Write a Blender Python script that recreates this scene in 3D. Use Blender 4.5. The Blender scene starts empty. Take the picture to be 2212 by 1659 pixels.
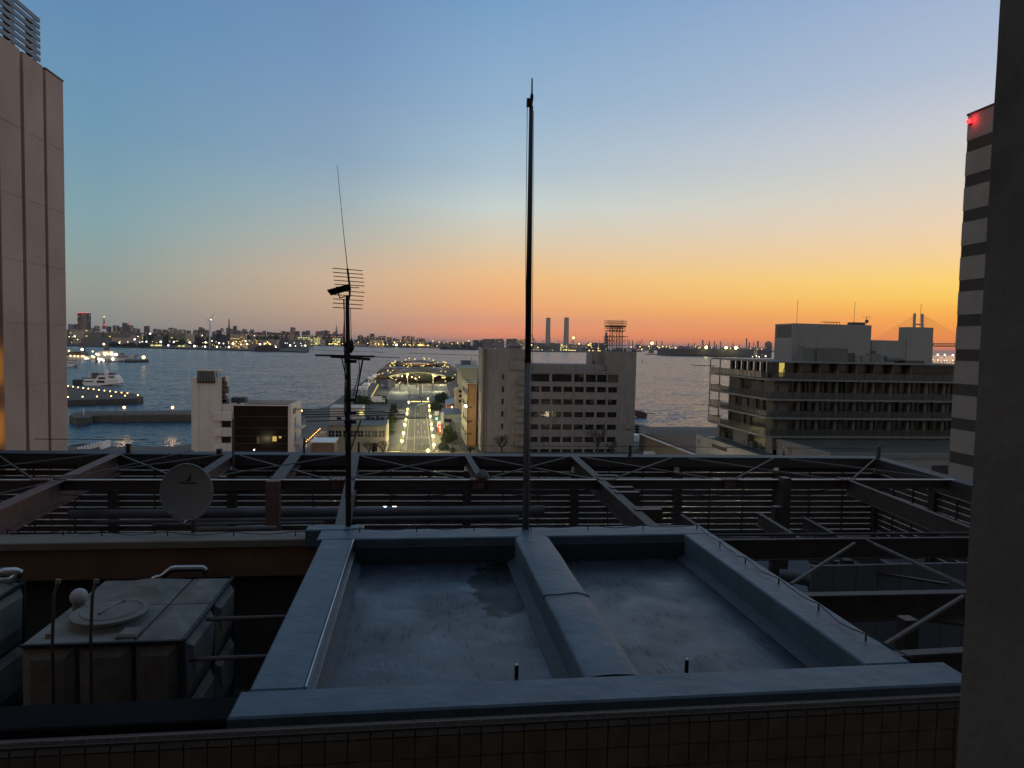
import bpy, math, random
from mathutils import Vector, Matrix
R = random.Random(11)
SC = bpy.context.scene
COL = SC.collection
rad = math.radians
# ---------------------------------------------------------------- camera geometry
F = 1534.0; CX = 1106.0; CY = 829.5; H = 33.0
YAW, PIT, ROL = rad(7.65), rad(3.19), rad(1.19)
def comb(*t): return tuple(sum(k*x[i] for k, x in t) for i in range(3))
_r0 = (math.cos(YAW), -math.sin(YAW), 0)
_f = (math.sin(YAW)*math.cos(PIT), math.cos(YAW)*math.cos(PIT), -math.sin(PIT))
_u0 = (math.sin(YAW)*math.sin(PIT), math.cos(YAW)*math.sin(PIT), math.cos(PIT))
_rt = comb((math.cos(ROL), _r0), (math.sin(ROL), _u0))
_up = comb((-math.sin(ROL), _r0), (math.cos(ROL), _u0))
def ray(x, y): return comb((1, _f), ((x-CX)/F, _rt), ((CY-y)/F, _up))
# a surveyed point of the photograph on a plane of known height / distance / side
def gz(x, y, z): d = ray(x, y); t = (z-H)/d[2]; return (d[0]*t, d[1]*t, z)
def gy(x, y, Y): d = ray(x, y); t = Y/d[1]; return (d[0]*t, Y, H+d[2]*t)
def gx(x, y, X): d = ray(x, y); t = X/d[0]; return (X, d[1]*t, H+d[2]*t)
_S = dict(Z1=(0,1200,2.5525),Z2=(700,1250,2.765),Z3=(1400,1350,3.318),Z4=(1850,1250,2.765),Z5=(2550,1250,2.7657),
 Z6=(2750,1200,2.011),Z7=(3500,300,1.6594),Z8=(0,0,1.276),N1=(0,1750,2.011),N2=(1000,1750,2.011),N3=(2000,1750,2.011),
 N4=(2900,1750,1.7467),N5=(0,2150,1.799),N6=(900,2050,1.3825),N7=(2300,2050,1.2316),N8=(1200,1000,2.2125),
 A1=(640,1840,5.35),A2=(1100,1560,6.38),A3=(1640,1500,5.1875),A4=(1480,1400,5.53),A5=(2400,1250,8.294),A6=(250,1330,5.978),
 A7=(1120,1640,5.027),A8=(1700,1600,7.542),B1=(1200,1270,4.424),B2=(600,1230,3.403),B3=(2100,1250,6.32),B4=(2500,1320,3.403),
 B5=(3350,1200,4.337),B6=(1080,1800,4.367),B7=(2500,1690,3.16),B8=(2030,280,3.953))
def Z(k, x, y): a, b, s = _S[k]; return ((a+x/s)/1.8517, (b+y/s)/1.8517)

cam_d = bpy.data.cameras.new('camera'); cam = bpy.data.objects.new('camera', cam_d); COL.objects.link(cam)
cam_d.sensor_fit = 'HORIZONTAL'; cam_d.sensor_width = 36; cam_d.lens = 36*F/2212.0
cam_d.clip_start = 0.05; cam_d.clip_end = 200000
m = Matrix(((_rt[0], _up[0], -_f[0], 0), (_rt[1], _up[1], -_f[1], 0), (_rt[2], _up[2], -_f[2], H), (0,0,0,1)))
cam.matrix_world = m
SC.camera = cam
SC.view_settings.view_transform = 'Standard'; SC.view_settings.look = 'None'
SC.view_settings.exposure = 0; SC.view_settings.gamma = 1
SC.cycles.use_denoising = True
SC.cycles.max_bounces = 5; SC.cycles.diffuse_bounces = 3; SC.cycles.glossy_bounces = 3; SC.cycles.transmission_bounces = 4
SC.cycles.sample_clamp_indirect = 4; SC.cycles.caustics_reflective = False; SC.cycles.caustics_refractive = False

def lin(c):
    out = []
    for v in c[:3]:
        v = v/255.0
        out.append(v/12.92 if v <= .04045 else ((v+.055)/1.055)**2.4)
    return (*out, 1.0)

# ---------------------------------------------------------------- world: dawn sky
def build_world():
    w = bpy.data.worlds.new('World'); SC.world = w; w.use_nodes = True
    nt = w.node_tree; nt.nodes.clear(); N = nt.nodes.new; L = nt.links.new
    out = N('ShaderNodeOutputWorld'); bg = N('ShaderNodeBackground'); L(bg.outputs[0], out.inputs[0])
    tc = N('ShaderNodeTexCoord'); sep = N('ShaderNodeSeparateXYZ'); L(tc.outputs['Generated'], sep.inputs[0])
    def M(op, a, b=None, clamp=False):
        n = N('ShaderNodeMath'); n.operation = op; n.use_clamp = clamp
        for i, s in enumerate((a, b)):
            if s is None: continue
            if isinstance(s, (int, float)): n.inputs[i].default_value = s
            else: L(s, n.inputs[i])
        return n.outputs[0]
    x, y, z = sep.outputs
    hyp = M('SQRT', M('ADD', M('MULTIPLY', x, x), M('MULTIPLY', y, y)))
    az = rad(44)
    c = M('DIVIDE', M('ADD', M('MULTIPLY', x, math.sin(az)), M('MULTIPLY', y, math.cos(az))), M('MAXIMUM', hyp, 1e-4))
    diff = M('MULTIPLY', M('ARCCOSINE', M('MINIMUM', M('MAXIMUM', c, -1.0), 1.0)), 180/math.pi)
    el = M('MULTIPLY', M('ARCTANGENT', M('DIVIDE', z, M('MAXIMUM', hyp, 1e-4))), 180/math.pi)
    t = M('DIVIDE', el, 60.0, True)
    def ramp(stops):
        n = N('ShaderNodeValToRGB'); cr = n.color_ramp; cr.interpolation = 'LINEAR'
        while len(cr.elements) > 1: cr.elements.remove(cr.elements[-1])
        for i, (e, col) in enumerate(stops):
            el_ = cr.elements[0] if i == 0 else cr.elements.new(e/60.0)
            el_.position = e/60.0; el_.color = lin(col)
        L(t, n.inputs[0]); return n.outputs[0]
    top = [(40, (120,147,178)), (60, (120,142,170))]
    rR = ramp([(0,(250,128,54)),(1.2,(255,150,62)),(2.6,(255,176,72)),(3.8,(255,206,92)),(5,(255,215,115)),(7,(247,211,158)),(9,(236,211,182)),(12,(217,210,198)),(15,(205,205,210)),(18.5,(180,192,212)),(26,(150,173,209))]+top)
    rC = ramp([(0,(224,138,104)),(.9,(244,150,108)),(1.8,(226,156,124)),(3,(240,170,120)),(5.4,(240,190,136)),(7.8,(222,202,172)),(10.8,(200,210,206)),(13.5,(173,194,207)),(18,(148,178,205)),(25,(120,159,198))]+top)
    rL = ramp([(0,(138,136,132)),(1.5,(144,146,140)),(3,(150,154,144)),(5,(144,160,156)),(8,(131,163,170)),(14,(112,152,178)),(21,(100,141,180)),(29,(94,131,172))]+top)
    rB = ramp([(0,(170,148,136)),(5,(206,176,156)),(12,(216,190,168)),(20,(198,186,176)),(32,(146,152,166)),(45,(128,146,170)),(60,(120,142,170))])
    rM = ramp([(0,(170,146,132)),(1.2,(186,152,132)),(3,(202,168,140)),(5,(206,178,150)),(8,(180,180,170)),(11,(156,176,184)),(14,(138,164,188)),(21,(116,150,188)),(27,(104,138,180))]+top)
    def mix(fac, a, b):
        n = N('ShaderNodeMix'); n.data_type = 'RGBA'; L(fac, n.inputs[0]); L(a, n.inputs[6]); L(b, n.inputs[7]); return n.outputs[2]
    def sm(v):
        n = N('ShaderNodeMapRange'); n.interpolation_type = 'SMOOTHSTEP'
        L(v[0], n.inputs[0]); n.inputs[1].default_value = v[1]; n.inputs[2].default_value = v[2]; return n.outputs[0]
    def ln(v):
        n = N('ShaderNodeMapRange'); L(v[0], n.inputs[0]); n.inputs[1].default_value = v[1]; n.inputs[2].default_value = v[2]; return n.outputs[0]
    a = mix(ln((diff, 2, 38)), rR, rC); a = mix(ln((diff, 38, 50)), a, rM); a = mix(ln((diff, 50, 66)), a, rL); a = mix(sm((diff, 74, 130)), a, rB)
    # physical dusk sky mixed in weakly for its smooth scatter
    sky = N('ShaderNodeTexSky'); sky.sky_type = 'NISHITA'; sky.sun_disc = False
    sky.sun_elevation = rad(0.5); sky.sun_rotation = az
    add = N('ShaderNodeMix'); add.data_type = 'RGBA'; add.blend_type = 'ADD'; add.inputs[0].default_value = 0.002
    L(a, add.inputs[6]); L(sky.outputs[0], add.inputs[7])
    L(add.outputs[2], bg.inputs[0]); bg.inputs[1].default_value = 1.0
build_world()
sd = bpy.data.lights.new('sun', 'SUN'); sd.energy = 0.10; sd.angle = rad(12); sd.color = (1, .5, .25)
so = bpy.data.objects.new('sun', sd); COL.objects.link(so)
so.rotation_euler = (rad(90-3), 0, rad(180-44)); so.location = (0, 0, 200)

# ---------------------------------------------------------------- materials
MATS = {}
def mat(name, col, rough=.7, metal=0., var=.12, vscale=1.0, bump=0., bscale=8., emit=None, estr=0., spec=.5, stretch=(1,1,1), streak=0.):
    if name in MATS: return MATS[name]
    m = bpy.data.materials.new(name); m.use_nodes = True; nt = m.node_tree; N = nt.nodes.new; L = nt.links.new
    p = nt.nodes['Principled BSDF']
    base = col if len(col) == 4 else (*col, 1)
    p.inputs['Roughness'].default_value = rough; p.inputs['Metallic'].default_value = metal
    p.inputs['Specular IOR Level'].default_value = spec
    tc = N('ShaderNodeTexCoord'); mp = N('ShaderNodeMapping'); mp.inputs['Scale'].default_value = stretch
    L(tc.outputs['Object'], mp.inputs[0])
    n = N('ShaderNodeTexNoise'); n.inputs['Scale'].default_value = vscale; n.inputs['Detail'].default_value = 6; n.inputs['Roughness'].default_value = .6
    L(mp.outputs[0], n.inputs[0])
    r = N('ShaderNodeMapRange'); r.inputs[1].default_value = .25; r.inputs[2].default_value = .75
    r.inputs[3].default_value = 1-var; r.inputs[4].default_value = 1+var; L(n.outputs[0], r.inputs[0])
    mx = N('ShaderNodeVectorMath'); mx.operation = 'SCALE'; mx.inputs[0].default_value = base[:3]; L(r.outputs[0], mx.inputs['Scale'])
    cout = mx.outputs[0]
    if streak:
        mp2 = N('ShaderNodeMapping'); mp2.inputs['Scale'].default_value = (1.6, 1.6, .12); L(tc.outputs['Object'], mp2.inputs[0])
        n2 = N('ShaderNodeTexNoise'); n2.inputs['Scale'].default_value = 1.2; n2.inputs['Detail'].default_value = 8; L(mp2.outputs[0], n2.inputs[0])
        r2 = N('ShaderNodeMapRange'); r2.inputs[1].default_value = .45; r2.inputs[2].default_value = .75; r2.inputs[3].default_value = 1; r2.inputs[4].default_value = 1-streak
        L(n2.outputs[0], r2.inputs[0])
        mx2 = N('ShaderNodeVectorMath'); mx2.operation = 'SCALE'; L(cout, mx2.inputs[0]); L(r2.outputs[0], mx2.inputs['Scale']); cout = mx2.outputs[0]
    L(cout, p.inputs['Base Color'])
    if bump:
        nb = N('ShaderNodeTexNoise'); nb.inputs['Scale'].default_value = bscale; nb.inputs['Detail'].default_value = 4; L(mp.outputs[0], nb.inputs[0])
        b = N('ShaderNodeBump'); b.inputs['Strength'].default_value = bump; b.inputs['Distance'].default_value = .02
        L(nb.outputs[0], b.inputs['Height']); L(b.outputs[0], p.inputs['Normal'])
    if emit:
        p.inputs['Emission Color'].default_value = (*emit[:3], 1); p.inputs['Emission Strength'].default_value = estr
    MATS[name] = m
    return m
def glow(name, col, s): return mat(name, (.02,.02,.02), .5, emit=lin(col), estr=s)

# ---------------------------------------------------------------- mesh builder
ORG = {}
class MB:
    def __init__(s): s.v = []; s.f = []
    def add(s, vs, fs):
        k = len(s.v); s.v += [tuple(p) for p in vs]; s.f += [tuple(i+k for i in f) for f in fs]; return s
    def quad(s, a, b, c, d): return s.add((a, b, c, d), ((0,1,2,3),))
    def box(s, x0, x1, y0, y1, z0, z1):
        if x0 > x1: x0, x1 = x1, x0
        if y0 > y1: y0, y1 = y1, y0
        if z0 > z1: z0, z1 = z1, z0
        return s.add([(x0,y0,z0),(x1,y0,z0),(x1,y1,z0),(x0,y1,z0),(x0,y0,z1),(x1,y0,z1),(x1,y1,z1),(x0,y1,z1)],
            ((0,3,2,1),(4,5,6,7),(0,1,5,4),(1,2,6,5),(2,3,7,6),(3,0,4,7)))
    def bev(s, x0, x1, y0, y1, z0, z1, b):     # box with chamfered top edges
        s.add([(x0,y0,z0),(x1,y0,z0),(x1,y1,z0),(x0,y1,z0),(x0,y0,z1-b),(x1,y0,z1-b),(x1,y1,z1-b),(x0,y1,z1-b),
               (x0+b,y0+b,z1),(x1-b,y0+b,z1),(x1-b,y1-b,z1),(x0+b,y1-b,z1)],
            ((0,3,2,1),(8,9,10,11),(0,1,5,4),(1,2,6,5),(2,3,7,6),(3,0,4,7),(4,5,9,8),(5,6,10,9),(6,7,11,10),(7,4,8,11)))
        return s
    def prism(s, poly, z0, z1):
        n = len(poly); a = sum(poly[i][0]*poly[(i+1)%n][1]-poly[(i+1)%n][0]*poly[i][1] for i in range(n))
        if a < 0: poly = poly[::-1]
        z0f = z0 if callable(z0) else (lambda p: z0); z1f = z1 if callable(z1) else (lambda p: z1)
        vs = [(p[0], p[1], z0f(p)) for p in poly]+[(p[0], p[1], z1f(p)) for p in poly]
        return s.add(vs, [tuple(range(n))[::-1], tuple(range(n, 2*n))]+[(i, (i+1) % n, (i+1) % n+n, i+n) for i in range(n)])
    def beam(s, p, q, w, h, up=(0,0,1)):
        p, q = Vector(p), Vector(q); d = (q-p).normalized(); u = Vector(up)
        if abs(d.dot(u)) > .99: u = Vector((0,1,0))
        a = d.cross(u).normalized()*w/2; b = a.cross(d).normalized()*h/2
        vs = [p-a-b, p+a-b, p+a+b, p-a+b, q-a-b, q+a-b, q+a+b, q-a+b]
        return s.add(vs, ((0,1,2,3),(7,6,5,4),(0,4,5,1),(1,5,6,2),(2,6,7,3),(3,7,4,0)))
    def ibeam(s, p, q, w, h, t=.02):           # H-section steel, p and q on its top surface
        p, q = Vector(p), Vector(q); z = Vector((0,0,1))
        s.beam(p-z*t/2, q-z*t/2, w, t); s.beam(p-z*(h/2), q-z*(h/2), t, h-2*t); s.beam(p-z*(h-t/2), q-z*(h-t/2), w, t); return s
    def tube(s, pts, r, n=8, r2=None, cap=True):
        pts = [Vector(p) for p in pts]; m_ = len(pts); base = len(s.v); prev = None
        for i, p in enumerate(pts):
            d = (pts[min(i+1, m_-1)]-pts[max(i-1, 0)]).normalized()
            if prev is None:
                u = Vector((0,0,1)) if abs(d.z) < .9 else Vector((1,0,0)); prev = d.cross(u).normalized()
            a = (prev-d*prev.dot(d)).normalized(); prev = a; b = d.cross(a)
            rr = r if r2 is None else r+(r2-r)*i/(m_-1)
            if isinstance(r, (list, tuple)): rr = r[i]
            for k in range(n):
                t = 2*math.pi*k/n; s.v.append(tuple(p+a*math.cos(t)*rr+b*math.sin(t)*rr))
        for i in range(m_-1):
            for k in range(n):
                k2 = (k+1) % n; s.f.append((base+i*n+k, base+i*n+k2, base+(i+1)*n+k2, base+(i+1)*n+k))
        if cap:
            s.f.append(tuple(base+k for k in range(n))[::-1]); s.f.append(tuple(base+(m_-1)*n+k for k in range(n)))
        return s
    def sphere(s, c, r, n=10, m_=6, sz=1.0):
        base = len(s.v)
        for i in range(m_+1):
            ph = math.pi*i/m_
            for k in range(n):
                t = 2*math.pi*k/n; s.v.append((c[0]+r*math.sin(ph)*math.cos(t), c[1]+r*math.sin(ph)*math.sin(t), c[2]+r*sz*math.cos(ph)))
        for i in range(m_):
            for k in range(n):
                k2 = (k+1) % n; s.f.append((base+i*n+k, base+(i+1)*n+k, base+(i+1)*n+k2, base+i*n+k2))
        return s
    def lathe(s, c, prof, n=24):
        base = len(s.v)
        for r, z in prof:
            for k in range(n):
                t = 2*math.pi*k/n; s.v.append((c[0]+r*math.cos(t), c[1]+r*math.sin(t), c[2]+z))
        for i in range(len(prof)-1):
            for k in range(n):
                k2 = (k+1) % n; s.f.append((base+i*n+k, base+i*n+k2, base+(i+1)*n+k2, base+(i+1)*n+k))
        s.f.append(tuple(base+(len(prof)-1)*n+k for k in range(n)))
        return s
    def holes(s, O, U, V, Nn, W, Ht, hs, dep):
        """wall sheet O + U*[0,W] + V*[0,Ht] with openings hs=(u0,u1,v0,v1) and reveals going back along -Nn"""
        O, U, V, Nn = Vector(O), Vector(U), Vector(V), Vector(Nn)
        us = sorted({0, W, *[h[0] for h in hs], *[h[1] for h in hs]}); vs = sorted({0, Ht, *[h[2] for h in hs], *[h[3] for h in hs]})
        flip = U.cross(V).dot(Nn) < 0
        def q(a, b, c, d): s.quad(*( (d, c, b, a) if flip else (a, b, c, d)))
        for i in range(len(us)-1):
            for j in range(len(vs)-1):
                cu, cv = (us[i]+us[i+1])/2, (vs[j]+vs[j+1])/2
                if any(h[0] < cu < h[1] and h[2] < cv < h[3] for h in hs): continue
                q(O+U*us[i]+V*vs[j], O+U*us[i+1]+V*vs[j], O+U*us[i+1]+V*vs[j+1], O+U*us[i]+V*vs[j+1])
        B = -Nn*dep
        for a, b, c, d in hs:
            p = [O+U*a+V*c, O+U*b+V*c, O+U*b+V*d, O+U*a+V*d]
            for k in range(4): q(p[k], p[k]+B, p[(k+1) % 4]+B, p[(k+1) % 4])
        return s
    def build(s, name, material, parent=None, label=None, cat=None, group=None, kind=None, loc=None, smooth=False):
        if parent is not None: org = ORG[parent]
        elif loc is not None: org = loc
        else:
            xs = [p[0] for p in s.v]; ys = [p[1] for p in s.v]; zs = [p[2] for p in s.v]
            org = ((min(xs)+max(xs))/2, (min(ys)+max(ys))/2, min(zs))
        me = bpy.data.meshes.new(name)
        me.from_pydata([(a-org[0], b-org[1], c-org[2]) for a, b, c in s.v], [], s.f)
        me.update()
        if smooth:
            me.polygons.foreach_set('use_smooth', [True]*len(me.polygons))
        if isinstance(material, str): material = MATS[material]
        me.materials.append(material)
        o = bpy.data.objects.new(name, me); COL.objects.link(o)
        if parent is not None: o.parent = parent
        else: o.location = org
        ORG[o] = org
        tag(o, label, cat, group, kind)
        return o
def tag(o, label=None, cat=None, group=None, kind=None):
    if label: o['label'] = label
    if cat: o['category'] = cat
    if group: o['group'] = group
    if kind: o['kind'] = kind
def thing(name, label, cat, loc, group=None):
    o = bpy.data.objects.new(name, None); COL.objects.link(o); o.location = loc; o.empty_display_size = .5
    ORG[o] = tuple(loc); tag(o, label, cat, group); return o
def kids(o): return [c for c in bpy.data.objects if c.parent == o]
def dup(o, loc, label=None, group=None, tree=None):
    """copy of a thing with copies of its parts and sub-parts"""
    r = o.copy(); COL.objects.link(r); r.location = loc; ORG[r] = tuple(loc)
    if label: r['label'] = label
    if group: r['group'] = group
    tree = tree or TREE(o)
    def rec(node, par):
        for ch, sub in node:
            c = ch.copy(); COL.objects.link(c); c.parent = par; ORG[c] = ORG[par]; rec(sub, c)
    rec(tree, r); return r
def TREE(o): return [(c, TREE(c)) for c in kids(o)]
def plight(name, p, e, col, parent, r=.15):
    d = bpy.data.lights.new(name, 'POINT'); d.energy = e; d.color = col; d.shadow_soft_size = r
    o = bpy.data.objects.new(name, d); COL.objects.link(o); g = ORG[parent]; o.parent = parent
    o.location = (p[0]-g[0], p[1]-g[1], p[2]-g[2]); return o

# ---------------------------------------------------------------- palette
mat('concrete_dark', (.10,.095,.09), .85, var=.25, bump=.3)
mat('coated_slab', (.088,.134,.168), .5, spec=.35, var=.24, vscale=1.6, bump=.9, bscale=4.5)
mat('steel_brown', (.062,.042,.034), .55, var=.3, vscale=4)
mat('steel_rust', (.17,.09,.072), .6, var=.3, vscale=4)
mat('steel_pale', (.115,.10,.09), .7, metal=.0, spec=.3, var=.25, vscale=4)
mat('galvanised', (.5,.5,.5), .28, metal=1, var=.15, vscale=5)
mat('dark_metal', (.02,.02,.02), .5, metal=.3)
mat('black_rubber', (.012,.012,.012), .6)
mat('glass_dark', (.012,.013,.015), .12, spec=.6, var=.3, vscale=.6)
mat('white_render', (.50,.455,.40), .85, var=.08, vscale=.35, streak=.12)
mat('office_render', (.225,.205,.195), .9, var=.12, vscale=.3, streak=.3)
mat('frame_dark', (.03,.03,.03), .5)
mat('window_frame', (.35,.34,.32), .5)
mat('asphalt', (.04,.04,.037), .85, var=.25, vscale=.6)
mat('paint_white', (.8,.8,.75), .7, var=.1)
mat('roof_dark', (.05,.055,.065), .7, var=.25, vscale=.5)
mat('roof_blue', (.09,.12,.17), .5, var=.15)
mat('foliage', (.045,.065,.03), .9, var=.4, vscale=1.5)
mat('bark', (.05,.04,.032), .9, var=.3, vscale=3)
mat('warm_wall', (.42,.36,.28), .85, var=.12, vscale=.3, streak=.15)
mat('stone_quay', (.075,.07,.062), .9, var=.35, vscale=.8)
mat('boat_white', (.8,.78,.75), .4, var=.06)
# ---------------------------------------------------------------- setting: water and land
def water_mat():
    m = bpy.data.materials.new('water'); m.use_nodes = True; nt = m.node_tree; N = nt.nodes.new; L = nt.links.new
    p = nt.nodes['Principled BSDF']; p.inputs['Base Color'].default_value = (.012,.045,.08,1)
    p.inputs['Roughness'].default_value = .25; p.inputs['IOR'].default_value = 1.27; p.inputs['Specular Tint'].default_value = (.38,.68,1.0,1); p.inputs['Specular IOR Level'].default_value = .5
    g = N('ShaderNodeNewGeometry')
    acc = None
    for sc, amp in (((.02,.04,1), .10), ((.14,.3,1), .24), ((.5,.95,1), .42)):
        mp = N('ShaderNodeMapping'); mp.inputs['Scale'].default_value = sc; mp.inputs['Rotation'].default_value = (0,0,.35); L(g.outputs['Position'], mp.inputs[0])
        n = N('ShaderNodeTexNoise'); n.inputs['Scale'].default_value = 1; n.inputs['Detail'].default_value = 2; L(mp.outputs[0], n.inputs[0])
        s_ = N('ShaderNodeVectorMath'); s_.operation = 'SUBTRACT'; s_.inputs[1].default_value = (.5,.5,.5); L(n.outputs['Color'], s_.inputs[0])
        k_ = N('ShaderNodeVectorMath'); k_.operation = 'MULTIPLY'; k_.inputs[1].default_value = (amp*2,amp*3.2,0); L(s_.outputs[0], k_.inputs[0])
        if acc is None: acc = k_.outputs[0]
        else:
            ad = N('ShaderNodeVectorMath'); L(acc, ad.inputs[0]); L(k_.outputs[0], ad.inputs[1]); acc = ad.outputs[0]
    ad = N('ShaderNodeVectorMath'); L(acc, ad.inputs[0]); ad.inputs[1].default_value = (0,0,1)
    nn = N('ShaderNodeVectorMath'); nn.operation = 'NORMALIZE'; L(ad.outputs[0], nn.inputs[0]); L(nn.outputs[0], p.inputs['Normal'])
    return m
MATS['water'] = water_mat()
MB().box(-60000, 90000, 60, 120000, -6, 0).build('water', 'water', kind='structure', loc=(0,0,0))

mat('ground', (.085,.08,.07), .9, var=.35, vscale=.05)
land = MB()
land.prism([(-400,-150),(500,-150),(500,258),(88,258),(78,300),(78,345),(46,345),(46,330),(46,1010),(-40,1010),(-40,333),(-46,300),(-62,214),(-66,205),(-400,205)], -6, 3)
land.build('ground', 'ground', kind='structure', loc=(0,0,0))

# ---------------------------------------------------------------- own building: parapets, basin roof
tilem = mat('wall_tile', (.17,.135,.105), .35, var=.3, vscale=9)
mat('tile_joint', (.07,.055,.045), .9)
mat('tile_edge', (.085,.068,.055), .85, var=.25, vscale=9)
t = thing('tiled_parapet', 'low dark brown parapet faced with square tiles, nearest the camera along the bottom', 'parapet', (0,3.4,28))
MB().box(-4.5, 4.2, 3.325, 3.40, 28, 31.16).build('wall_core', 'tile_joint', t)
tb = MB()
x = -4.5
while x < 4.15:
    for j in range(8):
        z1 = 31.12-.108*j
        j1, j2 = R.uniform(-.0012,.0012), R.uniform(-.0012,.0012)
        tb.box(x+.0025, x+.1025, 3.312+j1, 3.34, z1-.1035, z1)
    x += .105
tb.build('tile_facing', tilem, t)
te = MB(); x = -4.5
while x < 4.15:
    te.add([(x+.004,3.31,31.128),(x+.101,3.31,31.128),(x+.101,3.345,31.175+R.uniform(-.002,.002)),(x+.004,3.345,31.175),
            (x+.004,3.365,31.170),(x+.101,3.365,31.170)], ((0,1,2,3),(3,2,5,4)))
    x += .105
te.build('edge_tile_row', 'tile_edge', t)

col_m = mat('window_pier', (.165,.15,.125), .95, var=.3, vscale=2.5, bump=.35, bscale=14, spec=.2)
pc = MB(); e0 = gy(2110, 830, 1.3); n_ = 60
for i in range(n_+1):
    z_ = 31+3.6*i/n_; a_, b_ = R.uniform(-.0012,.0012), R.uniform(-.001,.001)
    pc.v += [(e0[0]+a_*.5,.2,z_),(e0[0]+.5,.2,z_),(e0[0]+.5,1.3,z_),(e0[0]+.003+b_,1.3,z_),(e0[0]+a_,1.296+b_,z_)]
for i in range(n_):
    for k_ in range(5): pc.f.append((i*5+k_, i*5+(k_+1)%5, i*5+5+(k_+1)%5, i*5+5+k_))
pc.f += [(4,3,2,1,0), tuple(n_*5+k_ for k_ in range(5))]
pc.build('window_pier', col_m, label='dark rough concrete pier beside the window, filling the right edge of the view', cat='pier', loc=(e0[0], .7, 31))

ZT = 29.5
rf = thing('flat_roof', 'blue grey coated flat roof with raised kerbs and two sunken bays in front of the window', 'roof', (2,10,24))
MB().box(-1.52, 5.48, 6.8, 13.15, 18, 28.96).build('roof_body', 'concrete_dark', rf)
mat('bay_floor', (.035,.043,.055), .6, var=.22, vscale=1.6, bump=.5, bscale=6)
# kerbs
def kerb(mb, x0, x1, y0, y1, z1=ZT, z0=28.9): mb.bev(x0, x1, y0, y1, z0, z1, .02)
k = MB(); kerb(k, -1.70, 5.98, 6.66, 7.17); k.build('near_kerb', 'coated_slab', rf)
k = MB(); kerb(k, -1.62, -1.08, 7.18, 12.66); k.build('side_kerb', 'coated_slab', rf)
k = MB(); kerb(k, 5.03, 5.60, 7.18, 12.66); k.build('side_kerb', 'coated_slab', rf)
k = MB(); kerb(k, -1.72, 5.60, 12.67, 13.30); k.bev(-2.0, -.95, 13.28, 13.62, 29.2, 29.512, .02); k.build('far_kerb', 'coated_slab', rf)
k = MB(); prof = [(1.81,28.9)]+[(2.125-.315*math.cos(math.pi*i/12), ZT-.045+.06*math.sin(math.pi*i/12)**.7) for i in range(13)]+[(2.44,28.9)]; ny_ = 30
for j in range(ny_+1):
    y_ = 7.18+5.48*j/ny_; w_ = .006*math.sin(y_*2.3)+.004*math.sin(y_*5.1)
    k.v += [(x_, y_, z_+(w_ if z_ > 29 else 0)) for x_, z_ in prof]
for j in range(ny_):
    for i in range(len(prof)-1): q = j*len(prof)+i; k.f.append((q, q+1, q+len(prof)+1, q+len(prof)))
k.build('dividing_kerb', 'coated_slab', rf, smooth=True)
k = MB(); k.tube([(2.125-.325*math.cos(math.pi*i/12), 9.63+.03*math.sin(i), ZT-.045+.06*math.sin(math.pi*i/12)**.7) for i in range(13)], .012, 6); k.build('kerb_joint', 'coated_slab', rf, smooth=True)
MB().box(-1.079, -1.062, 7.2, 12.64, 29.40, 29.508).build('edge_trim', 'galvanised', rf)
MB().box(-1.079, -1.03, 7.2, 12.64, 29.26, 29.285).build('edge_trim', 'galvanised', rf)
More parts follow.
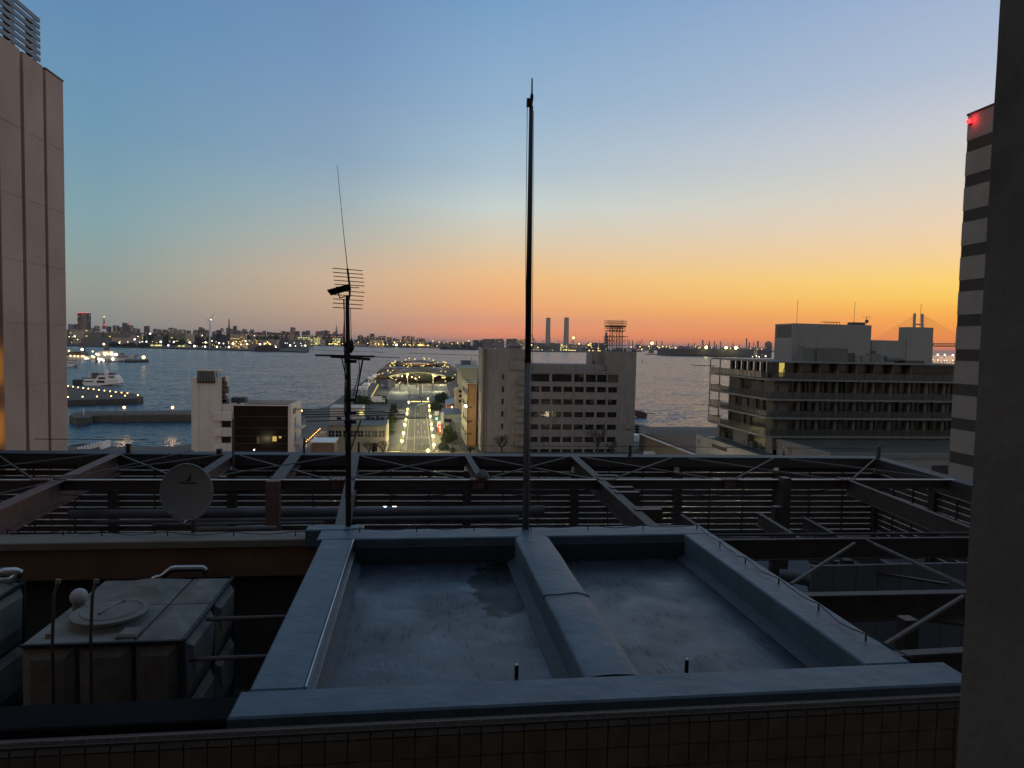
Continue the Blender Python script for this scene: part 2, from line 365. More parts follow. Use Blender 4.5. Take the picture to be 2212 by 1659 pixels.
def floor_mat():
    m = bpy.data.materials.new('bay_floor_wet'); m.use_nodes = True; nt = m.node_tree; N = nt.nodes.new; L = nt.links.new
    p = nt.nodes['Principled BSDF']; tc = N('ShaderNodeTexCoord')
    n = N('ShaderNodeTexNoise'); n.inputs['Scale'].default_value = 1.1; n.inputs['Detail'].default_value = 7; L(tc.outputs['Object'], n.inputs[0])
    cr = N('ShaderNodeValToRGB'); cr.color_ramp.elements[0].position = .38; cr.color_ramp.elements[1].position = .62
    cr.color_ramp.elements[0].color = (.020,.025,.034,1); cr.color_ramp.elements[1].color = (.040,.050,.066,1); L(n.outputs[0], cr.inputs[0])
    # short dark scuffs in rows running with the slope
    mp = N('ShaderNodeMapping'); mp.inputs['Scale'].default_value = (13, 2.6, 1); L(tc.outputs['Object'], mp.inputs[0])
    vo = N('ShaderNodeTexVoronoi'); vo.inputs['Scale'].default_value = 1; vo.inputs['Randomness'].default_value = .85; L(mp.outputs[0], vo.inputs[0])
    s = N('ShaderNodeTexNoise'); s.inputs['Scale'].default_value = 2; s.inputs['Detail'].default_value = 4; L(mp.outputs[0], s.inputs[0])
    n2 = N('ShaderNodeTexNoise'); n2.inputs['Scale'].default_value = 1.3; n2.inputs['Detail'].default_value = 5; L(tc.outputs['Object'], n2.inputs[0])
    m1 = N('ShaderNodeMath'); m1.operation = 'MULTIPLY_ADD'; m1.inputs[1].default_value = .9; L(s.outputs[0], m1.inputs[0]); L(vo.outputs['Distance'], m1.inputs[2])
    m2 = N('ShaderNodeMath'); m2.operation = 'MULTIPLY_ADD'; m2.inputs[1].default_value = -1.0; L(n2.outputs[0], m2.inputs[0]); L(m1.outputs[0], m2.inputs[2])
    r = N('ShaderNodeMapRange'); r.inputs[1].default_value = .04; r.inputs[2].default_value = .26; r.inputs[3].default_value = .62; r.inputs[4].default_value = 1; L(m2.outputs[0], r.inputs[0])
    # damp stain with a ragged edge at the back of the left bay
    wm = N('ShaderNodeMapping'); wm.vector_type = 'POINT'; wm.inputs['Location'].default_value = (.55/.62, -1.35/1.35, 0); wm.inputs['Scale'].default_value = (1/.62, 1/1.35, 0); L(tc.outputs['Object'], wm.inputs[0])
    nw = N('ShaderNodeTexNoise'); nw.inputs['Scale'].default_value = 2.2; nw.inputs['Detail'].default_value = 5; L(tc.outputs['Object'], nw.inputs[0])
    ln_ = N('ShaderNodeVectorMath'); ln_.operation = 'LENGTH'; L(wm.outputs[0], ln_.inputs[0])
    wa = N('ShaderNodeMath'); wa.operation = 'MULTIPLY_ADD'; wa.inputs[1].default_value = 1.3; L(nw.outputs[0], wa.inputs[0]); L(ln_.outputs['Value'], wa.inputs[2])
    wr = N('ShaderNodeMapRange'); wr.inputs[1].default_value = 1.52; wr.inputs[2].default_value = 1.64; wr.inputs[3].default_value = .22; wr.inputs[4].default_value = 1; L(wa.outputs[0], wr.inputs[0])
    rw = N('ShaderNodeMath'); rw.operation = 'MULTIPLY'; L(r.outputs[0], rw.inputs[0]); L(wr.outputs[0], rw.inputs[1]); r = rw
    v = N('ShaderNodeVectorMath'); v.operation = 'SCALE'; L(cr.outputs[0], v.inputs[0]); L(r.outputs[0], v.inputs['Scale'])
    L(v.outputs[0], p.inputs['Base Color'])
    sp_ = N('ShaderNodeMath'); sp_.operation = 'MULTIPLY'; sp_.inputs[1].default_value = .5; L(r.outputs[0], sp_.inputs[0]); L(sp_.outputs[0], p.inputs['Specular IOR Level'])
    rr = N('ShaderNodeMapRange'); rr.inputs[1].default_value = .35; rr.inputs[2].default_value = .7; rr.inputs[3].default_value = .26; rr.inputs[4].default_value = .5; L(n2.outputs[0], rr.inputs[0])
    L(rr.outputs[0], p.inputs['Roughness'])
    n5 = N('ShaderNodeTexNoise'); n5.inputs['Scale'].default_value = 3.5; n5.inputs['Detail'].default_value = 5; L(tc.outputs['Object'], n5.inputs[0])
    b2 = N('ShaderNodeBump'); b2.inputs['Strength'].default_value = .5; b2.inputs['Distance'].default_value = .015; L(n5.outputs[0], b2.inputs['Height'])
    b = N('ShaderNodeBump'); b.inputs['Strength'].default_value = .4; b.inputs['Distance'].default_value = .006; L(m1.outputs[0], b.inputs['Height']); L(b2.outputs[0], b.inputs['Normal']); L(b.outputs[0], p.inputs['Normal'])
    return m
MATS['bay_floor_wet'] = floor_mat()
for a, b in ((-1.08, 1.81), (2.44, 5.03)):
    fl = MB(); nx, ny = 14, 24
    for i in range(nx+1):
        for j in range(ny+1):
            fl.v.append((a+(b-a)*i/nx, 7.17+5.5*j/ny, 29.05+R.uniform(-.004,.004)+.03*max(0, abs(i/nx-.5)*2-.85)/.15*.3))
    for i in range(nx):
        for j in range(ny): q = i*(ny+1)+j; fl.f.append((q, q+ny+1, q+ny+2, q+1))
    fo = fl.build('bay_floor', 'bay_floor_wet', rf, smooth=True)
    fi = MB()
    for p0, p1, p2, p3 in (((a,7.18),(a+.16,7.18),(a+.16,12.66),(a,12.66)), ((b-.16,7.18),(b,7.18),(b,12.66),(b-.16,12.66))):
        hi0 = 29.14 if p0[0] == a else 29.06; hi1 = 29.06 if p0[0] == a else 29.14
        fi.quad((p0[0],p0[1],hi0),(p1[0],p1[1],hi1),(p2[0],p2[1],hi1),(p3[0],p3[1],hi0))
    fi.build('corner_fillet', 'bay_floor', rf)
    MB().box(a+.005, b-.005, 12.60, 12.655, 29.05, 29.36).build('back_upstand', 'bay_floor', rf)
# stub pipes and drains
for (px_, py_) in ((1117, 1468), (1487, 1455)):
    b = gz(px_, py_, 29.06); sp = MB().tube([(b[0],b[1]+.06,29.05),(b[0],b[1]+.06,29.20)], .024, 14); so_ = sp.build('vent_stub', 'dark_metal', rf)
    MB().sphere((b[0],b[1]+.06,29.20), .0245, 14, 6, .5).build('stub_cap', 'galvanised', so_, smooth=True) if False else MB().lathe((b[0],b[1]+.06,29.2), [(.026,0),(.026,.008),(.018,.02),(.002,.026)], 14).build('vent_cap', 'galvanised', rf, smooth=True)
for (px_, py_) in ((N_[0], N_[1]) for N_ in (Z('N6', 745, 262), Z('N7', 510, 210))):
    b = gz(px_, py_, 29.06); MB().lathe((b[0], b[1], 29.05), [(.07,0),(.06,.05),(.03,.11),(.004,.12)], 14).build('drain_strainer', 'dark_metal', rf, smooth=True)

# lightning cable with pegs
cab = thing('lightning_cable', 'thin black cable on short pegs running along the kerb edge', 'cable', (2,13,29.5))
pegs = [Z('N1', 0+x, 785) for x in ()]
pegpx = [(16,1154),(137,1156),(220,1158),(362,1158),(505,1158),(638,1157),(777,1150),(900,1148),(1024,1146),(1147,1144),(1270,1144),(1389,1143),(1505,1143)]
pegw = []
for p in pegpx:
    zz = 29.32 if p[0] < 700 else 29.5
    q = gz(p[0], p[1], zz); pegw.append((q[0], q[1], zz))
for p in ((1555,1180),(1610,1216),(1682,1262),(1768,1318),(1870,1385)):
    q = gz(p[0], p[1], 29.5); pegw.append((q[0], q[1], 29.5))
pl = []
for i, p in enumerate(pegw):
    MB().tube([p, (p[0],p[1],p[2]+.085)], .011, 6).build('peg', 'dark_metal', cab)
    pl.append((p[0], p[1], p[2]+.085))
    if i < len(pegw)-1:
        q = pegw[i+1]
        for s in (.25,.5,.75):
            pl.append((p[0]+(q[0]-p[0])*s+R.uniform(-.03,.03), p[1]+(q[1]-p[1])*s+R.uniform(-.03,.03), p[2]+(q[2]-p[2])*s+.085-.055*math.sin(math.pi*s)+R.uniform(-.008,.008)))
pl.append((pl[-1][0]+.25, pl[-1][1]-.5, 29.5)); 
MB().tube(pl, .008, 6).build('cable', 'black_rubber', cab)

# left boundary wall of the tank yard
lw = thing('boundary_wall', 'red brown rendered wall with a pale coping behind the water tanks', 'wall', (-6,13.6,26))
mat('red_render', (.20,.115,.075), .9, var=.3, vscale=1.5)
mat('coping', (.19,.165,.135), .8, var=.15, vscale=3)
zb = gy(300, 1250, 13.45)[2]
MB().box(-13, -1.60, 13.45, 13.95, zb, 29.2).build('wall', 'red_render', lw)
k = MB(); k.bev(-13, -1.75, 13.36, 13.98, 29.19, 29.32, .015); k.build('coping', 'coping', lw)
MB().box(-13, -1.60, 13.7, 13.95, 24, zb-.002).build('lower_wall', 'concrete_dark', lw)
yf = MB().box(-14, -1.55, 5, 13.7, 25.7, 26.0); yf.build('yard_floor', 'roof_dark', label='dark flat floor of the water tank yard below the red brown wall', cat='roof', loc=(-6,9,25.7))
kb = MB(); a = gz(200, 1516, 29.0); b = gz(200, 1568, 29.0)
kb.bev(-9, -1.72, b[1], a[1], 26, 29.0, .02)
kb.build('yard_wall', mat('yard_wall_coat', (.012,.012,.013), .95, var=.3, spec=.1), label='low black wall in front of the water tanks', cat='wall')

# water tanks
mat('tank_panel', (.215,.20,.17), .8, var=.3, vscale=3, streak=.3)
mat('tank_seam', (.03,.035,.042), .7)
def make_tank(ox, label):
    X0, X1, Y0, Y1, ZB, ZTp = -5.26+ox, -3.16+ox, 10.15, 12.80, 26.2, 28.8
    t = thing('water_tank', label, 'water tank', ((X0+X1)/2, (Y0+Y1)/2, ZB), 'panel water tanks in the yard')
    sx = X0+.685*(X1-X0); ym = (Y0+Y1)/2+.1
    MB().box(X0+.02, X1-.02, Y0+.02, Y1-.02, ZB, ZTp-.02).build('tank_body', 'tank_seam', t)
    pn = MB()
    def pyr(x0, x1, y0, y1, h):
        x0 += .015; x1 -= .015; y0 += .015; y1 -= .015; mx, my = (x1-x0)*.36, (y1-y0)*.36; z = ZTp-.015
        pn.add([(x0,y0,z),(x1,y0,z),(x1,y1,z),(x0,y1,z),(x0,y0,z+.015),(x1,y0,z+.015),(x1,y1,z+.015),(x0,y1,z+.015),
                (x0+mx,y0+my,z+h),(x1-mx,y0+my,z+h),(x1-mx,y1-my,z+h),(x0+mx,y1-my,z+h)],
               ((0,1,5,4),(1,2,6,5),(2,3,7,6),(3,0,4,7),(4,5,9,8),(5,6,10,9),(6,7,11,10),(7,4,8,11),(8,9,10,11)))
    pyr(sx, X1, Y0, ym, .16); pyr(sx, X1, ym, Y1, .16); pyr(X0+.45, sx, ym, Y1, .18); 
    pn.box(X0+.015, sx-.015, Y0+.015, ym-.015, ZTp-.02, ZTp+.004); pn.box(X0+.015, X0+.485, ym, Y1-.015, ZTp-.02, ZTp+.004)
    pn.build('roof_panel', 'tank_panel', t)
    sp = MB()
    for (a, b) in ((Y0+.08, ym-.07), (ym+.07, Y1-.08)):
        for z0, z1 in ((ZTp-.95, ZTp-.06), (ZTp-1.95, ZTp-1.02)):
            sp.add([(X1-.02,a,z0),(X1-.02,b,z0),(X1-.02,b,z1),(X1-.02,a,z1),(X1+.075,a+.22,z0+.3),(X1+.075,b-.22,z0+.3),(X1+.075,b-.12,z1-.1),(X1+.075,a+.12,z1-.1)],
                   ((0,1,5,4),(1,2,6,5),(2,3,7,6),(3,0,4,7),(4,5,6,7)))
    sp.build('side_panel', 'tank_panel', t)
    fp = MB()
    for a, b in ((X0, X0+.7), (X0+.72, sx-.01), (sx+.01, X1-.06)):
        for z0, z1 in ((ZTp-.98, ZTp-.05), (ZTp-2.0, ZTp-1.02)):
            fp.add([(a+.02,Y0+.02,z0),(b-.02,Y0+.02,z0),(b-.02,Y0+.02,z1),(a+.02,Y0+.02,z1),(a+.14,Y0-.03,z0+.14),(b-.14,Y0-.03,z0+.14),(b-.14,Y0-.03,z1-.14),(a+.14,Y0-.03,z1-.14)],
               ((0,1,5,4),(1,2,6,5),(2,3,7,6),(3,0,4,7),(4,5,6,7)))
    fp.build('front_panel', 'tank_panel', t)
    fr = MB(); fr.box(X1-.05, X1+.02, Y0-.02, Y0+.05, ZB, ZTp+.012); fr.box(X1-.03, X1+.02, ym-.04, ym+.04, ZB, ZTp-.02); fr.box(X1-.05, X1+.02, Y1-.06, Y1+.01, ZB, ZTp-.01)
    fr.beam((X1, Y0, ZTp+.008), (X1, Y1, ZTp+.008), .06, .03); fr.beam((X0, Y0, ZTp+.002), (X1-.05, Y0, ZTp+.002), .05, .03)
    fr.build('corner_rail', 'tank_seam', t)
    bl_ = MB()
    for i in range(22):
        x_ = X0+.05+(X1-X0-.1)*i/21; bl_.tube([(x_,Y0-.045,ZTp-.03),(x_,Y0-.02,ZTp-.03)], .009, 6)
        y_ = Y0+.05+(Y1-Y0-.1)*i/21; bl_.tube([(X1+.012,y_,ZTp+.02),(X1+.012,y_,ZTp+.036)], .010, 6)
    bl_.build('bolt_row', 'galvanised', t)
    MB().tube([(X0+.25,Y0+.25,ZTp),(X0+.25,Y0+.25,ZTp+.07)], .05, 10).build('inlet_cap', 'ball_vent' if 'ball_vent' in MATS else 'coping', t)
    MB().tube([(X0+.3,Y0-.01,ZTp-1.9),(X0+.3,Y0-.12,ZTp-1.9),(X0+.3,Y0-.12,ZTp-2.5)], .035, 8).build('drain_tap', 'steel_pale', t)
    c = ((X0+sx)/2+.1, (Y0+ym)/2+.1, ZTp)
    mh = MB().lathe(c, [(.50,.0),(.47,.10),(.52,.11),(.52,.15),(.44,.165),(.42,.15),(.40,.15),(.38,.17),(.1,.21),(.01,.212)], 32).build('manhole', 'tank_panel', t, smooth=False)
    MB().beam((c[0]-.05,c[1]-.25,ZTp+.2),(c[0]+.1,c[1]+.28,ZTp+.2), .03, .04).build('handle', 'tank_panel', mh)
    MB().bev(c[0]+.35, c[0]+.62, Y0+.1, Y0+.4, ZTp, ZTp+.07, .03).build('access_box', 'tank_panel', t)
    v = MB(); vc = gy(*Z('N5', 567, 425), 11.35); vz = vc[2]; vx = vc[0]+ox
    v.sphere((vx, 11.35, vz), .125, 24, 14).build('ball_vent', mat('ball_vent', (.42,.40,.37), .5, var=.05), t, smooth=True)
    MB().tube([(vx,11.35,ZTp-.05),(vx,11.35,vz-.1)], .085, 16).build('vent_neck', 'tank_panel', t)
    for (px_, x2) in ((Z('N5', 372, 760)[0], 0), (Z('N5', 648, 760)[0], 0)):
        b = gy(px_, 1400, 10.0); top = gy(px_+6, 1262, 10.12)
        ld = MB().tube([(b[0]+ox,10.02,26.2),(b[0]+ox,10.02,28.9),(top[0]+ox,10.1,top[2]-.15),(top[0]+ox+.02,10.16,top[2])], .022, 8); ld.build('ladder_rail', 'steel_brown', t)
        MB().tube([(top[0]+ox+.02,10.16,top[2]),(top[0]+ox+.03,10.17,top[2]+.05)], .034, 10).build('rail_cap', 'coping', t)
    return t
make_tank(0, 'grey panel water tank with ball vent and manhole, right of the two')
c2 = gz(57, 1256, 28.8)[0]+3.16
make_tank(c2, 'grey panel water tank cut by the left edge of the view')
def duct(pts, r, Y, label):
    w = [gy(*Z('N5', *p), Y) for p in pts]; d = MB()
    out = []
    for i, p in enumerate(w):
        if 0 < i < len(w)-1:
            a = Vector(w[i-1])-Vector(p); b = Vector(w[i+1])-Vector(p); s = min(.07, a.length*.4, b.length*.4)
            P = Vector(p); out += [tuple(P+a.normalized()*s), tuple(P+(a.normalized()+b.normalized())*s*.18), tuple(P+b.normalized()*s)]
        else: out.append(p)
    o = d.tube(out, r, 20).build('duct_pipe', 'galvanised', label=label, cat='pipe', smooth=True)
    bb = MB()
    for p in out[1:-1:3]: bb.sphere(p, r*1.04, 12, 8)
duct([(1085,296),(1165,285),(1235,222),(1462,218),(1492,250)], .062, 13.15, 'shiny bent metal duct pipe lying behind the right water tank')
duct([(-150,245),(150,245),(85,305),(-150,305)], .07, 12.6, 'shiny bent metal duct pipe on the tank at the left edge')
hp = MB()
for (y1, Y) in ((1336, 11.0), (1421, 10.2)):
    a = gy(498, y1, Y); b = gy(604 if y1 < 1400 else 574, y1, Y)
    o = MB().tube([(-3.1, Y, a[2]), (-1.5, Y, a[2])], .033, 12).build('drain_pipe', 'steel_pale', label='pale horizontal pipe bridging tank and roof kerb, %s of the pair' % ('upper' if y1 < 1400 else 'lower'), cat='pipe', group='pipes between tank and kerb', smooth=True)

# text helper
def text(s, size, O, U, V, mtl, name, parent, bold=.0, depth=.01, label=None):
    cu = bpy.data.curves.new(name, 'FONT'); cu.body = s; cu.size = size; cu.extrude = depth; cu.offset = bold; cu.align_x = 'CENTER'; cu.align_y = 'CENTER'
    tmp = bpy.data.objects.new('tmp', cu); COL.objects.link(tmp); bpy.context.view_layer.update()
    me = bpy.data.meshes.new_from_object(tmp); bpy.data.objects.remove(tmp)
    U, V, O = Vector(U).normalized(), Vector(V).normalized(), Vector(O); Wn = U.cross(V)
    g = Vector(ORG[parent])
    M_ = Matrix(((U.x,V.x,Wn.x,O.x-g.x),(U.y,V.y,Wn.y,O.y-g.y),(U.z,V.z,Wn.z,O.z-g.z),(0,0,0,1)))
    me.transform(M_); me.materials.clear(); me.materials.append(MATS[mtl] if isinstance(mtl, str) else mtl)
    o = bpy.data.objects.new(name, me); COL.objects.link(o); o.parent = parent; ORG[o] = ORG[parent]
    if label: o['label'] = label
    return o

# satellite dish
C = Vector(gy(402, 1063, 13.85))
sd_ = thing('satellite_dish', 'round grey satellite dish on a post behind the tank yard wall', 'satellite dish', (C.x+.1, 13.85, 29.3))
nrm = Vector((-.27, -1, .10)).normalized(); ux = nrm.cross(Vector((0,0,1))).normalized()*-1; uz = ux.cross(nrm)*1.0
if uz.z < 0: uz = -uz
rd = .525; d = MB(); n = 40; rings = 7
def dp(r_, t_, off): 
    return C+ux*(r_*math.cos(t_))*1.0+uz*(r_*math.sin(t_))-nrm*(.05*(1-(r_/rd)**2))-nrm*off
for off in (0, .018):
    base = len(d.v); d.v.append(tuple(dp(0,0,off)))
    for i in range(1, rings+1):
        for k_ in range(n): d.v.append(tuple(dp(rd*i/rings, 2*math.pi*k_/n, off)))
    for k_ in range(n):
        k2 = (k_+1) % n; d.f.append((base, base+1+k_, base+1+k2))
        for i in range(rings-1): a_ = base+1+i*n; d.f.append((a_+k_, a_+n+k_, a_+n+k2, a_+k2))
d.build('reflector', mat('dish_grey', (.16,.165,.17), .55, var=.06, vscale=2), sd_, smooth=True)
rim = MB(); rim.tube([tuple(dp(rd, 2*math.pi*k_/48, .008)) for k_ in range(49)], .014, 8, cap=False); rim.build('rim', mat('dish_rim', (.2,.22,.25), .4), sd_, smooth=True)
MB().tube([(C.x+.09,13.98,29.2),(C.x+.09,13.98,C.z+.05)], .042, 12).build('post', 'steel_pale', sd_, smooth=True)
MB().box(C.x+.0, C.x+.16, 13.93, 14.05, C.z-.2, C.z+.1).build('mount_bracket', 'dark_metal', sd_)
b0 = C-uz*rd*.98; fe = Vector(gy(*Z('A1', 262, 1165), 13.3))
MB().tube([tuple(b0+ux*.05), tuple(b0-uz*.05+nrm*.06+ux*.02), tuple(fe)], .012, 8).build('feed_arm', 'galvanised', sd_)
MB().lathe((fe.x,fe.y,fe.z-.05), [(.02,0),(.035,.03),(.035,.09),(.01,.1)], 12).build('feed_horn', 'coping', sd_)
Lc = C+uz*.28-nrm*.02
sail = MB(); P2 = [(-.10,0),(.07,0),(.10,.10),(.095,.27),(.06,.17),(0,.08)]
o2 = Lc+ux*(-.0)+nrm*-.05
def onface(a, b): 
    r_ = math.hypot(a, b); return C+ux*a+uz*b-nrm*(.05*(1-(r_/rd)**2))+nrm*.006
sail.v = [tuple(onface(a*.62-.0, .20+b*.6)) for a, b in P2]; sail.f = [tuple(range(len(P2)))]; sail.build('sail_emblem', 'dark_metal', sd_)
text('NIPPON-ANTENNA', .058, onface(0, .165), ux, uz, 'dark_metal', 'lettering', sd_, depth=.002)

# flagpole
b = gz(1135, 1143, ZT)
fp = thing('flagpole', 'tall dark metal flagpole with a thin tip and halyard rising from the roof kerb', 'flagpole', (b[0], 13.2, ZT))
P0 = Vector((gy(1135.5, 1140, 13.2)[0], 13.2, ZT)); P1 = Vector(gy(1147.5, 229, 13.2)); J = P0+(P1-P0)*.405
MB().tube([P0, J], .070, 20, r2=.062).build('lower_pole', mat('pole_grey', (.19,.17,.155), .5, metal=.1, var=.3, vscale=3), fp, smooth=True)
MB().tube([J, P1], .059, 20, r2=.038).build('upper_pole', mat('pole_dark', (.04,.038,.036), .5, metal=.3, var=.3, vscale=3), fp, smooth=True)
MB().tube([J-Vector((0,0,.03)), J+Vector((0,0,.03))], .066, 20).build('joint_ring', 'dark_metal', fp)
T = gy(1149.5, 169, 13.2); mid = gy(1148.8, 213, 13.2)
MB().tube([P1, mid, (mid[0],mid[1],mid[2]+.05), (mid[0],mid[1],mid[2]+.1), T], [.022,.03,.034,.016,.013], 10).build('tip_rod', 'dark_metal', fp)
t1 = gy(*Z('B8', 305, 515), 13.2)
MB().beam(t1, (P1.x, 13.2, t1[2]), .09, .14).build('pulley_box', 'dark_metal', fp)
MB().tube([(t1[0]+.01,13.2,t1[2]-.05)]+[tuple(Vector((t1[0]+.01,13.2,t1[2]))*(1-s)+Vector((P0.x-.075,13.15,30.3))*s) for s in (.1,.2,.3,.36)]+[tuple(P0+(P1-P0)*.5+Vector((-.055,-.04,0))), (P0.x-.08,13.12,30.3)], .006, 5).build('halyard', 'black_rubber', fp)
MB().tube([tuple(P1+Vector((.04,-.04,-.1))), tuple(P0+(P1-P0)*.5+Vector((.07,-.05,0))), (P0.x+.085,13.12,29.7)], .005, 5).build('halyard', 'coping', fp)

# antenna mast
Y0 = 13.55
def a8(x, y, Y=Y0): return gy(*Z('N8', x, y), Y)
mast_b = gy(753, 1146, Y0); mast_t = a8(420, 400)
am = thing('antenna_mast', 'rooftop antenna mast with stacked aerials and hanging cables left of the flagpole', 'antenna mast', (mast_b[0], Y0, 29.5))
mm_ = [mast_b, a8(430, 1200), a8(420, 560), mast_t]
MB().tube(mm_, [.05,.045,.038,.034], 12).build('mast', mat('mast_rust', (.05,.038,.032), .6, metal=.3, var=.4, vscale=5), am, smooth=True)
for s in (.15, .45, .79): 
    p = Vector(mast_b)*(1-s)+Vector(mast_t)*s; MB().tube([p-Vector((0,0,.04)), p+Vector((0,0,.04))], .065, 12).build('clamp', 'dark_metal', am)
boom = [a8(420,165), a8(440,330), a8(440,400), a8(412,515)]
MB().tube(boom, .019, 8).build('upper_boom', 'dark_metal', am)
for (xa, ya, xb, yb) in ((288,161,553,183),(292,197,558,216),(297,232,562,250),(300,267,567,286),(304,302,571,319),(318,327,525,335),(318,360,571,375),(300,395,565,411),(295,432,561,449),(291,469,557,487),(288,508,551,521)):
    MB().tube([a8(xa,ya), a8(xb,yb)], .0085, 6).build('aerial_element', 'dark_metal', am)
w0, w1 = Vector(a8(258,378)), Vector(a8(440,328))
MB().beam(w0, w1, .42, .035, up=(.15,.1,1)).build('small_dish', mat('matt_black', (.01,.01,.01), 1.0, spec=.05), am)
MB().tube([a8(338,378), a8(352,424), a8(398,412)], .014, 6).build('dish_arm', 'steel_pale', am)
wh = MB().tube([a8(420,165), gy(742,500,Y0), gy(728.5,357,Y0)], [.009,.006,.004], 6); wh.build('whip_aerial', 'dark_metal', am)
MB().tube([a8(447,520), a8(454,790)], .006, 5).build('stay_wire', 'black_rubber', am)
MB().tube([a8(455,785), a8(457,820), a8(460,870), a8(452,912)], [.008,.045,.045,.012], 10).build('insulator', mat('ceramic', (.06,.04,.035), .35), am, smooth=True)
MB().beam(a8(418,862), a8(460,862), .03, .10).build('insulator_bracket', 'mast_rust', am)
for (xa, ya, xb, yb, w) in ((135,931,660,943,.035),(270,941,622,967,.05),(500,936,885,955,.012)):
    MB().beam(a8(xa,ya,Y0-.05), a8(xb,yb,Y0-.05), .05, w).build('cross_arm', mat('arm_rust', (.07,.05,.04), .7, var=.4, vscale=6), am)
for (xa, ya, xb, yb, r_) in ((370,960,415,1160,.012),(555,970,485,1360,.017),(520,965,528,1060,.009),(528,1060,470,1300,.008),(540,1500,440,1795,.015)):
    MB().tube([a8(xa,ya,Y0-.08), a8(xb,yb,Y0-.08)], r_, 6).build('strut', 'dark_metal', am)
for y_ in (985, 1325, 1440, 1520):
    p = a8(438, y_); MB().box(p[0]-.09, p[0]+.13, Y0-.07, Y0+.07, p[2]-.03, p[2]+.03).build('arm_bracket', 'dark_metal', am)
cb = [(390,440),(392,600),(395,760),(402,930),(398,1100),(405,1280),(402,1420),(408,1540),(400,1659)]
MB().tube([a8(x, y, Y0-.06) for x, y in cb]+[gy(748,1000,Y0-.06), gy(747,1060,Y0-.06), gy(748,1146,Y0-.06)], .011, 6).build('coax_cable', 'black_rubber', am)
MB().tube([a8(x-6+8*math.sin(i*2), y, Y0-.08) for i, (x, y) in enumerate(cb)], .008, 6).build('coax_cable', 'black_rubber', am)
els = ((639,884,806,883),(648.5,890,831,888),(651,896,854,891),(659,901,878,895.5),(661,910,919,902.5))
mids = []
for (xa, ya, xb, yb) in els:
    p, q = gz(xa, ya, 31.63), gz(xb, yb, 31.63); MB().tube([p, q], .009, 6).build('aerial_element', 'dark_metal', am)
    mids.append(((gz(757, (ya+yb)/2, 31.63))))
MB().tube([mids[0], mids[-1]], .018, 8).build('lower_boom', 'steel_pale', am)
# ---------------------------------------------------------------- steel frame with louvred screen on the next roof
ZG = 29.2
sf = thing('steel_frame', 'dark brown steel roof frame with louvred screen walls filling the middle of the view', 'steel frame', (2,16,26))
def g0y(x): return 24.75-(x+13.3)*1.2/29.8
def g1y(x): return 19.98-(x+10.7)*.6/26.4
xs = [-13.5,-9.75,-6.0,-2.1,1.75,5.45,9.1,12.75,16.5]
XL = -13.6
def Yl(f, x): return f(x)
p, q = (XL, g0y(XL), ZG), (16.55, g0y(16.55), ZG)
mb = MB(); mb.beam((p[0],p[1],ZG-.03),(q[0],q[1],ZG-.03), .62, .06); mb.build('roof_coping', mat('coping_blue', (.035,.04,.052), .6, var=.2, vscale=1.5, stretch=(1,1,1)), sf)
mb = MB(); mb.beam((p[0],p[1]-.28,ZG-.19),(q[0],q[1]-.28,ZG-.19), .05, .25); mb.beam((p[0],p[1]-.22,ZG-.33),(q[0],q[1]-.22,ZG-.33), .2, .03); mb.build('top_girder', 'steel_brown', sf)
# louvres bay by bay on the far side
mat('slat', (.085,.062,.05), .4, var=.3, vscale=3)
mat('light_line', (.55,.48,.42), .5, metal=.0, var=.3, vscale=5)  # pale strips painted for light showing through slat gaps; girder flange shares the tone
def louvre(xa, ya, xb, yb, ztop, n, pitch):
    d = Vector((xb-xa, yb-ya, 0)); L_ = d.length; d.normalize(); nn = Vector((d.y, -d.x, 0))
    lv = MB(); tr = MB()
    for i in range(n):
        z = ztop-pitch*i
        a = Vector((xa,ya,z))+d*.09; b_ = Vector((xb,yb,z))-d*.09
        lv.beam(a-Vector((0,0,pitch*.47)), b_-Vector((0,0,pitch*.47)), .02, pitch*.80)
        if i % 1 == 0:
            s0 = 0.0
            while s0 < L_-.3:
                s1 = min(L_-.2, s0+R.uniform(.5,1.9))
                if R.random() < .86: tr.beam(a+d*(s0+.05)+nn*.015, a+d*(s1-.05)+nn*.015, .035, .012)
                s0 = s1
    for k_ in range(1, 3):
        c = Vector((xa,ya,0))+d*L_*k_/3; lv.beam(c+nn*.03+Vector((0,0,ztop)), c+nn*.03+Vector((0,0,ztop-pitch*n)), .05, .04, up=tuple(d))
    lv.build('louvre_panel', 'slat', sf); tr.build('light_line', 'light_line', sf)
for i in range(len(xs)-1):
    louvre(xs[i], g0y(xs[i])-.05, xs[i+1], g0y(xs[i+1])-.05, ZG-.37, 14, .205)
sideR = [(16.5, 23.4), (16.25, 20.2), (16.0, 17.0), (15.8, 13.8)]
for a, b in zip(sideR, sideR[1:]): louvre(a[0], a[1], b[0], b[1], ZG-.56, 13, .205)
for x_ in xs:
    MB().box(x_-.14, x_+.14, g0y(x_)-.32, g0y(x_)-.06, 26, ZG-.52).build('column', 'steel_brown', sf)
for a in sideR[1:]: MB().box(a[0]-.14, a[0]+.14, a[1]-.14, a[1]+.14, 26, ZG-.5).build('column', 'steel_brown', sf)
mb = MB(); mb.beam((16.55,g0y(16.5)+.3,ZG-.035),(15.75,12.5,ZG-.035), .5, .06); mb.build('roof_coping', 'coping_blue', sf)
mb = MB(); mb.beam((16.3,g0y(16.5)-.3,ZG-.28),(15.5,12.5,ZG-.28), .05, .42); mb.build('side_girder', 'steel_brown', sf)
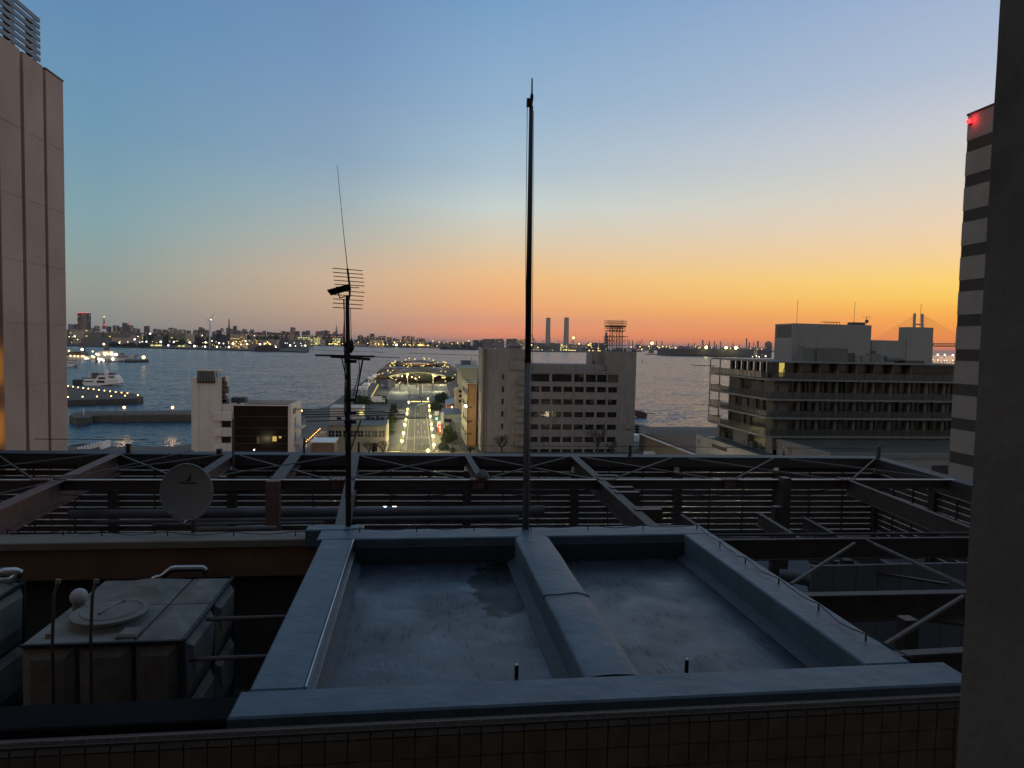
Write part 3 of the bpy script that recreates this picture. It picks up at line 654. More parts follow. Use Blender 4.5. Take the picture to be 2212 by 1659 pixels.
# second girder
mb = MB(); a, b = (XL, g1y(XL), ZG), (16.2, g1y(16.2), ZG)
mb.beam((a[0],a[1],ZG-.14),(b[0],b[1],ZG-.14), .03, .24); mb.beam((a[0],a[1],ZG-.27),(b[0],b[1],ZG-.27), .16, .02); mb.build('girder', 'steel_brown', sf)
mb = MB(); mb.beam((a[0],a[1],ZG-.012),(b[0],b[1],ZG-.012), .13, .024); mb.build('girder_flange', 'light_line', sf)
# rafters running away from the camera
def rafter(xa, ya, xb, yb, w=.26, h=.34, m1='steel_rust', z=ZG, topm='steel_pale'):
    mb = MB(); mb.beam((xa,ya,z-h/2),(xb,yb,z-h/2), w*.12, h-.04); mb.beam((xa,ya,z-h),(xb,yb,z-h), w, .025); o = mb.build('rafter', m1, sf)
    MB().beam((xa,ya,z-.012),(xb,yb,z-.012), w, .024).build('top_flange', topm, o)
rafter(-9.6, g0y(-9.6)-.3, -8.75, 12.2, .34, .62, 'steel_rust', topm='steel_rust')
rafter(-6.05, g0y(-6)-.3, -5.95, g1y(-6)+.1, .3, .34)
rafter(-3.95, g0y(-4)-.3, -3.75, g1y(-4), .36, .34)
rafter(-2.0, g0y(-2)-.3, -1.45, 13.75, .26, .5)
rafter(1.75, g0y(1.75)-.3, 1.85, g1y(1.8)+.2, .2, .3)
rafter(5.4, g0y(5.4)-.3, 5.0, 13.4, .24, .5, 'steel_brown')
rafter(12.75, g1y(12.7), 11.9, 12.2, .12, .45, 'steel_brown')
rafter(9.0, g1y(9)-2, 8.6, 13.3, .10, .35, 'steel_brown', z=ZG-.5)
rafter(10.9, 18.6, 10.4, 13.3, .10, .35, 'steel_brown', z=ZG-.9)
rafter(7.0, 17.8, 6.9, 14.0, .10, .35, 'steel_brown', z=ZG-.6)
# columns that stand up to the frame
cb_ = gz(625, 1022, ZG); MB().box(-3.98, -3.62, g1y(-3.8)-.30, g1y(-3.8)-.02, 25.5, ZG-.0).build('column', 'steel_rust', sf)
c_ = gz(1678, 1032, ZG); MB().box(c_[0]-.12, c_[0]+.12, 19.1, 19.4, 26, ZG+.1).build('column', 'steel_brown', sf)
# small brackets on the long rafter
for s in (.34, .50, .56, .74):
    y_ = g0y(5.4)-.3+(13.4-g0y(5.4))*s; x_ = 5.4-.4*s
    MB().box(x_-.02, x_+.62, y_-.1, y_+.1, ZG-.30, ZG+.03).build('bracket', 'steel_brown', sf)
# diagonal rods between the two girders
nx = [-13.5,-9.75,-6.0,-2.1,1.75,5.45,9.1,12.75,16.5]
for i in range(len(nx)-1):
    a = (nx[i]+.25, g1y(nx[i])+.1, ZG+.01); b = (nx[i+1]-.25, g0y(nx[i+1])-.35, ZG+.01)
    MB().beam(a, b, .045, .03).build('brace_rod', 'steel_pale', sf)
    a = (nx[i]+.3, g0y(nx[i])-.4, ZG-.03); b = (nx[i+1]-.2, g1y(nx[i+1])+.1, ZG-.06)
    MB().beam(a, b, .06, .05).build('brace_rod', 'steel_brown' if i < 6 else 'steel_pale', sf)
MB().tube([gz(0, 1066, 29.25), gz(418, 973, 29.3)], .016, 6).build('brace_rod', 'steel_pale', sf)
# node plates, bolts and a few slack cables on the frame
for i, x_ in enumerate(nx[1:-1]):
    g = MB(); y_ = g1y(x_); g.box(x_-.24, x_+.24, y_-.16, y_+.2, ZG+.001, ZG+.014)
    for dx in (-.18,-.06,.06,.18):
        for dy in (-.08, .1): g.tube([(x_+dx,y_+dy,ZG+.014),(x_+dx,y_+dy,ZG+.032)], .014, 6)
    g.build('gusset_plate', 'steel_rust', sf)
    g = MB(); g.box(x_-.16, x_+.16, y_-.07, y_-.035, ZG-.25, ZG-.04)
    for dz in (.08,.15,.22): 
        for dx in (-.1, .1): g.tube([(x_+dx,y_-.09,ZG-dz),(x_+dx,y_-.07,ZG-dz)], .013, 6)
    g.build('splice_plate', 'steel_rust', sf)
for k_, (xa, xb) in enumerate(((-11,-4),(-1.5,5),(5.5,12.4))):
    ya = g1y(xa)-.12; MB().tube([(xa+(xb-xa)*s/12, ya-.05, ZG-.28-.16*math.sin(math.pi*s/12*(1+k_ % 2))**2-.02*(s % 3)) for s in range(13)], .012, 5).build('slack_cable', 'black_rubber', sf)
# girders at the right, nearer the camera
def girder(pa, pb, w, h, y=None):
    a, b = gz(*pa, ZG), gz(*pb, ZG); b = (a[0]+(b[0]-a[0])*1.6, a[1]+(b[1]-a[1])*1.6, ZG)
    a = (a[0]-(.3), a[1], ZG)
    mb = MB(); mb.beam((a[0],a[1],ZG-h/2),(b[0],b[1],ZG-h/2), .025, h-.03); mb.beam((a[0],a[1],ZG-h),(b[0],b[1],ZG-h), w, .02); o = mb.build('girder', 'steel_brown', sf)
    MB().beam((a[0],a[1],ZG-.012),(b[0],b[1],ZG-.012), w, .024).build('top_flange', 'steel_pale', o)
girder((1575,1165),(2086,1160), .08, .42)
girder((1735,1283),(2075,1277), .17, .42)
girder((1950,1411),(2062,1404), .15, .40)
a, b = gz(*Z('N4', 0, 706), ZG), gz(*Z('N4', 1690, 700), ZG)
MB().tube([(a[0]-.4,a[1]+.28,ZG),(b[0]+2,b[1]+.28,ZG)], .03, 8).build('conduit', 'steel_brown', sf)
def rod(pa, pb, w=.05, m_='steel_pale', z0=ZG, z1=ZG): MB().beam(gz(*pa, z0), gz(*pb, z1), w, .04).build('brace_rod', m_, sf)
rod(Z('N4', 905,738), Z('N4', 460,1025), .045)
rod(Z('N4', 985,715), Z('N4', 1680,1030), .03); rod(Z('N4', 1040,745), Z('N4', 1680,1045), .03)
rod(Z('N4', 1665,1108), Z('N4', 1120,1445), .05)
rod(Z('N4', 590,870), Z('N4', 1560,1025), .07, 'steel_brown', ZG-.4, ZG-.4)
rod(Z('N4', 780,290), Z('N4', 800,280), .05)
for (k_, px, py0, Yc, w) in (('N4', 853, 850, 12.6, .09), ('N4', 360, 480, 17.5, .1), ('N4', 1275, 1260, 9.2, .10)):
    c = gy(*Z(k_, px, py0), Yc); MB().box(c[0]-w, c[0]+w, Yc-w, Yc+w, 26, c[2]).build('column', 'steel_brown', sf)
rod(Z('N4', 1290,1255), Z('N4', 1680,1310), .07, 'steel_brown', ZG-.45, ZG-.45)
# upright stubs above the top girder
for (px, py, h, w) in ((278, 978, .30, .07), (474, 980, .16, .08), (1360, 985, .38, .05), (1897, 990, .45, .05), (657, 978, .5, .03)):
    c = gz(px, py, ZG); MB().box(c[0]-w, c[0]+w, c[1]-w, c[1]+w, ZG-.2, ZG+h).build('post_stub', 'steel_brown', sf)
c = gz(509, 986, ZG); MB().tube([(c[0],c[1]-.3,ZG-.5),(c[0],c[1]-.3,ZG+1.25)], .035, 10).build('post_stub', 'steel_pale', sf)
# thin wire strung above the girder
wr = thing('guard_wire', 'thin dark wire strung between short posts above the top girder', 'wire', (1.7,24,29.6))
pts = [gz(*p, 29.62) for p in ((0,967),(150,966),(275,965))]
MB().tube([(p[0], g0y(p[0]), 29.62) for p in pts], .012, 5).build('wire', 'black_rubber', wr)
c1 = gz(1360,985,ZG); c0 = gz(1000,980,ZG); c2 = gz(1895,988,ZG)
MB().tube([(c0[0],g0y(c0[0]),29.5),(c1[0],g0y(c1[0]),29.52),(c2[0],g0y(c2[0]),29.5)], .009, 5).build('wire', 'black_rubber', wr)
# lamp hung from the rafter
lp = gy(1042, 1029, 19.7)
fl = thing('flood_lamp', 'round grey floodlight hanging from a steel rafter of the frame', 'lamp', (lp[0], 19.7, lp[2]))
MB().lathe((lp[0],19.7,lp[2]-.03), [(.06,.30),(.10,.24),(.19,.10),(.205,0),(.0,.005)][::-1] if False else [(.20,0),(.205,.03),(.17,.1),(.08,.2),(.03,.22)], 20).build('shade', 'steel_pale', fl, smooth=True)
MB().tube([(lp[0],19.75,lp[2]+.15),(lp[0]-.12,20.3,ZG-.15)], .03, 8).build('bracket_arm', 'steel_pale', fl)

# roof deck below the frame and the pipes on it
lb = thing('plant_deck_building', 'building below the steel frame with a flat grey plant deck', 'building', (2,16,3))
dm = mat('deck_grey', (.10,.105,.115), .6, var=.35, vscale=.7, streak=0)
MB().box(-14.5, 17, 13.5, 25.2, 26.0, 26.35).build('roof_deck', dm, lb); MB().box(5.7, 17, 3, 13.48, 26.0, 26.32).build('roof_deck', dm, lb)
MB().box(-14.4, 16.9, 13.6, 25.1, 3, 25.99).build('walls', 'concrete_dark', lb)
# pale sheeting seen between the girders at right
sh = thing('sheet_cladding', 'grey vertical sheet cladding with dark seams below the right girders', 'cladding', (10,12.2,26.3))
a = gy(*Z('N4', 600, 850), 12.3); b = gy(*Z('N4', 1700, 850), 12.3); z1 = gy(*Z('N4', 1100, 845), 12.3)[2]
smb = MB(); x = a[0]
while x < b[0]+2:
    smb.bev(x, x+.44, 12.25, 12.3, 26.32, z1-.1, .01); x += .455
smb.build('cladding_sheets', mat('sheet_grey', (.14,.145,.155), .5, var=.2, vscale=1), sh)
mat('pipe_lagging', (.13,.12,.115), .6, var=.25, vscale=2)
def hpipe(px0, px1, py, Y, r, label, m_='pipe_lagging', g='pipes along the plant deck'):
    a, b = gy(px0, py, Y), gy(px1, py, Y); z = (a[2]+b[2])/2
    MB().tube([(a[0],Y,z),(b[0],Y,z)], r, 16).build('deck_pipe', m_, label=label, cat='pipe', group=g, smooth=True)
hpipe(150, 1175, 1106, 21.5, .135, 'thickest lagged pipe running left to right behind the flagpole')
hpipe(200, 1120, 1122, 20.6, .06, 'middle thin lagged pipe running left to right just under the thickest one')
hpipe(330, 700, 1131, 19.8, .045, 'lowest thin lagged pipe left of the antenna mast')
hpipe(425, 596, 1143, 15.5, .06, 'short pale pipe lying on the boundary wall coping', 'steel_pale', 'pipes near the boundary wall')
for i, (xa, ya, xb, yb, r_, lb_) in enumerate(((960,1265,1390,1475,.11,'left'),(1120,1260,1570,1470,.12,'middle'),(1300,1300,1660,1470,.12,'right'))):
    a, b = gz(*Z('N4', xa, ya), 27.0), gz(*Z('N4', xb, yb), 27.0)
    MB().tube([a, b], r_, 16).build('deck_pipe', 'pipe_lagging', label='slanting lagged pipe low at the right beside the pier, %s of three' % lb_, cat='pipe', group='slanting pipes at lower right', smooth=True)
a = gz(*Z('N4', 430, 965), 26.8)
MB().tube([gz(*Z('N4', 300, 960), 26.8), a, gz(*Z('N4', 600, 1000), 26.8), gz(*Z('N4', 620, 1050), 26.5)], .17, 16).build('elbow_pipe', 'pipe_lagging', label='fat bent pipe elbow beside the right roof kerb below the girders', cat='pipe', smooth=True)

# ---------------------------------------------------------------- brown ribbed tower at left
XB = -21.0
def ribbed():
    m = bpy.data.materials.new('ribbed_brown'); m.use_nodes = True; nt = m.node_tree; N = nt.nodes.new; L = nt.links.new
    p = nt.nodes['Principled BSDF']; p.inputs['Roughness'].default_value = .85
    tc = N('ShaderNodeTexCoord'); mp = N('ShaderNodeMapping'); mp.inputs['Scale'].default_value = (1, 5, .6); L(tc.outputs['Object'], mp.inputs[0])
    n = N('ShaderNodeTexNoise'); n.inputs['Scale'].default_value = 1.0; n.inputs['Detail'].default_value = 3; L(mp.outputs[0], n.inputs[0])
    sp = N('ShaderNodeSeparateXYZ'); L(tc.outputs['Object'], sp.inputs[0])
    w = N('ShaderNodeMath'); w.operation = 'SINE'; a = N('ShaderNodeMath'); a.operation = 'MULTIPLY_ADD'; a.inputs[1].default_value = 2*math.pi/.12; L(sp.outputs[1], a.inputs[0])
    n3 = N('ShaderNodeTexNoise'); n3.inputs['Scale'].default_value = 1.3; L(tc.outputs['Object'], n3.inputs[0])
    s3 = N('ShaderNodeMath'); s3.operation = 'MULTIPLY'; s3.inputs[1].default_value = 3.; L(n3.outputs[0], s3.inputs[0]); L(s3.outputs[0], a.inputs[2]); L(a.outputs[0], w.inputs[0])
    r = N('ShaderNodeMapRange'); r.inputs[1].default_value = -1; r.inputs[3].default_value = .92; r.inputs[4].default_value = 1.03; L(w.outputs[0], r.inputs[0])
    n4 = N('ShaderNodeTexNoise'); n4.inputs['Scale'].default_value = .25; n4.inputs['Detail'].default_value = 6; L(tc.outputs['Object'], n4.inputs[0])
    r4 = N('ShaderNodeMapRange'); r4.inputs[1].default_value = .3; r4.inputs[2].default_value = .7; r4.inputs[3].default_value = .85; r4.inputs[4].default_value = 1.12; L(n4.outputs[0], r4.inputs[0])
    mm = N('ShaderNodeMath'); mm.operation = 'MULTIPLY'; L(r.outputs[0], mm.inputs[0]); L(r4.outputs[0], mm.inputs[1])
    v = N('ShaderNodeVectorMath'); v.operation = 'SCALE'; v.inputs[0].default_value = (.54,.375,.285); L(mm.outputs[0], v.inputs['Scale']); L(v.outputs[0], p.inputs['Base Color'])
    ad = N('ShaderNodeMath'); L(w.outputs[0], ad.inputs[0]); L(n.outputs[0], ad.inputs[1])
    b = N('ShaderNodeBump'); b.inputs['Strength'].default_value = .28; b.inputs['Distance'].default_value = .02; L(ad.outputs[0], b.inputs['Height']); L(b.outputs[0], p.inputs['Normal'])
    return m
MATS['ribbed_brown'] = ribbed()
mat('slot_brown', (.035,.025,.022), .6)
bt = thing('brown_tower', 'tall brown ribbed windowless tower with vertical slots at the left edge', 'building', (XB-10, 36, 3))
ye = lambda px, py: gx(px, py, XB)[1]
z_last = gx(138, 178, XB)[2]; z_main = gx(92, 142, XB)[2]
yA = ye(139, 400); y2b, y2a = ye(102.5, 400), ye(96, 400); y1b, y1a = ye(54.5, 400), ye(47, 400); y0b = ye(2.5, 600)
print('tower', yA, y2b, y2a, y1b, y1a, y0b, z_last, z_main)
MB().box(XB-20, XB-.55, 12, yA-.1, 3, z_last-.3).build('core', 'slot_brown', bt)
joints = [gx(138, y, XB)[2] for y in (328,461,583,703,824,958)]
def panel(ya, yb, zt):
    zs = [3]+sorted(joints)+[zt]
    mb = MB()
    for a, b in zip(zs, zs[1:]): mb.box(XB-.6, XB, ya, yb, a+.02, b-.02)
    mb.box(XB-.6, XB-.02, ya+.01, yb-.01, 3, zt-.02)
    mb.build('wall_panel', 'ribbed_brown', bt)
panel(y2b, yA, z_last); panel(y1b, y2a, z_main); panel(y0b+.1, y1a, z_main); panel(y0b-3.2, y0b-.5, z_main)
MB().box(XB-.62, XB+.04, y2b-.05, yA+.03, z_last, z_last+.07).build('parapet_cap', 'slot_brown', bt)
# lit windows in the recessed slots
lit = glow('lit_amber', (255,196,70), 1.3); lit2 = glow('lit_dim', (150,120,50), .28)
for (a, b, zz0, zz1, m_) in ((y0b-.48, y0b+.08, gx(4, 960, XB)[2], gx(4, 890, XB)[2], lit), (y0b-.48, y0b+.08, gx(4, 830, XB)[2], gx(4, 755, XB)[2], lit),
        (y1a+.02, y1b-.02, gx(51, 815, XB)[2], gx(51, 755, XB)[2], lit2), (y2a+.02, y2b-.02, gx(99, 805, XB)[2], gx(99, 755, XB)[2], lit2)):
    MB().box(XB-.50, XB-.44, a, b, zz0, zz1).build('lit_window', m_, bt)
# louvre screen crowning the tower
ya_, yb_ = y0b-4, ye(91.5, 142)
zt_ = gx(91, 44, XB)[2]
lo = MB(); n = 7
for i in range(n):
    z = z_main+.12+(zt_-z_main)*(i+.5)/n
    lo.box(XB-.16, XB-.08, ya_, yb_, z-(zt_-z_main)/n*.31, z+(zt_-z_main)/n*.31)
lo.build('louvre_screen', mat('louvre_grey', (.16,.175,.20), .45, var=.12), bt)
for y_ in (yb_-.35, y1a-.2, y0b+.3, y0b-2.2):
    pst = MB()
    for k_ in range(n):
        z = z_main+(zt_-z_main)*k_/n; pst.box(XB-.6, XB-.2, y_-.18, y_+.18, z, z+.55*(zt_-z_main)/n)
    pst.build('screen_post', 'slot_brown', bt)

# ---------------------------------------------------------------- striped tower at right
XS = 55.26
st = thing('striped_tower', 'grey tower with dark horizontal window bands and a red beacon beside the right pier', 'building', (XS+9, 60, 3))
tops = [gy(2091-(y-250)*.055, y, 67)[2] for y in [(300+v/1.6594)/1.8517 for v in (440,680,905,1135,1365,1595)]]
bots = [gy(2091-(y-250)*.055, y, 67)[2] for y in [(300+v/1.6594)/1.8517 for v in (515,752,985,1215,1445)]]
per = (tops[0]-tops[4])/4; hgt = sum(a-b for a, b in zip(tops, bots))/5
mat('band_light', (.20,.185,.165), .8, var=.12, vscale=.5); mat('band_dark', (.05,.045,.04), .75, spec=.15)
ztop = gy(2091, 250, 67)[2]
MB().box(XS+.3, XS+20, 30, 66.75, 3, ztop-.5).build('core', 'band_dark', st)
mb = MB(); z = tops[0]; mb.box(XS, XS+20, 30, 67, z, ztop)
k_ = 0
while z-hgt > 6:
    mb2 = MB(); mb2.box(XS, XS+20.1, 29.9-.001*k_, 67, z-per, z-hgt); mb2.build('spandrel_band', 'band_light', st)
    mb3 = MB(); y_ = 31
    mb3.box(XS+.04, XS+.10, 30.2, 66.97, z-hgt, z); mb3.build('window_band', 'band_dark', st)
    z -= per; k_ += 1
mb.build('top_band', 'band_light', st)
MB().box(XS-.08, XS+20.1, 29.8, 67.08, ztop-.02, ztop+.18).build('roof_edge', 'band_dark', st)
bc = gy(2092, 266, 67); bl = thing('beacon_lamp', 'red aviation beacon glowing on the top corner of the striped tower', 'lamp', (XS-.25, 66.6, bc[2]))
MB().sphere((XS-.28, 66.5, bc[2]), .24, 12, 8).build('lens', glow('beacon_red', (255,30,30), 8), bl, smooth=True)
MB().box(XS-.3, XS-.003, 66.4, 66.6, bc[2]-.32, bc[2]-.22).build('bracket', 'dark_metal', bl)
plight('beacon_light', (XS-.45, 66.2, bc[2]), 60, (1,.03,.05), bl, .15)
# ---------------------------------------------------------------- street, pier approach
def sheet(name, poly, z, m_, kind='structure', th=.0, **kw):
    mb = MB(); n = len(poly)
    a = sum(poly[i][0]*poly[(i+1)%n][1]-poly[(i+1)%n][0]*poly[i][1] for i in range(n))
    if a < 0: poly = poly[::-1]
    mb.v = [(p[0], p[1], z) for p in poly]; mb.f = [tuple(range(n))]
    return mb.build(name, m_, kind=kind, loc=(0,0,0), **kw)
sheet('road', [(-3.2,150),(4.5,150),(5.3,350),(-3.3,350)], 3.012, 'asphalt')
mat('paving', (.085,.085,.065), .85, var=.25, vscale=1.2)
pv = MB(); pv.box(-6.6, -3.35, 178, 352, 3.0, 3.12); pv.build('pavement', 'paving', kind='structure', loc=(0,0,0))
pv = MB(); pv.prism([(4.7,178),(8.4,178),(8.8,352),(5.45,352)], 3.0, 3.12); pv.build('pavement', 'paving', kind='structure', loc=(0,0,0))
mk = MB()
def mark(x0, x1, y0, y1, z=3.02): mk.quad((x0,y0,z),(x1,y0,z),(x1,y1,z),(x0,y1,z))
mark(-2.95,-2.8,196,335); mark(4.05,4.2,196,300); mark(-.55,-.42,196,335); mark(1.75,1.85,228,262)
y = 262
while y < 335: mark(1.75,1.85,y,y+2.2); y += 4.4
mark(1.75,1.85,205,212); mark(-.42,4.05,227.5,228.1)
for i in range(10): mark(-2.75+.72*i, -2.35+.72*i, 223.4, 224.9)
mark(-2.8,-.5,220.4,220.8)
for cx_, ys_ in ((.65,(232,256,292)),(2.95,(232,262))):
    for y0 in ys_:
        for j in range(5):
            w = (.5,.55,.42,.5,.3)[j]
            if j == 0:
                mark(cx_-.06, cx_+.06, y0, y0+2.2); mk.add([(cx_-.35,y0+.9,3.02),(cx_+.06,y0+.2,3.02),(cx_+.06,y0+1.2,3.02)], ((0,1,2),)) if cx_ < 2 else mk.add([(cx_-.3,y0+.1,3.02),(cx_+.3,y0+.1,3.02),(cx_,y0+1.3,3.02)], ((0,1,2),))
            else:
                yy = y0+2.4+j*1.9
                mark(cx_-w, cx_+w, yy, yy+.3); mark(cx_-w*.7, cx_+w*.6, yy+.7, yy+.95); mark(cx_-.07, cx_+.07, yy-.3, yy+1.2)
mk.build('road_markings', mat('paint_worn', (.42,.42,.36), .8, var=.35, vscale=1.5), kind='structure', loc=(0,0,0))
hat = MB()
for i in range(9): hat.quad((-.2+.55*i,338+1.1*i,3.022),(.0+.55*i,338+1.1*i,3.022),(1.4+.55*i,352+1.1*i,3.022),(1.2+.55*i,352+1.1*i,3.022))
hat.build('hatched_markings', 'paint_white', kind='structure', loc=(0,0,0))

# street lamps: globe on a slender post
LAMPCOL = (1.0, .86, .42)
lampg = glow('street_globe', (255,236,130), 4)
def street_lamp(x, y, label, base=None):
    t = thing('street_lamp', label, 'street lamp', (x, y, 3.12), 'street lamps along the pier road')
    MB().tube([(x,y,3.1),(x,y,3.5),(x,y,3.55),(x,y,6.75)], [.09,.09,.05,.04], 8).build('post', 'steel_pale', t)
    MB().lathe((x,y,6.72), [(.12,0),(.16,.05),(.14,.1)], 10).build('collar', 'dark_metal', t)
    MB().sphere((x,y,7.0), .40, 12, 8).build('globe', lampg, t, smooth=True)
    MB().lathe((x,y,7.24), [(.2,0),(.12,.07),(.02,.1)], 10).build('cap', 'steel_pale', t)
    plight('lamp_light', (x, y, 6.3), 2300, LAMPCOL, t, .25)
    return t
ordn = ['first','second','third','fourth','fifth','sixth','seventh','eighth','ninth']
for i, (x, y) in enumerate(((-3.7,188.6),(-3.6,205.2),(-3.6,226),(-3.5,242.8),(-3.4,261.4),(-3.4,278.6),(-3.4,312.3))):
    street_lamp(x, y, '%s lit globe lamp from the near end, left of the pier road' % ordn[i])
for i, (x, y) in enumerate(((4.5,181.4),(4.7,198.5),(4.75,215.9),(4.8,227.4),(4.85,252.2),(4.95,273.8),(5.2,294.9),(5.3,332.8))):
    street_lamp(x, y, '%s lit globe lamp from the near end, right of the pier road' % ordn[i])
street_lamp(2.9, 171.6, 'lit globe street lamp nearest of all, low in front of the pier road')
# small lights across the end of the road
bg = glow('bollard_glow', (255,225,130), 5)
k_ = 0
for i in range(15):
    x = -2.6+i*.62
    if 2.0 < x < 2.9: continue
    b = MB().tube([(x,352,3.0),(x,352,3.75)], .05, 6).build('light_bollard', 'dark_metal', label='small lit bollard in the line across the far end of the road', cat='bollard', group='lit bollards across the road end', loc=(x,352,3))
    MB().tube([(x,352,3.76),(x,352,4.1)], .13, 8).build('light_head', bg, b)
# plaza in front of the terminal
mat('plaza', (.17,.17,.13), .8, var=.25, vscale=.3)
mat('wood_deck', (.10,.07,.055), .8, var=.3, vscale=.25)
mat('kerb_pale', (.35,.34,.28), .8)
def a4(x, y, z=3.): q = gz(*Z('A4', x, y), z); return q
plz_l = [a4(x, y)[:2] for x, y in ((370,1090),(415,960),(445,890),(530,830),(560,780),(560,735),(520,700),(640,690),(690,790),(700,740),(810,800),(815,1100))]
plz_r = [a4(x, y)[:2] for x, y in ((1405,1100),(1490,960),(1500,880),(1470,800),(1530,800),(1560,740),(1640,700),(1800,700),(1700,740),(1690,800),(1760,1030),(1720,1090))]
sheet('plaza_paving', plz_l, 3.016, 'plaza'); sheet('plaza_paving', plz_r, 3.016, 'plaza')
sheet('terminal_drive', [a4(x, y)[:2] for x, y in ((815,1100),(810,800),(860,720),(1480,720),(1500,880),(1405,1100))], 3.012, mat('drive', (.085,.085,.07), .85, var=.3, vscale=.3))
sheet('centre_lane', [a4(x, y)[:2] for x, y in ((1060,1100),(1073,720),(1155,720),(1165,1100))], 3.024, mat('lane_dark', (.03,.03,.028), .85))
def kerbline(pts, w=.28, h=.15):
    mb = MB(); P = [a4(*p) for p in pts]
    for a, b in zip(P, P[1:]): mb.beam((a[0],a[1],3+h/2+.02),(b[0],b[1],3+h/2+.02), w, h)
    return mb
km = MB()
for pts in (((815,1090),(808,900),(815,800),(850,750)),((880,1100),(940,1040),(945,910)),((835,1090),(835,820),(865,770),(960,790)),((1068,1000),(1070,760),(1000,735)),
            ((1165,1050),(1155,730)),((1185,780),(1300,850),(1460,910),(1495,960),(1480,1010),(1400,1095)),((1365,790),(1480,870)),((1185,940),(1370,940),(1390,980),(1330,1050)),
            ((700,770),(850,630)),((1400,640),(1530,760)),((1545,790),(1640,700))):
    km.v, km.f; k2 = kerbline(pts); o_ = len(km.v); km.v += k2.v; km.f += [tuple(i+o_ for i in f_) for f_ in k2.f]
km.build('plaza_kerbs', 'kerb_pale', kind='structure', loc=(0,0,0))

# ---------------------------------------------------------------- pier terminal
tm = thing('pier_terminal', 'long low ferry terminal with undulating roof dotted with lamps at the road end', 'terminal', (0, 690, 3))
def roof_mat():
    m = bpy.data.materials.new('terminal_roof'); m.use_nodes = True; nt = m.node_tree; N = nt.nodes.new; L = nt.links.new
    p = nt.nodes['Principled BSDF']; p.inputs['Roughness'].default_value = .9; p.inputs['Specular IOR Level'].default_value = .1
    tc = N('ShaderNodeTexCoord'); mp = N('ShaderNodeMapping'); mp.inputs['Scale'].default_value = (.07,.03,1); L(tc.outputs['Object'], mp.inputs[0])
    n = N('ShaderNodeTexVoronoi'); n.inputs['Scale'].default_value = 1; L(mp.outputs[0], n.inputs[0])
    cr = N('ShaderNodeValToRGB'); cr.color_ramp.interpolation = 'CONSTANT'; e = cr.color_ramp.elements
    e[0].color = (.15,.085,.06,1); e[1].position = .45; e[1].color = (.19,.175,.16,1); x_ = e.new(.75); x_.color = (.10,.10,.07,1)
    sp = N('ShaderNodeSeparateColor'); L(n.outputs['Color'], sp.inputs[0]); L(sp.outputs[0], cr.inputs[0]); L(cr.outputs[0], p.inputs['Base Color'])
    return m
MATS['terminal_roof'] = roof_mat()
def arch(x, amp, w, z0): 
    u = abs(x)/w; return z0+amp*max(0, 1-u**1.7)
def roofpatch(y0, y1, w, zf, za, name, lip=.4, ny=14):
    mb = MB(); nx_ = 26
    for j in range(ny+1):
        s = j/ny; y = y0+(y1-y0)*s
        for i in range(nx_+1):
            x = -w+2*w*i/nx_
            z = zf+(za-zf)*max(0, 1-(abs(x)/w)**1.8)*math.cos(s*1.5)**.6+.35*math.sin(x*.25+y*.03)*min(1, s*4)
            mb.v.append((x, y+abs(x)*.25*(1-s)*.0, z))
    for j in range(ny):
        for i in range(nx_): q = j*(nx_+1)+i; mb.f.append((q, q+1, q+nx_+2, q+nx_+1))
    mb.build(name, 'terminal_roof', tm)
    fr = MB()
    for i in range(nx_):
        x0, x1 = -w+2*w*i/nx_, -w+2*w*(i+1)/nx_
        za_, zb_ = (zf+(za-zf)*max(0, 1-(abs(x)/w)**1.8) for x in (x0, x1))
        fr.beam((x0,y0-.2,za_-lip/2),(x1,y0-.2,zb_-lip/2), .5, lip)
    fr.build('roof_edge', 'dark_metal', tm)
roofpatch(515, 672, 21.5, 8.9, 12.6, 'front_roof')
roofpatch(720, 880, 25, 9.4, 14.0, 'rear_roof')
# side decks
for x0, x1, nm in ((-32.4,-21.3,'side_deck'), (21.3,35,'side_deck')):
    mb = MB(); mb.box(x0, x1, 520 if x0 < 0 else 545, 870, 7.2, 8.0); mb.build(nm, 'terminal_roof', tm)
    MB().box(x0+1, x1-1, 545 if x0 < 0 else 560, 868, 3, 7.15).build('side_hall', 'wood_deck', tm)
MB().box(-21.3, 21.3, 560, 868, 3, 7.9).build('hall_core', 'glass_dark', tm)
MB().box(-24, 24, 674, 718, 7.9, 8.8).build('roof_court', mat('court_blue', (.05,.07,.09), .4), tm)
MB().box(-32.2, -32.0, 520, 870, 8.0, 8.9).build('railing', 'kerb_pale', tm)
MB().box(34.8, 35, 545, 870, 8.0, 8.9).build('railing', 'kerb_pale', tm)
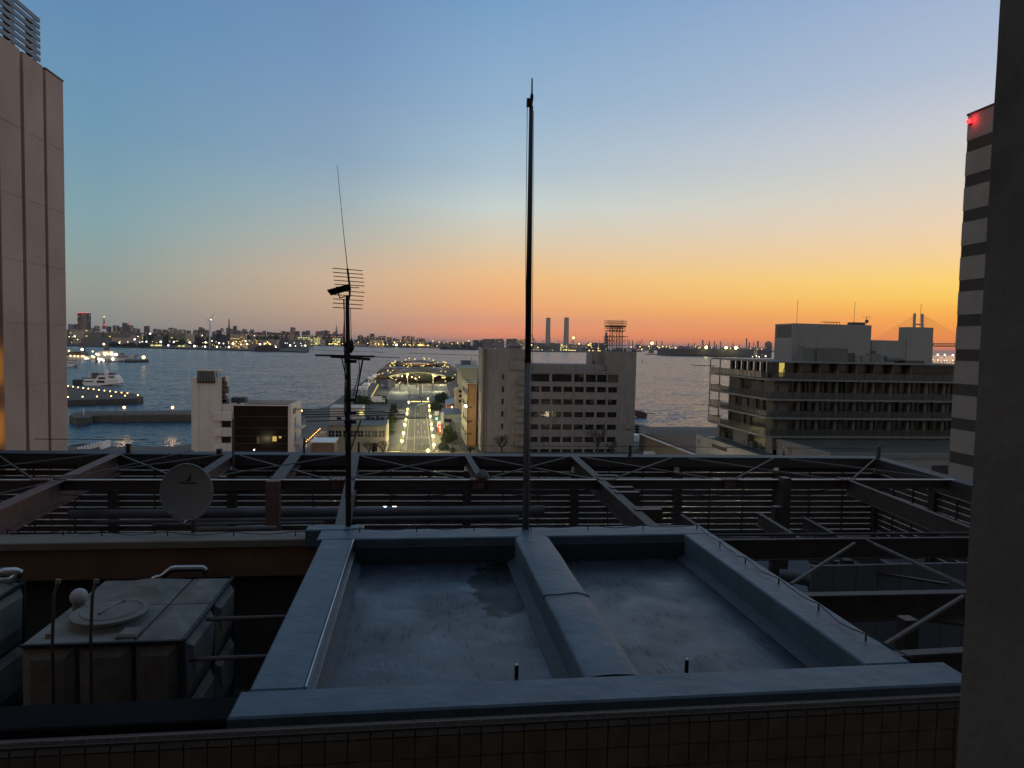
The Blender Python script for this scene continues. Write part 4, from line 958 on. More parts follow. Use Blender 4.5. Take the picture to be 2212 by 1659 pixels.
# sweeping wooden flanks down to the plaza
fk = MB()
top = [a4(90,600,8.0), a4(150,628,8.0), a4(380,640,8.0), a4(470,650,7.5), a4(560,720,6)]
bot = [a4(95,640,6.9), a4(200,700,6.0), a4(330,780,5.), a4(410,850,4.), a4(440,890,3.05)]
fk.v = top+bot+[a4(560,830,3.05)]
fk.f = [(i, i+1, 6+i, 5+i) for i in range(4)]+[(4, 10, 9)]
fk.build('wooden_flank', 'wood_deck', tm)
fl2 = MB(); fl2.v = [a4(1560,560,8.0), a4(2010,580,8.0), a4(2010,900,3.05), a4(1900,1040,3.05), a4(1765,1025,3.05), a4(1690,790,3.05), a4(1700,745,4.5), a4(1890,660,6.5), a4(1900,600,7.5)]
fl2.f = [(0,8,1),(8,7,2,1),(7,6,5,4,3,2)]; fl2.build('wooden_flank', 'wood_deck', tm)
for pts in (((60,632),(200,700),(330,780),(405,840),(415,880)), ((560,720),(568,790),(530,840),(450,890),(375,1095)), ((1690,800),(1765,1028)), ((1700,742),(1880,670),(1905,600))):
    P = [a4(x, y, 7-4*min(1,(y-600)/300)) for x, y in pts]; MB().tube(P, .22, 6).build('flank_kerb', 'kerb_pale', tm)
# wedges under the arch
MB().add([a4(590,600,7.5), a4(845,595,6.5), a4(845,640,5.5), a4(690,760,3.1), a4(640,690,4)], ((0,1,2,3,4),)).build('ramp_wedge', 'wood_deck', tm)
MB().add([a4(1700,610,7.5), a4(1400,600,6.5), a4(1395,640,5.5), a4(1535,770,3.1), a4(1620,690,4)], ((0,4,3,2,1),)).build('ramp_wedge', 'wood_deck', tm)
soff = glow('soffit_glow', (250,225,130), 1.5)  # glow put into soffit strips for the lamplit underside of the roof
for pts in (((425,600),(450,590),(545,665),(530,650)), ((1580,600),(1680,605),(1650,628),(1590,622)), ((470,575),(640,545),(640,550),(480,585)), ((1590,560),(1610,560),(1660,598),(1640,598))):
    MB().add([gy(*Z('A4', *p), 521) for p in pts], ((0,1,2,3),)).build('lit_soffit', soff, tm)
for x in (-16, 17): plight('hall_light', (x, 508, 5.4), 3600, (1,.86,.5), tm, .5)
plight('hall_light', (0, 500, 9.5), 3500, (1,.88,.5), tm, .5)
hl = glow('hall_lamp', (255,220,150), 6)
for p in ((710,580),(820,590),(1005,630),(1440,578),(1090,600),(925,600)):
    c = gy(*Z('A4', *p), 530); MB().sphere(c, .45 if p[0] != 1090 else .3, 8, 6).build('hall_lamp', hl, tm)
fa = MB()
up_ = [(400,578),(470,560),(560,538),(700,512),(880,488),(1050,476),(1220,488),(1400,512),(1560,536),(1640,566),(1712,612)]
lo_ = [(425,605),(500,590),(580,568),(720,545),(890,524),(1050,514),(1220,524),(1390,542),(1540,566),(1610,590),(1690,622)]
for i in range(10):
    A1_, B1_ = gy(*Z('A4',*up_[i]),513.6), gy(*Z('A4',*up_[i+1]),513.6); C1_, D1_ = gy(*Z('A4',*lo_[i+1]),517), gy(*Z('A4',*lo_[i]),517)
    fa.quad(D1_, C1_, B1_, A1_)
fa.build('arch_fascia', mat('fascia', (.34,.35,.26), .8), tm)
# entrance glazing
MB().box(-17, 18, 556, 559, 3, 8.6).build('entrance_glazing', 'glass_dark', tm)
# lamps on the terminal roof
dlm = glow('deck_lamp_glow', (255,228,120), 3)
dlp = [(865,190),(785,220),(995,205),(1190,180),(1208,207),(1310,195),(1400,228),(560,245),(555,275),(480,290),(498,303),(530,285),(520,330),(542,342),(438,340),(455,368),(700,262),(722,275),(737,290),(730,262),(805,318),(750,345),(905,312),(915,348),(832,380),(850,355),(1135,352),(1178,360),(1195,345),(1280,322),(1360,280),(1378,295),(1435,298),(1497,280),(1625,262),(1657,278),(1686,292),(1650,330),(1655,352),(1610,368),(1705,368),(1735,380),(1412,380),(1570,472),(1670,485),(1880,550),(1825,618),(1668,688),(388,450),(402,468),(500,455),(455,500),(280,522),(200,540),(572,665),(1190,405)]
for i, p in enumerate(dlp):
    zt = 9.6 if p[1] > 300 else 11.5
    c = gz(*Z('A4', *p), zt)
    s = .55*c[1]/600
    o = MB().tube([(c[0],c[1],zt-1.4),(c[0],c[1],zt-.1)], .06, 5).build('deck_lamp', 'dark_metal', label='small bright lamp standing on the terminal roof deck', cat='lamp', group='lamps on the terminal roof', loc=(c[0],c[1],zt-1.4))
    MB().beam((c[0]-s*.9,c[1],zt-.2*s),(c[0]+s*.9,c[1],zt+.75*s), .5*s, .5*s).build('light_head', dlm, o)
def gl(x, y, Y, e, col=(1,.86,.5)): pass
for (x, y, e) in ((-14,560,2500),(12,600,2500),(-26,700,2500),(26,700,2500),(0,760,2500)): plight('deck_light', (x, y, 18), e, (1,.85,.55), tm, .6)
# tall masts on the plaza
for i, (tp, bs, nm) in enumerate((((880,540),(828,775),'left'),((1365,552),(1395,752),'right'))):
    b = a4(*bs); t = gy(*Z('A4', *tp), b[1])
    o = thing('plaza_mast', 'tall slim lamp mast before the terminal entrance, the %s one' % nm, 'lamp mast', b, 'lamp masts on the plaza')
    MB().tube([b, (b[0],b[1],t[2])], [.22,.14], 8).build('post', 'kerb_pale', o); MB().box(b[0]-1.0, b[0]+.8, b[1]-.3, b[1]+.3, t[2], t[2]+.4).build('light_head', glow('mast_head', (255,220,120), 5), o)
    plight('lamp_light', (b[0], b[1]-1, t[2]-.5), 3500, (1,.85,.45), o, .4)
for i, (tp, bs, nm) in enumerate((((635,485),(632,600),'left front'),((1540,505),(1548,600),'right front'),((862,850),(858,920),'left rear'),((1370,858),(1385,1060),'right rear'))):
    b = a4(*bs); t = gy(*Z('A4', *tp), b[1])
    o = thing('plaza_post', 'plain slim post on the terminal plaza, the %s one' % nm.replace('rear','nearer').replace('front','farther'), 'post', b, 'plain posts on the plaza')
    MB().tube([b, (b[0],b[1],t[2])], .15, 8).build('post', 'kerb_pale', o); MB().tube([(b[0],b[1],t[2]),(b[0],b[1],t[2]+.5)], .25, 8).build('post_cap', 'kerb_pale', o)
# plaza: pools of light on the approach
for (x, y) in ((-10,430),(10,440),(0,470)):
    o = thing('area_light_post', 'low floodlight post standing on the terminal plaza %s' % ('left side' if x < 0 else 'right side' if x > 0 else 'centre'), 'lamp', (x, y, 3), 'floodlights on the plaza')
    MB().tube([(x,y,3),(x,y,9)], .12, 6).build('post', 'dark_metal', o); MB().box(x-.3,x+.3,y-.2,y+.2,9,9.2).build('light_head', 'kerb_pale', o)
    plight('lamp_light', (x, y, 8.6), 9000, (1,.9,.55), o, .4)

# ---------------------------------------------------------------- pale office block
Yo = 195
of = thing('office_block', 'large pale concrete office block with rows of dark windows behind the flagpole', 'building', (40, 205, 3))
def z4(x, y, Y=Yo): return gy(*Z('Z4', x, y), Y)
oX0, oXa, oX1 = z4(215,700)[0], z4(712,700)[0], z4(1915,800)[0]
zR = z4(1250,650)[2]; zR2 = z4(1000,572,200)[2]; zT = z4(600,407)[2]; zTr = z4(1750,435)[2]
wx = [(x, x+100) for x in (750,873,997,1120,1243,1366,1489,1611)]
rows = [(820,880),(960,1018),(1100,1158),(1238,1295),(1376,1433),(1512,1568)]
shift = lambda r_: [0,-1,-4,-6,-9,-12][r_]
W0, W1 = oXa, oX1
hs = []; wins = []
for r_, (ya, yb) in enumerate(rows):
    zt, zb_ = z4(1200, ya)[2], z4(1200, yb+2)[2]
    for (xa, xb) in wx:
        ux0, ux1 = z4(xa, 850)[0], z4(xb, 850)[0]; hs.append((ux0-oX0, ux1-oX0, zb_-3, zt-3)); wins.append((ux0, ux1, zb_, zt))
zt, zb_ = z4(1200, 684)[2], z4(1200, 768)[2]; bigs = []
for (xa, xb) in ((755,963),(990,1208),(1236,1345),(1365,1479),(1489,1597),(1608,1725)):
    ux0, ux1 = z4(xa, 730)[0], z4(xb, 730)[0]; hs.append((ux0-oX0, ux1-oX0, zb_-3, zt-3)); bigs.append((ux0, ux1, zb_, zt))
slots = []
for y_ in (710,848,986,1123,1260,1395,1525):
    c = z4(450-(y_-710)*.02, y_); hs.append((c[0]-.28-oX0, c[0]+.28-oX0, c[2]-.8-3, c[2]+.8-3)); slots.append((c[0]-.28, c[0]+.28, c[2]-.8, c[2]+.8))
fw_ = MB(); fw_.holes((oX0, Yo, 3), (1,0,0), (0,0,1), (0,-1,0), oX1-oX0, zR-3, hs, .55)
fw_.build('front_wall', 'office_render', of)
MB().box(oX0, oX1, Yo+.6, Yo+15, 3, zR-.02).build('body', 'office_render', of)
xb0 = z4(1480,500)[0]; xb1 = z4(1608,500)[0]
MB().box(oX0, oXa, Yo, Yo+12, zR+.001, zT).build('left_tower', 'office_render', of)
MB().box(oXa+.01, xb1, Yo+1.5, Yo+14, zR+.001, z4(1000,572,Yo+1.5)[2]).build('roof_parapet', 'office_render', of)
MB().box(xb1+.1, oX1, Yo, Yo+12, zR+.001, zTr).build('right_tower', 'office_render', of)
MB().box(xb0, xb1+.09, Yo+5, Yo+12, zR+.4, z4(1540,430,Yo+5)[2]).build('stair_head', 'office_render', of)
MB().box(oXa, z4(1705,650)[0], Yo-.25, Yo-.001, zR-.45, zR-.02).build('cornice', 'office_render', of)
a, b = z4(520,532), z4(690,632); MB().box(a[0], b[0], Yo-.5, Yo-.001, b[2], a[2]).build('wall_box', 'office_render', of)
MB().box(z4(262,700)[0], z4(268,700)[0], Yo-.3, Yo-.001, 3, zT-.1).build('pilaster', 'office_render', of)
MB().box(z4(232,700)[0], z4(258,700)[0], Yo-.02, Yo-.001, 3, zT-.1).build('wall_recess', mat('recess_grey', (.11,.09,.085), .9), of)
for y_ in (770,907,1043,1182,1315,1450):
    a, b = z4(595-(y_-770)*.03, y_-26), z4(700, y_+26); MB().box(a[0], b[0], Yo-1.2, Yo-.001, b[2], a[2]).build('balcony', 'office_render', of)
mat('blind', (.075,.062,.055), .8, var=.25, vscale=.8)
for (a, b, c, d) in wins+bigs+slots:
    w = MB(); w.box(a, b, Yo+.5, Yo+.54, c, d)
    wo = w.build('window', 'glass_dark', of)
    if b-a > 1 and R.random() < .4:
        q_ = R.choice((.35,.5,.7,1.0)); u0 = R.choice((0, .5)); MB().box(a+(b-a)*u0+.04, b-.04 if u0 or q_ > .6 else a+(b-a)*.48, Yo+.47, Yo+.497, d-(d-c)*q_, d).build('window_blind', 'blind', wo)
    if b-a > 1:
        f_ = MB()
        n_ = 2 if b-a < 5 else 4
        for i in range(1, n_): xx = a+(b-a)*i/n_; f_.box(xx-.03, xx+.03, Yo+.42, Yo+.5, c, d)
        f_.box(a, b, Yo+.44, Yo+.499, c, c+.1)
        f_.build('window_frame', 'slot_brown', wo)
v = z4(1840,1255); MB().box(v[0]-.9, v[0]+.9, Yo-.9, Yo-.001, v[2]-.7, v[2]+.5).build('vent_hood', 'office_render', of)
MB().box(z4(1490,520)[0], z4(1500,520)[0]+.1, Yo+4.8, Yo+4.99, zR+.5, zR+3).build('roof_door', 'slot_brown', of)
# low tanks and plant on its roof
rp = thing('roof_hut', 'small brown roofed hut on top of the left office tower', 'roof hut', (z4(580,400)[0], 200, zT))
a, b = z4(505,380,199), z4(662,380,199)
MB().box(a[0]+.4, b[0]-.4, 198.5, 203, zT-.05, zT+.8).build('hut_wall', 'office_render', rp)
MB().add([(a[0],198,zT+.8),(b[0],198,zT+.8),(b[0],204,zT+.8),(a[0],204,zT+.8),(a[0]+1.2,200.5,zT+1.9),(b[0]-1.2,200.5,zT+1.9)], ((0,1,5,4),(1,2,5),(2,3,4,5),(3,0,4),(0,3,2,1))).build('hut_roof', 'steel_rust', rp)
# billboard scaffold
bs = thing('sign_scaffold', 'open rusty steel scaffold tower on the right end of the office roof', 'scaffold', (54, 200, zTr))
def a5(x, y, Y=200): return gy(*Z('A5', x, y), Y)
sc = lambda pts, r_, nm, m_='steel_brown': [MB().tube([a5(*p), a5(*q)], r_, 5).build(nm, m_, bs) for p, q in pts]
zlow = a5(700, 1290)[2]
for x0, x1 in ((335,345),(430,425),(560,545),(655,650),(750,735)):
    for Y in (200, 203):
        p, q = a5(x1, 1290, Y), a5(x0, 440, Y); MB().tube([(q[0],Y,p[2]),(q[0],Y,q[2])], .10, 6).build('leg', 'steel_brown', bs)
br = []
for ya, yb in ((440,600),(600,770),(770,940),(940,1100),(1100,1280)):
    for xa, xb in ((335,430),(430,560),(560,655),(655,750)):
        br.append(((xa,ya),(xb,yb))); br.append(((xb,ya),(xa,yb)))
mb = MB()
for p, q in br: mb.tube([a5(*p), a5(*q)], .05, 4)
mb.build('cross_bracing', 'steel_brown', bs)
def plat(x0, x1, y, h, nm='platform'):
    a, b = a5(x0, y), a5(x1, y); MB().box(a[0], b[0], 199, 204, a[2]-h, a[2]).build(nm, 'steel_brown', bs)
plat(280,830,430,.45); plat(280,810,590,.25); plat(250,890,768,.15)
def rail(x0, x1, y0, y1, n_, nm='guard_rail'):
    mb = MB(); z0, z1 = a5(x0, y1)[2], a5(x0, y0)[2]; X0, X1 = a5(x0, y0)[0], a5(x1, y0)[0]
    for Y in (199, 204):
        for i in range(n_+1): x = X0+(X1-X0)*i/n_; mb.tube([(x,Y,z0),(x,Y,z1)], .045, 4)
        for s in (0, .5, 1): mb.tube([(X0,Y,z0+(z1-z0)*s),(X1,Y,z0+(z1-z0)*s)], .05, 4)
    for s in (.5, 1): mb.tube([(X0,199,z0+(z1-z0)*s),(X0,204,z0+(z1-z0)*s)], .05, 4); mb.tube([(X1,199,z0+(z1-z0)*s),(X1,204,z0+(z1-z0)*s)], .05, 4)
    mb.build(nm, 'steel_brown', bs)
rail(262,855,270,415,10); rail(285,810,450,595,6); rail(250,890,775,1090,7)
MB().tube([a5(758,205), a5(758,440)], .04, 4).build('spike', 'steel_brown', bs)
for x_ in (470, 520, 600, 690, 830, 250, 1095, 1150):
    c = a5(x_, 1270, 198.2); MB().box(c[0]-.25, c[0]+.25, 198, 198.5, zTr-.01, zTr+R.uniform(.4,1.2)).build('roof_box', 'steel_pale', bs)

# ---------------------------------------------------------------- white corner building with dark glass front
Yg = 158
gb = thing('glass_front_building', 'white building with a dark brown glass front and slim lookout tower', 'building', (-38, 165, 3))
def z2(x, y, Y=Yg): return gy(*Z('Z2', x, y), Y)
tz = z2(400,720)[2]; rz = z2(900,1018)[2]; tx0, tx1, mx0, gx0, gx1, fx1 = z2(181,900)[0], z2(513,900)[0], z2(580,1200)[0], z2(648,1200)[0], z2(1256,1200)[0], z2(1290,1040)[0]
mat('white_wall', (.56,.51,.45), .85, var=.08, vscale=.3, streak=.15)
MB().box(tx0, tx1, Yg, Yg+7, 3, tz).build('tower', 'white_wall', gb)
MB().box(tx0+.01, tx0+1.5, Yg-.12, Yg-.001, 3, tz-.01).build('pilaster', 'white_wall', gb)
MB().box(tx1+.001, gx0-.3, Yg+.3, Yg+8, 3, rz).build('stair_block', 'white_wall', gb)
MB().box(gx0-.3+.001, gx0, Yg-.25, Yg+3, 3, rz+.02).build('front_fin', 'white_wall', gb)
MB().box(gx1, fx1, Yg-.6, Yg+12.9, 3, rz+.02).build('side_wall', 'white_wall', gb)
MB().box(gx0+.001, gx1-.001, Yg+.25, Yg+12.6, 3, rz-1.0).build('body', 'roof_dark', gb)
MB().box(gx0+.001, gx1-.001, Yg-.3, Yg+.0, rz-.25, rz+.0).build('roof_edge', 'white_wall', gb)
MB().box(z2(770,965,171)[0], gx1-.002, Yg+12.6, Yg+12.9, rz-1.2, rz).build('rear_parapet', 'white_wall', gb)
MB().box(tx1+3, gx0+1, Yg+12, Yg+12.8, rz-1.2, rz).build('rear_parapet', 'white_wall', gb)
gl_ = MB(); gl_.box(gx0, gx1, Yg+.05, Yg+.1, 3, rz-.26); gl_.build('glass_front', mat('glass_brown', (.020,.013,.009), .12, spec=.15, var=.4, vscale=.25), gb)
tr_ = MB()
for y_ in (1150, 1275, 1365, 1450, 1530):
    z = z2(900, y_)[2]; tr_.box(gx0, gx1, Yg-.0, Yg+.048, z-.06, z+.06)
tr_.build('glazing_transom', 'slot_brown', gb)
lw_ = glow('lit_window_yellow', (220,190,100), .75); lw3 = glow('lit_window_faint', (120,100,60), .25)
for (xa, xb, ya, yb, m_) in ((1078,1124,1370,1424,lw_),(1150,1176,1368,1390,lw_),(960,975,1372,1440,lw3),(905,942,1375,1445,lw3),(870,882,1512,1528,glow('white_spot',(255,250,240),5))):
    a, b = z2(xa, yb, Yg+.04), z2(xb, ya, Yg+.04); MB().box(a[0], b[0], Yg+.02, Yg+.045, a[2], b[2]).build('lit_window', m_, gb)
for (ya, yb) in ((1102,1196),(1277,1370),(1450,1534)):
    a, b = z2(420, yb, Yg-1.2), z2(626, ya, Yg-1.2); MB().bev(a[0], b[0], Yg-1.2, Yg+.29, a[2], b[2], .12).build('balcony', 'white_wall', gb)
for (ya, yb) in ((1200,1275),(1374,1448)):
    a, b = z2(516, yb), z2(612, ya); MB().box(a[0], b[0], Yg+.2, Yg+.299, a[2], b[2]).build('window', 'glass_dark', gb)
# lookout lantern on the tower
lt = thing('roof_lantern', 'small glass lookout cabin on the white tower roof', 'roof cabin', (z2(366,700)[0], Yg+1, tz))
a, b = z2(248, 762, Yg-.3), z2(438, 650, Yg-.3); zt_ = z2(360, 632, Yg-.3)[2]
for i in range(7):
    x = a[0]+(b[0]-a[0])*i/6; MB().box(x-.04, x+.04, Yg-.35, Yg-.25, a[2], zt_-.3).build('mullion', 'dark_metal', lt)
MB().box(a[0], b[0], Yg-.24, Yg-.2, a[2], zt_-.3).build('glazing', mat('lantern_glass', (.05,.08,.085), .1, spec=.6), lt)
MB().box(a[0]-.1, b[0]+1.0, Yg-.5, Yg+3, zt_-.3, zt_).build('cabin_roof', 'white_wall', lt)
MB().box(a[0]-.05, b[0]+.05, Yg-.4, Yg-.001, a[2]-.3, a[2]).build('sill', 'dark_metal', lt)
for x in (b[0]+.4, b[0]+.9): MB().box(x-.05, x+.05, Yg+.5, Yg+.6, tz, zt_-.3).build('cabin_post', 'dark_metal', lt)
MB().box(b[0]-.4, b[0]-.2, Yg+2, Yg+2.8, tz, zt_-.3).build('rear_wall', 'white_wall', lt)
w0 = z2(528, 720); MB().tube([(w0[0],Yg+1,tz-1),(w0[0],Yg+1,z2(528,448)[2])], [.06,.03], 6).build('flag_mast', 'kerb_pale', label='thin pale mast on the right edge of the white tower', cat='mast')
ex = MB(); 
for i, y_ in enumerate((740,790,850,900,950,990)):
    c = z2(532+6*(i % 2), y_); ex.box(tx1, tx1+.5+.35*(i % 3), Yg+.6, Yg+1.6, c[2]-.9, c[2]+.5)
ex.build('cable_cabinets', 'steel_pale', gb)
MB().box(z2(566,940)[0], z2(720,940)[0], Yg+4, Yg+7, rz, z2(600,942,Yg+4)[2]).build('roof_plant', 'roof_dark', gb)
sg = MB()
text('FUGP', 1.75, (fx1+.03, Yg+3.6, rz-1.7), (0,1,0), (0,0,1), 'dark_metal', 'lettering', gb, bold=.03, depth=.03)
# side balconies
for (z_, y0_, y1_) in ((z2(1335,1285)[2], Yg+3, Yg+8.5), (z2(1335,1455)[2], Yg+3, Yg+8.5)):
    b_ = MB().box(fx1, fx1+1.7, y0_, y1_, z_-.35, z_-.1).build('side_balcony', 'white_wall', gb)
    mb = MB()
    for i in range(5): mb.tube([(fx1+1.65,y0_+(y1_-y0_)*i/4,z_-.1),(fx1+1.65,y0_+(y1_-y0_)*i/4,z_+1)], .03, 4)
    mb.tube([(fx1,y0_,z_+1),(fx1+1.65,y0_,z_+1),(fx1+1.65,y1_,z_+1)], .03, 4); mb.build('balcony_rail', 'kerb_pale', b_)
    MB().box(fx1, fx1+.03, y0_+1, y0_+2.6, z_-.09, z_+2).build('side_door', 'coping', gb)
# ---------------------------------------------------------------- hotel block at right
XH, YH = 60.0, 115.0
ht = thing('hotel', 'grey hotel with wraparound glass balconies and white rooftop blocks at the right', 'hotel', (78, 130, 14.9))
def z6(x, y, Y=YH): return gy(*Z('Z6', x, y), Y)
SL = [18.11, 21.34, 24.56, 28.0]; ZRf = z6(1000,497)[2]; YF = 140.2; XR = 100.0
mat('hotel_slab', (.19,.19,.17), .8, var=.12, vscale=1)
mat('hotel_wall', (.15,.152,.135), .85, var=.15, vscale=.5)
mat('hotel_white', (.25,.245,.225), .85, var=.10, vscale=.3, streak=.1)
mat('hotel_window', (.035,.035,.032), .25, var=.3, vscale=.4)
mat('curtain', (.11,.105,.09), .9, var=.3, vscale=1.5)
def rail_glass(name, col, a):
    m = mat(name, col, .15, var=.1); nt = m.node_tree; p = nt.nodes['Principled BSDF']; p.inputs['Alpha'].default_value = a; return m
rail_glass('rail_glass', (.07,.072,.062), .55)
def backlit_rail():  # pale warm copy of the rail glass, backlight put into its colour
    m = bpy.data.materials.new('rail_glass_backlit'); m.use_nodes = True; nt = m.node_tree; nt.nodes.clear(); N = nt.nodes.new; L = nt.links.new
    o = N('ShaderNodeOutputMaterial'); t = N('ShaderNodeBsdfTranslucent'); t.inputs[0].default_value = (.85,.75,.62,1); d = N('ShaderNodeBsdfDiffuse'); d.inputs[0].default_value = (.5,.45,.38,1)
    tc = N('ShaderNodeTexCoord'); n = N('ShaderNodeTexNoise'); n.inputs['Scale'].default_value = .7; L(tc.outputs['Object'], n.inputs[0])
    a = N('ShaderNodeMixShader'); L(n.outputs[0], a.inputs[0]); L(t.outputs[0], a.inputs[1]); L(d.outputs[0], a.inputs[2]); L(a.outputs[0], o.inputs[0]); MATS['rail_glass_backlit'] = m
backlit_rail()
WX, WY = XH+2.0, YH+2.0; WB = YF-5.2
MB().box(WX+.3, XR, WY+.3, WB, 14.9, SL[3]-.31).build('core', 'hotel_window', ht)
MB().box(WX+.6, XR, WY+2.1, 121, SL[3]+.001, ZRf-.31).build('top_core', 'hotel_window', ht)
for i, z in enumerate(SL+[ZRf]):
    s = MB(); c = 1.2
    if i < 4: s.prism([(XH,YF),(XH,YH+.5),(XH+.5,YH),(XR,YH),(XR,YF)], z-.30, z)
    else: s.prism([(XH+.3,YF),(XH+.3,YH+1),(XH+1,YH+.3),(XR,YH+.3),(XR,YF)], z-.25, z)
    s.build('floor_slab', 'hotel_slab', ht)
for i in range(4):
    z0 = SL[i]; z1 = (SL+[ZRf])[i+1]-.32
    # corner piece with small window
    if i < 3:
        MB().prism([(WX,WY+2.4),(WX,WY),(WX+2.7,WY)], z0+.001, z1).build('corner_wall', 'hotel_wall', ht)
        MB().box(WX+.6, WX+.95, WY-.03, WY-.001, z0+1.2, z0+2.1).build('window', 'hotel_window', ht)
    # side wall with panels
    y = WY+2.4; 
    while y < WB-1 and i < 3:
        w = R.uniform(.9, 1.5); y1 = min(WB, y+w)
        if R.random() < .62: MB().box(WX+.05, WX+.28, y+.04, y1-.04, z0+.001, z1-(.0 if R.random() < .6 else .5)).build('wall_pier', 'hotel_wall' if R.random() < .6 else 'curtain', ht)
        y = y1
    if i < 3: MB().box(WX, WX+.3, WB-.4, WB, z0+.001, z1).build('end_wall', 'hotel_wall', ht)
    # front wall bays
    if i < 3:
        xx = [z6(x, 900, WY)[0] for x in (880,1032,1183,1330,1475,1615,1765,1900,2045)]
        for j, x in enumerate(xx):
            MB().box(x-.28, x+.28, WY-.35, WY+.29, z0+.001, z1 if i == 2 else z1-.45).build('party_wall', 'hotel_wall', ht)
            for q in range(2):
                if R.random() < (.75 if i == 2 else .35):
                    u = x+R.uniform(.5,1.7); MB().box(u, u+R.uniform(.4,1.0), WY+.2, WY+.29, z0+.001, z1-.1).build('curtain', 'curtain', ht)
                MB().box(x+.9+q*1.0, x+.96+q*1.0, WY+.1, WY+.29, z0+.001, z1).build('mullion', 'dark_metal', ht)
        for k_ in range(8):
            u = WX+3.0+k_*1.9
            if u < xx[3] and i == 2: MB().box(u, u+.12, WY-.3, WY-.1, z0+.001, z1).build('mullion', 'dark_metal', ht)
    # rails
    fr = MB(); fr.box(XH+.5, XR, YH+.05, YH+.09, z0+.12, z0+1.12)
    fr.build('balcony_glass', 'rail_glass', ht)
    sr = MB(); sr.box(XH+.05, XH+.09, YH+.6, WB-.6, z0+.12, z0+1.12) if i < 3 else sr.box(XH+.05, XH+.09, YH+.6, YH+3, z0+.12, z0+1.12)
    sr.build('balcony_glass', 'rail_glass', ht)
    er = MB()
    er.box(XH+.05, XH+.09, WB-.55 if i < 3 else YH+3.05, YF-.05, z0+.12, z0+1.15); er.box(XH+.1, XH+2.6, YF-.09, YF-.05, z0+.12, z0+1.12)
    er.build('balcony_glass', 'rail_glass_backlit', ht)
    po = MB(); y = YH+.6
    while y < YF: po.box(XH+.02, XH+.06, y-.03, y+.03, z0, z0+1.18); y += 1.55
    x = XH+.7
    while x < XR: po.box(x-.03, x+.03, YH+.01, YH+.05, z0, z0+1.18); x += 1.9
    po.box(XH+.02, XH+.08, YH+.5, YF, z0+1.16, z0+1.21); po.box(XH+.5, XR, YH+.02, YH+.08, z0+1.16, z0+1.21)
    po.build('rail_post', 'frame_dark', ht)
for (x, y) in ((XH+.12, YF-.12), (XH+.12, YF-4.9), (XH+2.2, YF-.12)): MB().box(x-.07, x+.07, y-.07, y+.07, SL[0], ZRf-.2).build('corner_post', 'dark_metal', ht)
# top storey: dark piers with gaps to the sea, pale roof edge
for i in range(6):
    y = 121.5+i*2.55
    MB().box(WX+.2, WX+.75, y, y+1.0, SL[3]+.001, ZRf-.26).build('roof_pier', 'hotel_window', ht)
MB().box(WX+.2, XR-4, WY+1.5, WY+2, SL[3]+.001, ZRf-.26).build('top_wall', 'hotel_window', ht)
for x in [z6(x, 560, WY+1.4)[0] for x in (890,1035,1180,1325,1470,1615,1760)]: MB().box(x-.12, x+.12, WY+.2, WY+1.49, SL[3]+.001, ZRf-.26).build('party_wall', 'hotel_slab', ht)
MB().prism([(XH+.5,YF-.3),(XH+.5,YH+8),(XH+3.6,YH+8),(XH+3.6,YF-.3)], ZRf+.02, ZRf+.18).build('canopy', mat('canopy_pale', (.45,.38,.32), .5), ht)
lwp = z6(762,548,WY+1.2); MB().box(lwp[0]-.45, lwp[0]+.4, WY+1.2, WY+1.45, SL[3]+.3, ZRf-.35).build('lit_window', glow('hotel_lit', (235,205,110), .7), ht)
MB().tube([(lwp[0]+.2,WY+1.0,SL[3]),(lwp[0]+.1,WY+1.0,SL[3]+1.4),(lwp[0]+.5,WY+1.0,SL[3]+2.2)], .06, 5).build('planter_stem', 'dark_metal', ht)
# rooftop volumes
def vol(x0, x1, yt, Y, D, name='rooftop_block', m_='hotel_white', zb=None):
    a, b = z6(x0, yt, Y), z6(x1, yt, Y); MB().box(a[0], b[0], Y, Y+D, ZRf if zb is None else zb, a[2]).build(name, m_, ht)
vol(850,1482,187,124,6.65); vol(1483,1977,322,124.2,2.2); vol(1772,1980,217,124,2.5)
xl_ = z6(850,187,124)[0]; a, b = gx(*Z('Z6',836,200),xl_), gx(*Z('Z6',705,300),xl_); MB().box(xl_-.06, xl_-.001, 124.5, 130.0, gx(*Z('Z6',836,302),xl_)[2], a[2]).build('recess_panel', 'curtain', ht)
for (x0,x1,y0,y1) in ((895,935,375,425),(1478,1516,408,432)):
    a, b = z6(x0,y0,123.9), z6(x1,y1,123.9); MB().box(a[0], b[0], 123.9, 123.99, b[2], a[2]).build('wall_opening', 'hotel_window', ht)
# roof plant, each its own thing
def rplant(name, x0, x1, y0, y1, Y, D, label, cat, m_):
    a, b = z6(x0, y0, Y), z6(x1, y1, Y); MB().bev(a[0], b[0], Y, Y+D, min(b[2], ZRf+.001) if y1 > 480 else b[2], a[2], .05).build(name, m_, label=label, cat=cat)
rplant('roof_unit', 930, 1046, 383, 492, 119, 2, 'plain grey rooftop unit left of the meshed screen on the hotel roof', 'roof unit', 'hotel_wall')
scn = thing('mesh_screen', 'wire meshed screen enclosure standing on the hotel roof', 'screen', (z6(1165,490,118.5)[0],118.5,ZRf))
a, b = z6(1048,384,118.5), z6(1286,492,118.5); mb = MB()
for i in range(6): x = a[0]+(b[0]-a[0])*i/5; mb.box(x-.04, x+.04, 118.45, 118.55, ZRf, a[2])
for i in range(4): z = ZRf+(a[2]-ZRf)*(i+.3)/3.4; mb.box(a[0], b[0], 118.46, 118.54, z-.03, z+.03)
mb.build('frame', 'hotel_slab', scn); MB().box(a[0], b[0], 118.56, 118.6, ZRf, a[2]).build('mesh', 'hotel_wall', scn)
